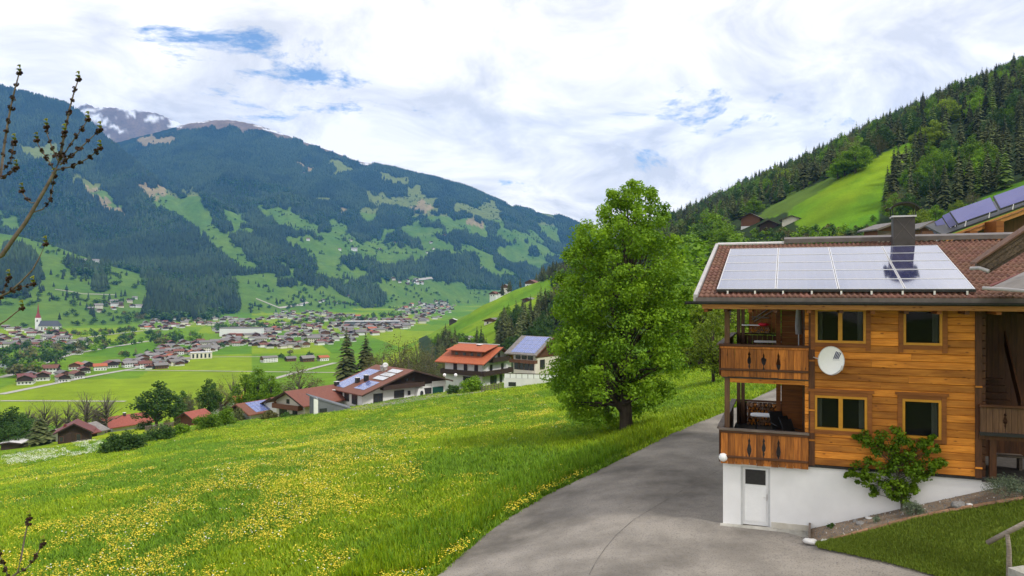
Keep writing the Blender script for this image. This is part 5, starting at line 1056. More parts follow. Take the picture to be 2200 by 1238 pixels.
# white house with the blue solar roof and green garage
h = GH('solar_roof_house', 'long white house with dark wooden gable, blue solar roof and green garage door', 778, 152, 41, 20.8, 12.5, 2.5, 6.4, 3.7, 11.6, wood=3.2, over=1.0, oy=1.6)
h.win('L', 8.2, 0.3, 1.9, 2.0); h.win('L', 5.4, 0.3, 1.9, 2.0); h.win('L', 1.9, 0.0, 2.2, 2.3); h.win('F', 2.6, 0.1, 2.2, 2.1); h.win('F', 7.6, 0.9, 2.4, 1.5); h.win('F', 11.0, 1.2, 0.6, 0.9); h.win('F', 15.2, 1.0, 1.9, 1.3); h.win('F', 10.4, 4.1, 0.8, 0.8); h.win('F', 12.0, 4.1, 0.8, 0.8)
gd = MB().box(17.4, 20.3, -0.08, -0.002, -0.2, 2.3).build('garage_door', m_gdoor, h.o)
for i in range(5): MB().box(17.42, 20.28, -0.11, -0.081, -0.1+i*0.48, 0.33+i*0.48).build('garage_panel', m_gdoor, gd)
MB().prism([(12.3, -0.4), (15.0, -0.4), (14.6, 2.2), (13.9, 2.9), (13.1, 2.6)], -1.0, -0.12).build('porch_arch', m_wall, h.o)
MB().prism([(13.5, -0.3), (14.3, -0.3), (14.3, 1.6), (14.1, 1.95), (13.7, 1.95), (13.5, 1.6)], -1.06, -1.003).build('porch_opening', m_pane, h.o)
h.balc('F', 4.2, 14.5, 3.1, 0.8, 1.3); MB().box(6.3, 12.2, -1.1, -0.5, -0.4, 0.75).build('planter_wall', m_dwood, h.o)
MB().box(17.2, 20.9, -0.12, -0.003, 2.45, 3.6).build('gable_wall_white', m_wall, h.o)
h.chim(3.2, 7.6, 0.8, 1.0); h.chim(4.4, 6.0, 0.8, 1.2); h.chim(9.6, 7.4, 1.1, 0.9, m_conc)
h.array('big field of blue solar panels on the white house roof, left of the chimneys', 'L', 0.2, 9.2, 8.2, 13.0, 6, 3); h.array('small group of blue solar panels near the eave of the white house', 'L', 0.8, 4.6, 0.8, 5.0, 4, 3)
for i, (a, w) in enumerate(((5.4, 'lowest'), (7.2, 'middle'), (9.0, 'highest'))): h.array(f'{w} pale solar collector row on the white house roof', 'L', a, a+1.5, 0.9, 5.2, 1, 5, m_pvgrey, 0.42, 'solar_collector')
mb = MB(); mb.lathe([(0.0, 0.0), (0.35, 0.03), (0.62, 0.12), (0.65, 0.13), (0.35, 0.05), (0.0, 0.02)], 16); dsh = mb.build('roof_dish', m_white, None, True, loc=h.p+Matrix.Rotation(h.ang, 3, 'Z') @ Vector((9.2, 6.2, 7.2)), label='white satellite dish beside the chimney of the solar-roof house', cat='satellite dish'); dsh.rotation_euler = (R(100), 0, R(20))
MB().tube([(0, 0, 0), (0, -1.6, 0.0)], 0.05, 6).build('mast', m_palemetal, dsh)
# yard in front of it
A = [g(*p) for p in ((700,876),(742,884),(800,881),(850,870),(905,861),(960,853),(1000,849),(1040,843))]; B = [at(a, d) for a, d in ((715,170),(760,166),(800,164),(850,166),(905,168),(955,172),(1000,172),(1040,170))]
strip('yard_paving', A, B, (60, 14), 0.10, m_pave, kind='structure')
# orange-roofed house
h = GH('orange_roof_house', 'white two-storey house with orange-red roof, dormer and dark balconies', 1036, 172, 56, 12.0, 11.0, 5.9, 8.6, 5.9, 6.0, roofm=m_orange, over=1.7, oy=1.8, woodm=m_dwood)
for u in (1.2, 4.3, 7.4): h.win('L', u, 3.5, 1.0, 1.7)
h.win('F', 3.0, 3.2, 0.9, 1.6); h.win('F', 7.6, 3.2, 0.9, 1.6); h.win('F', 4.0, 5.9, 0.8, 1.5); h.win('F', 6.2, 5.9, 0.8, 1.5); h.win('F', 7.0, 0.2, 1.0, 2.0); h.win('F', 3.2, 0.2, 2.4, 1.9); h.win('L', 3.0, 0.2, 2.5, 1.9)
h.balc('L', -1.0, 11.2, 2.75, 0.95, 1.5); h.balc('F', -1.4, 10.5, 2.75, 0.95, 1.5); h.balc('F', 2.4, 9.6, 5.6, 0.95, 1.3)
dm = MB().box(1.4, 4.6, 0.9, 10.2, 6.2, 7.9).build('dormer', m_mwood, h.roof)
for u in (1.6, 3.6, 5.8, 8.2): MB().box(1.33, 1.398, u, u+0.8, 6.85, 7.5).build('dormer_window', m_pane, dm)
MB().slab([(0.6, -0.3, 8.05), (6.0, -0.3, 9.25), (6.0, 11.3, 9.25), (0.6, 11.3, 8.05)], 0.16).build('dormer_roof', m_orange, dm)
h.chim(5.2, 4.6, 1.0, 0.7, m_black, m_white); MB().box(5.9, 6.3, -0.6, 11.8, 9.27, 9.42).build('ridge_cap', m_palemetal, h.roof)
for px_, lab in ((955, 'left of two white satellite dishes on the orange-roofed house balcony'), (979, 'right of two white satellite dishes on the orange-roofed house balcony')):
    p = at(px_, 166); q = Vector((p.x, p.y, (CY-806)/F_PX*166)); mb = MB(); mb.lathe([(0.0, 0.08), (0.2, 0.06), (0.38, 0.0), (0.38, -0.02), (0.2, 0.04), (0.0, 0.06)], 16); o = mb.build('balcony_dish', m_white, None, True, loc=q, label=lab, cat='satellite dish'); o.rotation_euler = (R(80), 0, R(10)); MB().tube([(0, 0, 0.05), (0, 0, 1.2)], 0.04, 5).build('bracket', m_black, o)
# house right of it, half hidden by the tree
h = GH('terrace_house', 'tall house with solar roof and white walled terrace beside the big tree', 1150, 152, 52, 9.0, 5.6, 6.3, 8.9, 6.3, 4.6, roofm=m_greyroof, over=1.4, oy=1.4, wood=5.0, wallm=m_cream, woodm=m_mwood)
for u in (0.3, 1.6, 2.9, 4.2): h.win('L', u, 2.4, 1.15, 1.6)
for u in (0.6, 2.2, 3.8): h.win('L', u, 4.6, 1.2, 1.2)
h.win('F', 1.6, 2.6, 1.6, 1.9); h.win('F', 4.4, 5.4, 1.6, 1.4); h.balc('L', -0.6, 5.8, 4.1, 0.5, 1.2, m_mwood)
h.array('blue solar panels in four rows on the terrace house roof', 'L', -1.0, 4.3, -0.6, 5.6, 4, 4)
tw = thing('terrace_wall', 'white terrace with panelled parapet below the tall house', 'wall', gz_pt(1083, 146), R(-14))
MB().box(0, 9.5, 0, 7, -3, 2.1).build('wall', m_wall, tw)
for i in range(8): MB().box(0.1+i*1.18, 1.2+i*1.18, -0.02, 0.05, 2.15, 2.95).build('parapet_panel', m_white, tw)
mb = MB(); mb.box(-0.1, 9.6, -0.06, 0.08, 2.97, 3.07)
for i in range(9): mb.box(0.02+i*1.18, 0.09+i*1.18, -0.03, 0.06, 2.1, 2.97)
mb.build('parapet_rail', m_dwood, tw); MB().box(0.9, 2.4, -0.05, -0.002, 0.5, 1.3).build('window', m_pane, tw)
# brown-roofed house and low cottage
h = GH('brown_roof_house', 'cream house with wide red-brown roof behind the grey garage', 594, 154, -33, 8.6, 17, 3.7, 5.7, 3.7, 4.3, wallm=m_cream, over=1.3, oy=1.6, woodm=m_dwood)
h.win('F', 1.0, 0.4, 2.2, 1.7); h.win('F', 5.0, 0.2, 1.4, 2.0); h.win('F', 3.2, 3.2, 0.8, 0.9); h.win('R', 1.5, 0.5, 1.4, 1.3); h.balc('F', 0.2, 8.0, 2.45, 0.8, 1.3, m_mwood); h.chim(5.0, 12, 0.8, 0.9)
MB().box(6.1, 6.9, 9.6, 10.8, 5.05, 5.15).build('skylight', m_white, h.roof)
h = GH('low_cottage', 'low white cottage with a wooden end wall and solar panels on its roof', 494, 161, -30, 6.5, 10.5, 2.4, 4.0, 2.4, 3.2, roofm=m_brownroof, over=0.9, oy=1.2, wood=2.3, woodm=m_mwood)
h.win('F', 1.2, 0.7, 0.9, 1.0); h.win('F', 3.0, 0.7, 0.9, 1.0); h.win('R', 5.4, 0.0, 1.0, 2.0); h.win('R', 7.4, 0.8, 0.9, 0.9); MB().box(6.5, 6.56, 8.2, 10.5, -1, 2.3).build('wooden_end', m_mwood, h.o)
h.array('blue solar panels on the low cottage roof', 'R', 3.5, 7.0, 1.0, 6.5, 3, 5)
h = GH('link_house', 'low white annex with brown roof and solar panels behind the cottage', 566, 163, -30, 6.0, 8, 2.9, 4.3, 2.9, 3.0, roofm=m_brownroof, over=0.8, oy=0.8); h.array('solar panels on the annex roof between cottage and brown-roofed house', 'R', 3.2, 6.0, 0.8, 7.0, 3, 5)
mg = thing('grey_garage', 'modern grey wedge-shaped garage with white pillar at the meadow edge', 'garage', gz_pt(675, 140), R(28))
MB().prism([(0.6, -1.5), (8.0, -1.5), (8.0, 0.3), (0.6, 3.2)], 0, 0.3).build('side_wall', m_slate, mg); MB().box(0, 0.7, -0.1, 0.5, -1.5, 3.1).build('pillar', m_wall, mg); MB().slab([(-0.2, -0.1, 3.35), (7.6, -0.1, 0.55), (7.6, 6, 0.55), (-0.2, 6, 3.35)], 0.22).build('flat_roof', m_slate, mg); MB().box(1.0, 2.4, -0.06, -0.003, -0.3, 1.1).build('window', m_pane, mg); MB().slab([(-2.0, -0.8, -0.35), (1.2, -0.8, -0.2), (1.2, 1.0, -0.2), (-2.0, 1.0, -0.35)], 0.8).build('doorstep', m_conc, mg)
MB().box(0.4, 0.62, 0.6, 5.6, -1.5, 2.9).build('back_wall', m_slate, mg)
# barn, long red roof and the others in the hamlet
h = GH('small_barn', 'small dark wooden barn with maroon roof alone in the meadow', 124, 160, 24, 6.0, 4.6, 2.6, 4.2, 2.5, 3.1, wallm=m_dwood, roofm=m_maroon, over=0.8, oy=0.9, cat='barn'); h.chim(1.2, 1.2, 0.5, 0.5, m_maroon, m_maroon); h.win('F', 3.4, 0.4, 1.0, 1.6, m_mwood); h.win('F', 0.3, 0.4, 0.8, 1.2, m_mwood)
for i in range(7): MB().box(i*0.84+0.04, (i+1)*0.84-0.02, -0.045, -0.004, -0.4, 2.3).build('board', m_dwood, h.o)
h = GH('red_roof_house', 'low white house with a long bright red roof', 214, 214, -34, 7.2, 10, 3.0, 4.8, 3.0, 3.6, roofm=m_redroof, over=1.2, oy=1.6, wood=2.6); h.win('F', 1.0, 0.6, 1.2, 1.2); h.win('F', 4.2, 0.6, 1.8, 1.2); h.chim(4.0, 5, 0.6, 0.8, m_dwood, m_white)
h = GH('grey_brown_house', 'white house with grey-brown roof behind the bright red roof', 262, 262, -24, 7.4, 10, 3.6, 5.4, 3.6, 3.7, roofm=m_greyroof, over=1.3, oy=1.4, wood=3.0); h.win('F', 1.5, 0.8, 1.4, 1.3); h.win('F', 4.8, 0.8, 1.4, 1.3); h.win('R', 3, 0.8, 1.4, 1.3); h.chim(4.6, 4, 0.8, 1.2, m_wall, m_white)
h = GH('apartment_house', 'tall white balconied house with a grey gable among the trees', 366, 275, 12, 8.5, 12, 6.2, 9.0, 6.2, 4.2, roofm=m_greyroof, over=1.2, oy=1.4, wood=7.2)
for z in (0.8, 3.4, 5.8): h.balc('F', 0.6, 7.9, z+0.1, 0.7, 1.0, m_mwood); h.win('F', 1.4, z+0.4, 1.3, 1.6); h.win('F', 5.0, z+0.4, 1.3, 1.6)
h = GH('red_shed', 'small brown shed with two-tier dark red roof beside the bushes', 388, 168, -22, 3.6, 4.6, 2.3, 3.3, 2.3, 1.8, wallm=m_mwood, roofm=m_redroof, over=0.7, oy=0.8, cat='shed'); MB().box(-0.02, 3.62, -0.05, -0.003, -2.0, 0.2).build('plinth', m_wall, h.o)
h = GH('dormer_house', 'house with steep orange roof half hidden behind the trees', 486, 215, -30, 6, 8, 3.6, 6.0, 3.6, 3.0, roofm=m_orange, over=0.8, oy=0.8); h.win('F', 1.5, 0.8, 1.2, 1.2)
h = GH('white_annex_house', 'white house with grey low roof beside the orange steep roof', 440, 220, -14, 9, 8, 3.0, 4.2, 3.0, 4.5, roofm=m_greyroof, over=0.8, oy=0.8); h.win('F', 1.5, 0.8, 1.2, 1.2); h.win('F', 5.5, 0.8, 1.6, 1.2)
h = GH('grey_roof_house', 'low house with broad grey roof behind the small dark barn', 100, 188, -20, 8, 10, 2.2, 3.6, 2.2, 4.0, roofm=m_greyroof, over=1.0, oy=1.0); h.win('F', 2, 0.4, 1.2, 1.2)
h = GH('long_brown_shed', 'long low brown-roofed shed right of the small dark barn', 148, 186, -24, 3.6, 5, 1.6, 2.3, 1.6, 1.8, wallm=m_dwood, roofm=m_maroon, over=0.7, oy=0.8, cat='shed'); h.chim(1.8, 3, 0.5, 0.8, m_wall, m_white)
h = GH('dark_cabin', 'dark timber cabin with a white chimney left of the conifer', 38, 184, 10, 4.6, 5, 2.2, 2.8, 2.5, 3.2, wallm=m_dwood, roofm=m_greyroof, over=0.8, oy=0.8, cat='cabin'); h.chim(2.6, 2, 0.5, 0.7, m_wall, m_white)
h = GH('white_roof_shed', 'flat pale-roofed shed at the left edge of the meadow', 2, 172, 8, 4.0, 4, 1.5, 1.8, 1.5, 2.0, wallm=m_dwood, roofm=m_palemetal, over=0.5, oy=0.5, cat='shed')
# paddock fence
fo_ = thing('paddock_fence', 'weathered wooden rail fence round a small paddock', 'fence', (0, 0, 0)); fp = [gz_pt(*q) for q in ((312,168),(322,160),(338,156),(352,158),(372,163),(372,172),(345,172),(312,168))]
for a, b_ in zip(fp[:-1], fp[1:]):
    nseg = 3
    for k in range(nseg): q = a.lerp(b_, k/nseg); q.z = h1(q.x, q.y); MB().box(q.x-0.07, q.x+0.07, q.y-0.07, q.y+0.07, q.z-0.3, q.z+1.3).build('post', m_rail, fo_)
    for zz in (0.45, 0.8, 1.15): MB().tube([a+Vector((0, 0, zz)), b_+Vector((0, 0, zz))], 0.06, 5).build('rail', m_rail, fo_)
gf = thing('garden_fence', 'dark horizontal rail fence below the orange-roofed house', 'fence', (0, 0, 0)); fp = [gz_pt(*q) for q in ((1035,142),(1055,143),(1078,145))]
for a, b_ in zip(fp[:-1], fp[1:]):
    for k in range(3): q = a.lerp(b_, k/3); MB().box(q.x-0.06, q.x+0.06, q.y-0.06, q.y+0.06, q.z-0.3, q.z+1.2).build('post', m_rail, gf)
    for zz in (0.4, 0.75, 1.1): MB().tube([a+Vector((0, 0, zz)), b_+Vector((0, 0, zz))], 0.07, 5).build('rail', m_rail, gf)
# farms on the hillside
h = GH('hill_farm', 'brown timber farmhouse with white base on the wooded slope', 1592, g(1600,490).y, -30, 9.5, 16, 6.0, 8.4, 6.0, 4.75, wallm=m_mwood, roofm=m_greyroof, over=1.4, oy=1.5); MB().box(-0.05, 9.55, -0.05, 16.05, -4, 1.8).build('stone_base', m_wall, h.o)
for u in (2, 5, 8, 11): h.win('R', u, 2.8, 1.1, 1.1)
h = GH('hill_farm_wing', 'dark timber farm building, nearer wing of the hill farm', 1632, g(1640,492).y-6, -28, 8.5, 16, 4.4, 6.4, 4.4, 4.25, wallm=m_dwood, roofm=m_greyroof, over=1.3, oy=1.4)
for u in (1.5, 4, 6.5, 9, 11): h.win('R', u, 1.8, 1.0, 1.0, m_wall)
h = GH('hill_barn_low', 'long low-roofed outbuilding behind the hill farm', 1680, g(1685,486).y, -26, 8.5, 14, 3.6, 5.2, 3.6, 4.25, wallm=m_cream, roofm=m_greyroof, over=1.2, oy=1.2)
h = GH('meadow_barn', 'dark hay barn under the trees at the top of the hill meadow', 1936, g(1955,338).y, 10, 10, 6, 2.2, 3.4, 2.2, 5, wallm=m_dwood, roofm=m_greyroof, over=0.8, oy=0.8, cat='barn', sink=6)
h = GH('log_cabin', 'weathered timber house left of the chimney behind the roof ridge', 1886, 120, 10, 4.2, 3.5, 2.2, 3.1, 1.9, 2.6, wallm=m_mwood, roofm=m_greyroof, woodm=m_rail, over=0.7, oy=0.8, z=(CY-522)/F_PX*120, sink=6)
for i in range(8): MB().box(-0.03, 4.23, -0.06, -0.003, 0.05+i*0.24, 0.25+i*0.24).build('log', m_rail, h.o)
h = GH('balcony_farmhouse', 'weathered brown house with balconies right of the chimney', 1976, 150, -4, 4.6, 8, 2.6, 3.8, 2.6, 2.3, wallm=m_mwood, roofm=m_greyroof, woodm=m_rail, over=0.6, oy=1.0, z=(CY-518)/F_PX*150, sink=8); h.balc('F', 0.1, 4.5, 1.2, 0.7, 0.8, m_mwood); h.win('F', 0.8, 0.1, 0.8, 0.8, m_wall); h.win('F', 2.8, 0.1, 0.8, 0.8, m_wall); h.win('F', 1.8, 2.2, 0.8, 0.7, m_wall)
for (px_, py_, d, ang, W, D, hh_, lab, wm, rm) in [(1128,620,900,-20,13,16,9,'three-storey brown and white house high on the wooded slope left of the big tree', m_wall, m_brownroof),(1076,628,980,-15,11,10,9,'yellowish tall house on the skyline of the lower green slope',m_cream,m_greyroof),(1052,640,960,-30,9,9,7,'white house at the corner of the lower green slope, beside the yellowish one',m_wall,m_brownroof),(1070,634,960,-10,8,8,4,'small pale house between two taller houses on the lower green slope',m_wall,m_greyroof),(965,693,900,-8,8,6,4,'lone dark hay barn on the green slope above the far village',m_dwood,m_palemetal),(1040,712,560,-30,12,14,5,'pale-walled farm building at the foot of the dark trees',m_cream,m_greyroof),(968,742,420,-30,10,12,4,'brown farmhouse among budding trees left of the orange roof',m_mwood,m_greyroof),(1122,652,620,-25,9,9,4,'small brown barn beside the conifers left of the big tree',m_mwood,m_greyroof)]:
    h = GH('slope_house', lab, px_, d, ang, W, D, hh_*0.8, hh_*1.15, hh_*0.8, W/2, wallm=wm, roofm=rm, over=1.2, oy=1.2, wood=hh_*0.6, woodm=m_mwood, z=max(h1((px_-CX)/F_PX*d, d), (CY-py_)/F_PX*d), sink=14)
    h.win('F', W*0.2, hh_*0.3, 1.5, 1.4); h.win('F', W*0.6, hh_*0.3, 1.5, 1.4)
# ---------------------------------------------------------------- villages on the valley floor
def vkind(W, D, hh_, rise, wm, um, rm, seed):
    rr = random.Random(seed); wl = MB().prism([(-W/2, -3), (W/2, -3), (W/2, hh_), (0, hh_+rise), (-W/2, hh_)], -D/2, D/2).mesh('wall', wm)
    ov = 1.1; k = rise/(W/2); rf = MB().slab([(-W/2-ov, -D/2-ov, hh_-k*ov+0.28), (0, -D/2-ov, hh_+rise+0.28), (0, D/2+ov, hh_+rise+0.28), (-W/2-ov, D/2+ov, hh_-k*ov+0.28)], 0.25).slab([(0, -D/2-ov, hh_+rise+0.28), (W/2+ov, -D/2-ov, hh_-k*ov+0.28), (W/2+ov, D/2+ov, hh_-k*ov+0.28), (0, D/2+ov, hh_+rise+0.28)], 0.25).mesh('roof', rm)
    up = MB(); zc = hh_*0.55
    for y in (-D/2-0.1, D/2+0.003): up.prism([(-W/2+0.2, zc), (W/2-0.2, zc), (W/2-0.2, hh_-0.1), (0, hh_+rise-0.2), (-W/2+0.2, hh_-0.1)], y, y+0.097)
    up.box(-W/2-0.6, W/2+0.6, -D/2-1.0, -D/2-0.9, zc-0.1, zc+0.9)
    wn = MB()
    for z in [0.9+2.7*i for i in range(max(1, int(hh_/2.7)))]:
        for i in range(int(W/2.6)): x = -W/2+1.0+i*2.5; wn.box(x, x+1.1, -D/2-0.13, -D/2-0.102, z, z+1.3)
        for i in range(int(D/2.8)): y = -D/2+1.2+i*2.7; wn.box(-W/2-0.05, -W/2-0.003, y, y+1.1, z, z+1.3); wn.box(W/2+0.003, W/2+0.05, y, y+1.1, z, z+1.3)
    return [('wall', wl), ('upper_storey', up.mesh('upper_storey', um)), ('roof', rf), ('windows', wn.mesh('windows', m_pane))]
VK = [(vkind(11, 14, 5.4, 2.2, m_wall, m_mwood, m_greyroof, 1), 'white house with grey-brown roof'), (vkind(10, 12, 5.6, 2.2, m_wall, m_dwood, m_brownroof, 2), 'white house with red-brown roof'), (vkind(12, 16, 6.5, 2.6, m_cream, m_mwood, m_greyroof, 3), 'cream house with grey roof'), (vkind(10, 12, 5.0, 2.2, m_wall, m_mwood, m_orange, 4), 'white house with orange-red roof'), (vkind(9, 12, 4.4, 2.2, m_mwood, m_dwood, m_greyroof, 5), 'brown wooden house with grey roof'), (vkind(16, 24, 8.4, 2.4, m_wall, m_mwood, m_greyroof, 6), 'large white house with wide grey roof'), (vkind(11, 13, 5.2, 2.2, m_wall, m_dwood, m_maroon, 7), 'white house with dark maroon roof')]
def village(poly, cnt, where, grp, s=1.0, ang=0.6, probs=(0.31, 0.22, 0.15, 0.07, 0.15, 0.03, 0.07), gap=13.0, fill=0):
    xs = [p[0] for p in poly]; ys = [p[1] for p in poly]; pts = []; tries = 0
    while len(pts) < cnt and tries < 4000:
        tries += 1; a, b_ = random.uniform(min(xs), max(xs)), random.uniform(min(ys), max(ys))
        if not inpoly(np.array([a]), np.array([b_]), poly)[0]: continue
        q = g(a, b_)
        if any((q.x-o.x)**2+(q.y-o.y)**2 < (gap*s)**2 for o in pts): continue
        pts.append(q); k = int(np.random.default_rng(len(pts)*7+int(a)).choice(7, p=probs)); parts, nm = VK[k]; sc_ = s*random.uniform(0.7, 1.05)
        o = thing('village_house', f'{nm} {where}', 'house', q, ang+random.uniform(-0.35, 0.35)+(1.57 if random.random() < 0.4 else 0), grp+', '+nm); o.scale = (sc_, sc_, sc_*random.uniform(0.85, 1.1))
        for n_, me in parts: link(n_, me, o)
village([(462,712),(520,704),(600,698),(700,700),(740,694),(740,738),(640,748),(560,744),(465,745)], 74, 'in the main village', 'main village')
village([(740,694),(840,684),(930,668),(968,656),(975,668),(920,692),(860,712),(740,722)], 46, 'at the far end of the main village', 'far end of the main village', 1.15)
village([(262,788),(330,760),(372,738),(470,734),(462,752),(400,770),(395,786),(300,794)], 38, 'in the village at the road bend', 'near village at the road bend', 0.9)
village([(40,828),(60,806),(120,798),(170,790),(250,776),(262,786),(170,812),(110,826)], 14, 'along the valley road at left', 'houses along the valley road', 0.95, probs=(0.3, 0.26, 0.0, 0.08, 0.2, 0.0, 0.16))
village([(0,700),(70,708),(130,712),(190,742),(160,762),(60,748),(0,752)], 34, 'in the village round the church', 'church village')
village([(300,700),(345,686),(430,682),(500,688),(560,690),(520,698),(420,698),(330,712)], 26, 'in the settlement under the wooded foothill', 'settlement under the foothill')
village([(556,684),(620,668),(700,672),(790,684),(780,690),(620,690)], 26, 'in the distant settlement at the mountain foot', 'distant settlement at the mountain foot', 1.15)
village([(850,664),(900,652),(960,648),(968,660),(880,676)], 24, 'in the farthest village of the valley', 'farthest village', 1.3)
village([(184,668),(230,652),(300,640),(305,660),(240,672)], 14, 'in the hamlet on the lower green foothill', 'hamlet on the lower foothill', 1.0)
village([(148,560),(200,560),(245,572),(200,578),(150,572)], 10, 'in the hamlet high on the foothill', 'hamlet high on the foothill', 1.1)
village([(0,560),(60,556),(90,590),(60,620),(0,610)], 8, 'scattered at the left end of the foothill', 'houses at the left end of the foothill', 1.0)
village([(620,655),(740,620),(800,640),(700,658)], 8, 'on the fields at the foot of the mountain', 'houses at the mountain fields', 1.1)
village([(838,600),(900,598),(930,608),(860,620)], 9, 'in the cluster beside the mountain road', 'cluster beside the mountain road', 1.3)
village([(560,500),(700,505),(960,500),(1180,520),(1000,550),(700,540)], 14, 'alone on the high mountain meadows', 'mountain farms', 1.4, gap=60)
# the smaller houses between them, past counting
HP = []
for poly, cnt, sz in (([(455,712),(520,700),(600,695),(700,698),(760,690),(760,735),(640,750),(560,748),(455,748)], 150, 0.75), ([(740,690),(840,680),(930,664),(975,652),(980,668),(920,694),(860,714),(740,728)], 110, 0.9), ([(255,790),(330,756),(372,734),(470,732),(466,752),(400,772),(395,788),(300,796)], 60, 0.6), ([(0,698),(70,706),(130,710),(200,742),(170,765),(60,752),(0,756)], 70, 0.75), ([(295,702),(345,684),(430,680),(500,686),(570,688),(520,700),(420,700),(330,714)], 60, 0.85), ([(550,686),(620,666),(700,670),(800,684),(780,692),(620,692)], 60, 0.9), ([(845,666),(900,650),(960,646),(970,660),(880,678)], 50, 1.0)):
    xs = [p[0] for p in poly]; ys = [p[1] for p in poly]; k = 0
    while k < cnt:
        a, b_ = random.uniform(min(xs), max(xs)), random.uniform(min(ys), max(ys))
        if inpoly(np.array([a]), np.array([b_]), poly)[0]: q = g(a, b_); HP.append((q.x, q.y, q.z, sz*random.uniform(0.7, 1.2))); k += 1
def multi(parts):
    mb = MB(); mats = []
    for n_, me in parts:
        if n_ == 'windows': continue
        mats.append(me.materials[0]); mb.add([v.co for v in me.vertices], [tuple(p.vertices) for p in me.polygons], len(mats)-1)
    return mb.mesh('small_house', mats)
HP = np.array(HP); n = len(HP); rt = np.zeros((n, 3)); rt[:, 2] = 0.6+rng.uniform(-0.35, 0.35, n)+np.where(rng.random(n) < 0.4, 1.57, 0)
scatter('small_village_houses', HP[:, :3], rt, HP[:, 3:4]*np.array((1.0, 1.0, 0.9)), [multi(VK[k][0]) for k in (0, 1, 2, 4, 6)], rng.choice(5, n, p=[0.4, 0.15, 0.3, 0.08, 0.07]), 'dense mass of small roofs filling the valley villages', 'houses')
for px_, py_, k, s, lab in [(578,778,5,0.62,'large dark-roofed farmhouse alone in the bright fields'),(624,776,4,0.8,'low brown barn beside the farmhouse in the bright fields'),(660,777,4,1.0,'brown farmhouse right of the low barn in the bright fields'),(694,775,3,0.8,'small white house with red roof at the end of the field farms'),(345,792,4,0.9,'black-roofed barn at the near corner of the village')]:
    parts, nm = VK[k]; o = thing('field_farm', lab, 'house', g(px_, py_), -0.9); o.scale = (s, s, s*0.95)
    for n_, me in parts: link(n_, me, o)
p = g(432, 770); fb = thing('flat_roof_hall', 'white flat-roofed building with tall windows at the village edge', 'building', p, 0.5); fb.scale = (0.75, 0.75, 0.75); MB().box(-14, 14, -8, 8, -2, 8.5).build('wall', m_cream, fb); MB().box(-14.6, 14.6, -8.6, 8.6, 8.5, 9.2).build('roof', m_palemetal, fb)
for i in range(5): MB().box(-12.5+i*5.4, -10+i*5.4, -8.1, -8.003, 1.2, 7.2).build('window', m_pane, fb)
p = g(520, 722); fb = thing('factory_hall', 'long white hall with red base in the main village', 'building', p, 0.12); MB().box(-32, 32, -12, 12, -2, 13).build('wall', m_wall, fb); MB().box(-18, 12, -12.5, -12.003, -1, 5).build('red_base', m_redroof, fb); MB().box(-32.5, 32.5, -12.5, 12.5, 13, 13.8).build('roof', m_greyroof, fb)
p = g(800, 700); fb = thing('grey_hall', 'long grey flat hall at the far end of the village', 'building', p, 0.1); MB().box(-55, 55, -14, 14, -2, 9).build('wall', m_slate, fb); MB().box(-56, 56, -15, 15, 9, 10).build('roof', m_palemetal, fb)
p = g(82, 712); ch = thing('village_church', 'white village church with slim red spire and dark nave roof', 'church', p, 0.12)
MB().box(-3.6, 3.6, -3.6, 3.6, -3, 24).build('tower', m_wall, ch); mb = MB(); mb.add([(-3.6, -3.6, 24), (3.6, -3.6, 24), (3.6, 3.6, 24), (-3.6, 3.6, 24), (0, 0, 52), (-1.3, -1.3, 33), (1.3, -1.3, 33), (1.3, 1.3, 33), (-1.3, 1.3, 33)], [(0, 1, 6, 5), (1, 2, 7, 6), (2, 3, 8, 7), (3, 0, 5, 8), (5, 6, 4), (6, 7, 4), (7, 8, 4), (8, 5, 4)]); mb.build('spire', pmat('dark_red_spire', (0.22, 0.03, 0.035), (0.27, 0.04, 0.045), 1, rough=0.6), ch)
for y in (-3.66, 3.603): MB().box(-1, 1, y, y+0.057, 17, 21).build('belfry_window', m_pane, ch)
MB().box(3.6, 36, -6, 8, -3, 10).build('nave', m_wall, ch); mb = MB(); mb.add([(3, -7, 9.5), (37, -7, 9.5), (37, 9, 9.5), (3, 9, 9.5), (3, 1, 19), (33, 1, 19)], [(0, 1, 5, 4), (2, 3, 4, 5), (1, 2, 5), (3, 0, 4)]); mb.build('nave_roof', pmat('dark_slate_roof', (0.055, 0.06, 0.075), (0.08, 0.085, 0.10), 1, rough=0.6), ch)
for i in range(5): MB().box(8+i*5.4, 10+i*5.4, -6.06, -6.003, 2.5, 7.5).build('nave_window', m_pane, ch)

# ---------------------------------------------------------------- garden in front of the house
def P3(px, py, d): return Vector(((px-CX)/F_PX*d, d, (CY-py)/F_PX*d))
LU = [(1758,1174),(1800,1163),(1860,1147),(1950,1123),(2040,1105),(2120,1092),(2200,1078),(2290,1064)]; LL = [(1762,1181),(1800,1189),(1850,1200),(1900,1211),(1960,1227),(2020,1244),(2100,1266),(2200,1292)]
GU = [tuple(g(*p))[:2] for p in LU]; GL = [tuple(g(*p))[:2] for p in LL]
strip('garden_lawn', GU, GL, (60, 16), 0.07, m_lawn, kind='structure')
WB = [tuple(hw(2.66+i*0.86, -0.012, 0))[:2] for i in range(8)]; BD = [tuple(g(*p))[:2] for p in [(1738,1176)]]+GU[1:]
strip('soil_bed', WB, BD, (70, 14), 0.085, m_soil, kind='structure')
n = 15000; a = rng.random(n)*(len(GU)-1); w = rng.random(n); i = np.arange(len(GU)); GUa, GLa = np.array(GU), np.array(GL)
X = np.interp(a, i, GUa[:, 0])*(1-w)+np.interp(a, i, GLa[:, 0])*w; Y = np.interp(a, i, GUa[:, 1])*(1-w)+np.interp(a, i, GLa[:, 1])*w; Z = H(X, Y)+0.06
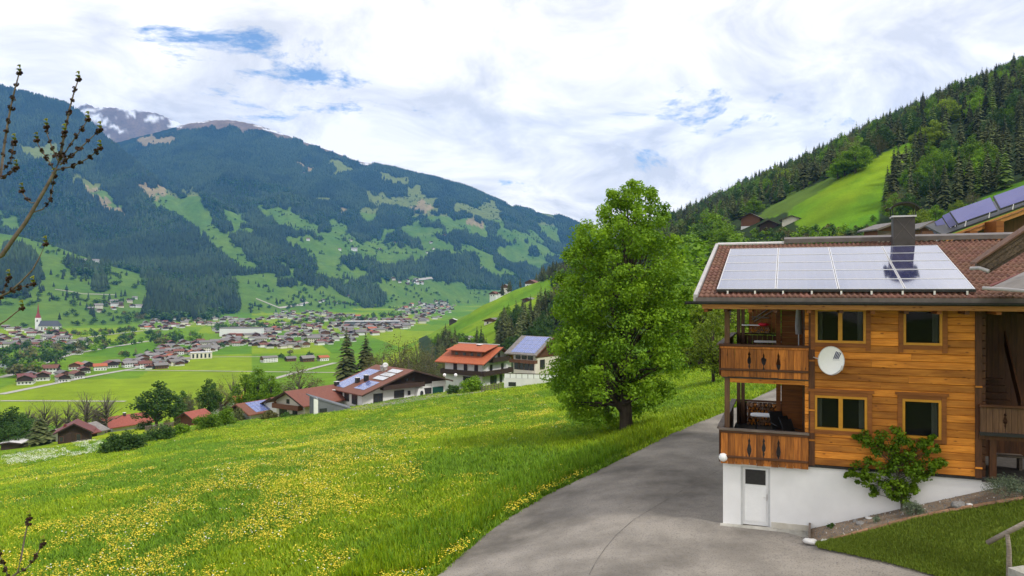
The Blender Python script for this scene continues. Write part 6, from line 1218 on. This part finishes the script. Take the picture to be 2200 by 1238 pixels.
rt = np.zeros((n, 3)); rt[:, 2] = rng.uniform(0, 6.28, n); s = rng.uniform(0.7, 1.3, n); scatter('lawn_grass', np.stack([X, Y, Z], 1), rt, np.stack([s, s, s], 1), [tuft(m_grassl, 40+k, 9, (0.03, 0.08), 0.006, 0.07) for k in range(3)], rng.integers(0, 3, n), 'short dark lawn grass below the soil bed', 'grass')
# loose stones in the soil: too many to count
PS = []
for k in range(900):
    t_ = random.random()*7; w = random.random(); q = np.array(WB[int(t_)])*(1-t_ % 1)+np.array(WB[min(7, int(t_)+1)])*(t_ % 1); b_ = np.array(BD[int(t_)])*(1-t_ % 1)+np.array(BD[min(7, int(t_)+1)])*(t_ % 1); p = q*(1-w)+b_*w; PS.append((p[0], p[1], h1(p[0], p[1])+0.09))
def rockmesh(seed, mt, n=10, m=7, flat=0.7):
    rr = np.random.default_rng(seed); V = []; 
    for j in range(m+1):
        f = math.pi*j/m
        for k in range(n):
            a = 2*math.pi*k/n; d = np.array((math.sin(f)*math.cos(a), math.sin(f)*math.sin(a), math.cos(f)*flat)); q = 0.78+0.44*float(vnoise(np.array([a*1.0+seed]), np.array([f*1.6]), seed)[0]) if 0 < j < m else 0.95; V.append(tuple(d*q))
    F = [(j*n+k, j*n+(k+1) % n, (j+1)*n+(k+1) % n, (j+1)*n+k) for j in range(m) for k in range(n)]
    return npmesh('stone', V, [f[::-1] for f in F], mt, smooth=True)
m_stone = pmat('grey_garden_stone', (0.13, 0.125, 0.12), (0.26, 0.25, 0.24), 2.5, rough=0.9, bump=0.5, bscale=8)
m_wstone = pmat('pale_boulder', (0.55, 0.54, 0.52), (0.68, 0.67, 0.65), 2.0, rough=0.85, bump=0.3, bscale=8)
n = len(PS); rt = rng.uniform(0, 6.28, (n, 3)); sc = rng.uniform(0.010, 0.026, n)[:, None]*np.ones(3)
scatter('bed_gravel', PS, rt, sc, [rockmesh(3, m_stone, 6, 4), rockmesh(4, m_wstone, 6, 4)], rng.choice(2, n, p=[0.95, 0.05]), 'small stones strewn over the garden soil', 'gravel')
for px, py, rx, rzz, mt, lab in [(1742,1172,0.22,0.13,m_wstone,'white rounded boulder at the lower end of the soil bed'),(2058,1096,0.24,0.17,m_stone,'large grey stone in the soil bed'),(2083,1092,0.11,0.08,m_wstone,'small pale stone beside the large grey one'),(2032,1104,0.15,0.07,m_soil,'flat brown stone left of the large grey one'),(1850,1130,0.20,0.06,m_stone,'flat grey slab stone in the lower soil bed'),(1868,1119,0.14,0.06,m_wstone,'pale angular stone above the flat slab'),(1838,1126,0.10,0.09,m_stone,'dark upright stone left of the flat slab'),(1772,1169,0.16,0.07,m_wstone,'pale brick-like stone next to the white boulder')]:
    q = g(px, py); o = link('garden_stone', rockmesh(int(px), mt, 12, 8), None, (q.x, q.y, q.z+rzz*0.5+0.05), random.uniform(0, 6), label=lab, cat='stone'); o.scale = (rx, rx*0.75, rzz)
m_edge = woodmat('worn_edging_log', (0.22, 0.115, 0.062), (0.34, 0.20, 0.12), (0.13, 0.07, 0.04), 0, rnd=0.2)
ed = thing('bed_edging', 'row of worn timber logs edging the soil bed', 'edging', (0, 0, 0))
EP = [g(*p) for p in ((1790,1166),(1830,1156),(1866,1146),(1908,1135),(1950,1123),(1995,1114),(2040,1105),(2090,1097),(2140,1088),(2200,1078),(2260,1068))]
for a, b_ in zip(EP[:-1], EP[1:]):
    up = Vector((0, 0, 0.10)); e = (b_-a)*0.02; MB().tube([a+up+e, b_+up-e], random.uniform(0.05, 0.07), 8).build('log', m_edge, ed)
q = g(1737, 1172); wq = hw(2.63, -0.02, 0.1); MB().slab([(wq.x, wq.y, wq.z+0.36), (wq.x+0.06, wq.y-0.02, wq.z+0.36), (q.x+0.06, q.y, q.z+0.24), (q.x, q.y, q.z+0.24)], 0.5).build('edge_board', m_rail, None, label='upright grey board closing the end of the soil bed', cat='board')
def lowbush(px, py, wm, hm, mt, label, seed, n=26, per=46, leaf=(0.03, 0.07)):
    p = g(px, py); r = np.random.default_rng(seed); C = []; cr = []
    for k in range(n):
        a = r.random()*6.283; q_ = math.sqrt(r.random()); c = hm*0.28; C.append((math.cos(a)*q_*(wm/2-c*0.5), math.sin(a)*q_*(wm/2-c*0.5), 0.04+max(0, math.sqrt(max(0, 1-q_*q_)))*r.uniform(0.5, 1)*(hm-c))); cr.append(c)
    o = thing('garden_shrub', label, 'shrub', (p.x, p.y, p.z+0.06)); link('foliage', leafcloud('shrub_foliage', C, cr, per, leaf, mt, seed, aspect=0.3, flat=0.6), o)
    mb = MB()
    for k in range(8): mb.tube([(0, 0, -0.08), Vector(C[k])*0.5, Vector(C[k])], [0.012, 0.008, 0.003], 4)
    mb.build('stems', m_bark2, o)
lowbush(1961, 1112, 0.72, 0.46, m_leafg, 'grey-green lavender cushion below the wall plant', 71, 34, 60)
lowbush(2166, 1072, 1.30, 0.75, m_leafg, 'large grey-green shrub against the white wall by the porch', 72, 60, 70)
lowbush(1786, 1140, 0.26, 0.18, m_leafd, 'tiny green shrub at the low end of the soil bed', 73, 10, 40); lowbush(1882, 1128, 0.22, 0.24, m_leafg, 'tiny grey shrub beside the pale angular stone', 74, 10, 40)
# plant trained on the wall
wp = thing('wall_plant', 'leafy green plant trained up the white and timber wall', 'plant', hw(5.25, -0.25, fac(1942, 1083, -0.25)[1]-0.1), HRZ)
x0, z0 = fac(1942, 1086, -0.25); C = []; CR = []
for px, py, r_ in [(1868,942,15),(1850,940,9),(1900,938,16),(1932,928,16),(1955,948,16),(1975,955,12),(1996,946,11),(2008,938,7),(1912,962,16),(1888,962,12),(1852,1003,14),(1833,1012,10),(1825,1016,6),(1878,998,17),(1912,998,18),(1945,1000,18),(1975,1000,15),(2008,988,17),(2026,998,10),(2005,1003,12),(1868,1030,14),(1852,1022,9),(1885,1052,12),(1900,1040,15),(1930,1028,20),(1958,1036,15),(1985,1022,13),(1930,1062,13),(1950,1078,9),(1945,1056,14),(1975,1045,10),(1925,980,15),(1955,975,12),(2012,960,8),(1995,970,7)]:
    x, z = fac(px, py, -0.25); s_ = 24/1600.0*r_*0.98
    for k in range(4): C.append((x-x0+random.uniform(-.8, .8)*s_, random.uniform(-0.22, 0.14), z-z0+random.uniform(-.8, .8)*s_)); CR.append(s_*random.uniform(0.5, 0.9))
link('foliage', leafcloud('wall_plant_leaves', C, CR, 62, (0.06, 0.12), m_leaf, 91), wp)
mb = MB(); mb.tube([(0, 0.1, -0.3), (0, 0.1, 0.2), (-0.1, 0.12, 0.9), (-0.15, 0.14, 1.6), (-0.1, 0.14, 2.2)], [0.035, 0.03, 0.024, 0.016, 0.006], 6)
for c in C[::2]: zb = max(0.1, c[2]*0.6); mb.tube(curve((-0.12*zb, 0.12, zb), (c[0], 0.08, c[2]), 3), [0.014, 0.010, 0.007, 0.003], 4)
mb.build('stems', m_bark2, wp)
# log handrail and step at the right edge
rl = thing('log_handrail', 'grey log handrail on a round post at the lower right', 'handrail', (0, 0, 0)); m_log = pmat('grey_barkless_log', (0.20, 0.165, 0.13), (0.32, 0.275, 0.225), 6, (1, 1, 6), rough=0.9, bump=0.5)
MB().tube([P3(2122, 1166, 19.0), P3(2160, 1146, 18.6), P3(2215, 1118, 18.1)], 0.062, 10).build('rail', m_log, rl, True); pb = P3(2168, 1216, 18.7); MB().tube([P3(2164, 1146, 18.55), P3(2168, 1180, 18.6), pb, pb-Vector((0, 0, 1.2))], [0.05, 0.055, 0.065, 0.07], 9).build('post', m_log, rl, True)
sb = P3(2186, 1223, 18.2); MB().box(0.0, 1.1, -0.5, 0.25, -0.8, -0.05).build('stone_step', m_conc, None, loc=sb, rz=0.3, label='light concrete step in the bottom right corner', cat='step')
q = hw(8.28, -0.75, 1.95); o = MB().lathe([(0.0, 0.0), (0.14, 0.0), (0.2, 0.24), (0.22, 0.26), (0.19, 0.26), (0.13, 0.05), (0.0, 0.05)], 14).build('flower_pot', pmat('pale_turquoise_glaze', (0.42, 0.58, 0.58), (0.5, 0.66, 0.66), 4, rough=0.4), None, True, loc=q, label='pale turquoise flower pot beside the large grey-green shrub', cat='flower pot')
# ---------------------------------------------------------------- things on the balconies
def logs(name, label, x0, x1, y, z0, z1, r_, dy=0.3):
    o = thing(name, label, 'firewood', hw(0, 0, 0), HRZ); rr = random.Random(3); z = z0+r_; me = [MB().tube([(0, 0, 0), (0, dy, 0)], 1.0, 8).mesh('log', m_edge), MB().prism([(-1, -0.6), (1, -0.7), (0.2, 1.0)], 0, dy).mesh('log', m_plank)]
    row = 0
    while z < z1:
        x = x0+r_*(1+(row % 2))
        while x < x1: s_ = r_*rr.uniform(0.75, 1.05); k = link('log', me[rr.random() < 0.45], o); k.location = (x, y+rr.uniform(-.03, .03), z); k.scale = (s_, 1, s_); k.rotation_euler = (0, rr.uniform(0, 6), 0); x += r_*2.05
        z += r_*1.8; row += 1
logs('firewood_stack', 'stacked firewood along the back of the lower balcony', 0.42, 1.62, YB-0.42, 2.37, 3.2, 0.068)
logs('firewood_pile', 'low pile of split firewood on the back rail of the upper balcony', 0.55, 1.30, YB-0.28, 6.10, 6.34, 0.04)
rb = thing('red_bundle', 'bright red and white bundle lying on the upper balcony firewood', 'bundle', hw(1.08, YB-0.2, 6.44), HRZ); o = link('cover', rockmesh(31, pmat('red_cloth', (0.55, 0.012, 0.03), (0.62, 0.02, 0.045), 6, rough=0.6)), rb); o.scale = (0.22, 0.14, 0.10); MB().box(-0.85, -0.15, -0.03, 0.05, -0.05, -0.01).build('handle', m_white, rb)
def table(name, label, x, y, z, w, d, h, mt):
    o = thing(name, label, 'table', hw(x, y, z), HRZ); mb = MB(); pts = [(w/2*math.copysign(abs(math.cos(a))**0.5, math.cos(a)), d/2*math.copysign(abs(math.sin(a))**0.5, math.sin(a))) for a in [6.283*k/20 for k in range(20)]]
    mb.add([(a, b_, h-0.04) for a, b_ in pts]+[(a, b_, h) for a, b_ in pts], [tuple(reversed(range(20))), tuple(range(20, 40))]+[(k, (k+1) % 20, 20+(k+1) % 20, 20+k) for k in range(20)]); mb.build('table_top', mt, o)
    for sx in (-1, 1): MB().tube([(sx*w*0.36, -d*0.36, 0), (sx*w*0.30, d*0.36, h-0.04)], 0.015, 6).build('leg', m_black, o); MB().tube([(sx*w*0.30, d*0.36, 0), (sx*w*0.36, -d*0.36, h-0.04)], 0.015, 6).build('leg', m_black, o)
table('garden_table', 'white oval garden table on the lower balcony', 1.25, 4.6, 2.36, 1.2, 0.75, 0.72, m_white); table('balcony_table', 'white table on the upper balcony', 1.3, 5.4, 5.10, 1.1, 0.7, 0.74, m_white)
def chair(x, y, z, rz, label, tilt=0.2):
    o = thing('folding_chair', label, 'chair', hw(x, y, z), HRZ+rz, 'folding chairs on the lower balcony'); mb = MB()
    for sx in (-0.24, 0.24): MB().tube([(sx, -0.25, 0), (sx, 0.1, 0.45), (sx, 0.38, 1.05)], 0.016, 6).build('leg', m_black, o); MB().tube([(sx, 0.25, 0), (sx, -0.2, 0.44)], 0.016, 6).build('leg', m_black, o); MB().tube([(sx, -0.2, 0.62), (sx, 0.25, 0.66)], 0.018, 6).build('armrest', m_black, o)
    MB().slab([(-0.23, -0.22, 0.45), (0.23, -0.22, 0.45), (0.23, 0.12, 0.43), (-0.23, 0.12, 0.43)], 0.025).build('seat', m_black, o); MB().slab([(-0.23, 0.11, 0.47), (0.23, 0.11, 0.47), (0.23, 0.36, 1.05), (-0.23, 0.36, 1.05)], 0.03).build('backrest', m_black, o)
chair(1.75, 3.1, 2.36, 0.5, 'black folding chair nearest the table on the lower balcony'); chair(2.15, 2.2, 2.36, 1.0, 'black folding chair against the wall on the lower balcony'); chair(2.2, 1.5, 2.36, 0.8, 'black folding chair closest to the front of the lower balcony')
um = thing('closed_parasol', 'closed pale parasol leaning by the upper balcony wall', 'parasol', hw(2.36, 2.4, 5.10), HRZ); MB().tube([(0, 0, 0), (0, 0.05, 2.4)], 0.02, 6).build('pole', m_white, um); MB().lathe([(0.02, 2.35), (0.09, 2.0), (0.12, 1.5), (0.10, 1.2), (0.02, 1.25)], 10).build('cover', pmat('grey_canvas', (0.28, 0.27, 0.25), (0.36, 0.35, 0.33), 5, rough=0.9), um)
hg = thing('hanging_tools', 'wooden skis and tools hung crosswise on the upper balcony screen', 'tools', hw(0, 0, 0), HRZ)
for a, b_, c, d in ((0.62, 6.62, 1.5, 7.25), (0.7, 6.55, 1.6, 7.1), (0.6, 6.75, 1.3, 6.7)): MB().tube([(a, YB-0.02, b_), (c, YB-0.02, d)], 0.03, 5).build('tool', m_rail, hg)
for k, (x, z, r_) in enumerate(((0.78, 7.35, 0.16), (1.15, 7.35, 0.2))):
    o = MB().lathe([(0.0, 0.10), (r_*0.5, 0.09), (r_*0.55, 0.02), (r_, 0.0), (r_, -0.015), (0, -0.01)], 14).build('hung_hat', pmat('straw', (0.34, 0.30, 0.22), (0.45, 0.40, 0.30), 8, rough=0.9), None, True, loc=hw(x, YB-0.05, z), label=['smaller pale round hat hung on the upper balcony screen', 'larger pale round hat hung on the upper balcony screen'][k], cat='hat'); o.rotation_euler = (R(80), 0, HRZ)
# ---------------------------------------------------------------- neighbouring roofs at the right edge
m_oldwood = woodmat('old_weathered_plank', (0.045, 0.030, 0.018), (0.135, 0.092, 0.055), (0.02, 0.014, 0.01), 0, rnd=0.3, knots=False, streak=0.6)
nr = thing('weathered_eave', 'weathered plank eave of a tiled roof cutting in from the right edge', 'roof', (0, 0, 0))
a0, a1 = P3(2098, 567, 20.6), P3(2290, 437, 18.6); dn = Vector((0.012, 0, -0.085)); bk = Vector((0.10, 0.42, 0.0))
for k in range(5):
    i0 = 0.03*k; p0 = a0.lerp(a1, i0)+dn*k*0.95; p1 = a1+dn*k*1.25; t_ = random.uniform(0.010, 0.03); d_ = Vector((0, -0.02*(k % 2)-t_, 0)); w_ = Vector((0, 0, -0.085-0.01*k))
    MB().add([p0+d_, p1+d_, p1+d_+w_, p0+d_+w_, p0+bk*0.3, p1+bk*0.3, p1+bk*0.3+w_, p0+bk*0.3+w_], [(0, 3, 2, 1), (4, 5, 6, 7), (0, 1, 5, 4), (3, 7, 6, 2), (0, 4, 7, 3), (1, 2, 6, 5)]).build('plank', m_oldwood, nr)
up = Vector((0, 0, 0.03)); MB().slab([a0+up*1.5+Vector((-0.04, -0.06, 0)), a1+up*1.5+Vector((0, -0.06, 0)), a1+bk*1.2+up*2, a0+bk*1.2+up*2], 0.05).build('tile_edge', m_tile, nr)
MB().box(13.9, 14.05, 18.3, 18.45, -7.5, 0.9).build('post', m_mwood, nr)
MB().tube([P3(2086, 577, 20.7), P3(2104, 576, 20.4), P3(2125, 583, 20.2)], 0.05, 10).build('gutter_end', m_verge, nr)
lr = thing('lean_to_roof', 'small grey lean-to roof with a pale gutter at the right edge', 'roof', (0, 0, 0))
MB().slab([P3(2128, 618, 20.2), P3(2300, 622, 18.4), P3(2300, 570, 19.6), P3(2205, 582, 20.8)], 0.08).build('roofing', m_greyroof, lr); MB().tube([P3(2112, 619, 20.3), P3(2160, 622, 19.8), P3(2300, 632, 18.2)], 0.05, 10).build('gutter', m_verge, lr)
MB().slab([P3(2126, 612, 20.6), P3(2190, 586, 21.0), P3(2192, 588, 20.98), P3(2128, 615, 20.5)], 0.03).build('flashing', m_maroon, lr); MB().tube([P3(2290, 625, 18.4), P3(2290, 625, 18.4)-Vector((0, 0, 6))], 0.1, 8).build('post', m_dark, lr)
cr_ = thing('collector_roof_house', 'house with carved gable board and blue solar collectors behind the ridge', 'house', (0, 0, 0))
b0, b1 = P3(2030, 509, 40.0), P3(2330, 398, 44.0); e1 = (b1-b0).normalized(); back = Vector((HB[0], HB[1], 0))*11
nz = 40; top = []; 
MB().add([b0, b1, b1-Vector((0, 0, 0.42)), b0-Vector((0, 0, 0.34)), b0+back*0.01, b1+back*0.01, b1+back*0.01-Vector((0, 0, 0.42)), b0+back*0.01-Vector((0, 0, 0.34))], [(0, 3, 2, 1), (4, 5, 6, 7), (0, 1, 5, 4), (3, 7, 6, 2), (0, 4, 7, 3), (1, 2, 6, 5)]).build('barge_board', m_fascia, cr_)
mb = MB(); pts = []
for k in range(nz+1): p = b0.lerp(b1, k/nz); pts.append(p+Vector((0, -0.06, -0.10-0.05*abs(math.sin(k*1.2)))))
mb.tube(pts, 0.018, 5); mb.build('carved_edge', m_darkx, cr_)
MB().slab([b0+Vector((-0.1, 0, 0.12)), b1+Vector((0, 0, 0.12)), b1+back*0.5+Vector((0, 0, 1.05)), b0+back*0.5+Vector((-0.1, 0, 1.05))], 0.11).build('roof', m_black, cr_)
w0 = b0+back*0.09+e1*0.9; w1 = b1+back*0.09; MB().add([w0-Vector((0, 0, 0.4)), w1-Vector((0, 0, 0.4)), Vector((w1.x, w1.y, -9)), Vector((w0.x, w0.y, -9)), w0+back*0.8-Vector((0, 0, 0.4)), w1+back*0.8-Vector((0, 0, 0.4)), Vector((w1.x, w1.y, -9))+back*0.8, Vector((w0.x, w0.y, -9))+back*0.8], [(0, 3, 2, 1), (4, 5, 6, 7), (0, 4, 7, 3), (1, 2, 6, 5), (0, 1, 5, 4)]).build('gable_wall', m_dark, cr_)
for px in (2080, 2136): MB().box(-0.2, 0.2, -0.5, 0.6, -2.2, -0.4).build('purlin_post', m_trim, cr_, loc=P3(px, 500-(px-2030)*0.37, 40.6))
m_coll = pmat('blue_violet_collector_glass', (0.060, 0.062, 0.19), (0.072, 0.074, 0.215), 0.6, rough=0.22, spec=0.4)
for lab, q4 in [('large blue solar collector, left one of two on the house behind the ridge', ((2058,481,40.1),(2143,451,41.2),(2128,424,42.6),(2040,455,41.5))), ('large blue solar collector cut by the right edge of the picture', ((2148,449,41.3),(2290,400,43.2),(2290,366,44.6),(2133,422,42.7))), ('small blue solar collector just left of the two large ones', ((2040,490,41.6),(2056,483,41.4),(2041,456,42.6),(2024,464,42.8))), ('small blue solar collector, second from the left end of the row', ((2022,503,43.0),(2038,494,42.8),(2024,468,44.0),(2008,477,44.2))), ('small blue solar collector at the left end of the row', ((2012,509,44.6),(2023,505,44.4),(2012,484,45.4),(2001,490,45.6)))]:
    o = thing('collector', lab, 'solar collector', (0, 0, 0)); q = [P3(*p) for p in q4]; MB().slab(q, 0.09).build('casing', m_black, o); nn = (q[1]-q[0]).cross(q[3]-q[0]).normalized(); c = sum(q, Vector())/4; MB().add([c+(p-c)*0.975+nn*0.012 for p in q], [(0, 1, 2, 3)]).build('glass', m_coll, o)
    mb = MB(); f = 0.3; 
    for f in (0.2, 0.8): p = q[0].lerp(q[1], f); mb.tube([p, p-Vector((0.05, 0, 0.30))], 0.03, 5)
    mb.build('bracket', m_silver, o)
# ---------------------------------------------------------------- budding branches reaching in from the left
TD = 2.3
def T(px, py, dz=0.0): return P3(px, py, TD+dz)
m_twig = pmat('grey_brown_twig', (0.085, 0.066, 0.055), (0.16, 0.13, 0.11), 40, rough=0.9, bump=0.4)
m_bud = leafmat('dark_bursting_bud', (0.028, 0.013, 0.010), (0.075, 0.036, 0.020), 0.1, rnd=0.3); m_tip = leafmat('green_bud_tip', (0.10, 0.14, 0.02), (0.28, 0.30, 0.03), 0.3)
ash = thing('ash_sapling', 'budding branches of a young tree reaching in at the left edge', 'tree', (-1.95, TD, h1(-1.95, TD)))
def LC(v): return v-Vector(ash.location)
budm = leafcloud('bud_cluster', [(0, 0, 0), (0.008, 0, 0.004), (-0.008, 0.003, 0.003)], [0.010, 0.008, 0.008], 13, (0.009, 0.018), m_bud, 5); tipm = leafcloud('bud_tip', [(0, 0, 0), (0, 0, 0.012)], [0.006, 0.005], 10, (0.008, 0.016), m_tip, 6)
def twig(pts, r0, r1_, step=27, first=20, dz=0.0, tip=True):
    V = [T(x, y, dz) for x, y in pts]; k = len(V); MB().tube([LC(v) for v in V], [(r0+(r1_-r0)*i/(k-1))*0.62/1600*TD for i in range(k)], 7).build('branch', m_twig, ash, True)
    P2 = np.array(pts, float); seg = np.hypot(*(P2[1:]-P2[:-1]).T); cum = np.concatenate([[0], np.cumsum(seg)]); s_ = first
    while s_ < cum[-1]-4:
        x, y = np.interp(s_, cum, P2[:, 0]), np.interp(s_, cum, P2[:, 1]); o = link('bud', budm, ash); o.location = LC(T(x, y, dz)); o.rotation_euler = (random.uniform(0, 6), random.uniform(0, 6), random.uniform(0, 6)); o.scale = (random.uniform(0.45, 0.8),)*3; s_ += step*random.uniform(0.75, 1.3)
    if tip:
        o = link('bud', budm, ash); o.location = LC(V[-1]); o.scale = (0.7,)*3; o = link('bud_tip', tipm, ash); o.location = LC(V[-1])+Vector((0, 0, 0.012)); o.scale = (0.9,)*3
LX = -1.95*F_PX/TD+CX
twig([(LX, 760), (-120, 640), (-40, 572), (5, 548), (30, 512), (55, 478), (80, 436), (102, 398), (118, 368), (128, 345)], 9, 4.6, 300, 900, tip=False)
twig([(128, 345), (134, 310), (140, 280), (150, 232), (160, 195), (168, 172)], 4.6, 1.8, 24, 12)
twig([(118, 368), (104, 345), (88, 322), (78, 303)], 2.6, 1.4, 20, 16, 0.02); twig([(126, 348), (112, 318), (102, 290), (99, 274)], 2.4, 1.3, 20, 16, -0.02)
twig([(130, 345), (148, 315), (170, 285), (188, 258)], 2.6, 1.4, 22, 14, 0.01); twig([(128, 355), (160, 330), (192, 300), (214, 280)], 2.6, 1.4, 22, 14, -0.03); twig([(122, 365), (155, 358), (190, 340), (214, 320)], 2.6, 1.4, 22, 14)
twig([(80, 436), (66, 436), (55, 424), (46, 412)], 2.2, 1.4, 40, 24); twig([(72, 456), (92, 450), (108, 430), (113, 400), (116, 380)], 2.4, 1.6, 17, 34, 0.02); twig([(132, 320), (136, 295), (138, 285)], 2.4, 1.5, 18, 8, -0.02)
twig([(LX, 640), (-60, 480), (-12, 420), (2, 372), (8, 320), (16, 268), (24, 225), (33, 188), (41, 158)], 6, 2.0, 26, 420); twig([(8, 365), (24, 345), (28, 318), (30, 306)], 2.2, 1.4, 14, 8); twig([(2, 385), (20, 372), (34, 362)], 2.0, 1.4, 12, 8)
twig([(LX, 820), (-60, 700), (-10, 642), (20, 628), (45, 606), (70, 580), (84, 555), (97, 526)], 5, 1.8, 20, 470); twig([(0, 645), (12, 615), (18, 598)], 2.2, 1.4, 12, 6); twig([(20, 628), (48, 616), (70, 612)], 2, 1.3, 14, 8)
twig([(LX, 860), (-60, 730), (-5, 700), (14, 688), (36, 670), (46, 664)], 4, 1.6, 11, 480)
twig([(LX, 1320), (-60, 1290), (10, 1252), (38, 1230), (45, 1200), (54, 1150), (62, 1116)], 6, 1.8, 22, 420); twig([(38, 1232), (58, 1220), (74, 1200), (86, 1178), (92, 1170)], 2.4, 1.6, 20, 14); twig([(20, 1245), (12, 1225), (5, 1206), (-3, 1192)], 2.2, 1.5, 18, 8)
MB().tube([(0, 0, -0.3), (0, 0, 1.5), (0, 0, LC(T(LX, 1320)).z), (0, 0, LC(T(LX, 640)).z), (-0.05, 0, LC(T(LX, 300)).z), (-0.1, 0, LC(T(LX, 0)).z)], [0.06, 0.05, 0.035, 0.02, 0.012, 0.004], 9).build('trunk', m_twig, ash, True)

# ---------------------------------------------------------------- the air: one closed box of thin haze round camera and scene
m_haze = bpy.data.materials.new('valley_haze'); m_haze.use_nodes = True; t = m_haze.node_tree; t.nodes.clear()
pv = N(t, 'ShaderNodeVolumePrincipled'); pv.inputs['Color'].default_value = (0.13, 0.42, 1.0, 1); pv.inputs['Density'].default_value = 6.0e-5; pv.inputs['Anisotropy'].default_value = 0.2
om = N(t, 'ShaderNodeOutputMaterial'); t.links.new(pv.outputs[0], om.inputs['Volume'])
MB().box(-9300, 9300, -700, 9300, -130, 2080).build('haze', m_haze, kind='stuff', label='thin blue haze filling the valley air', cat='haze')
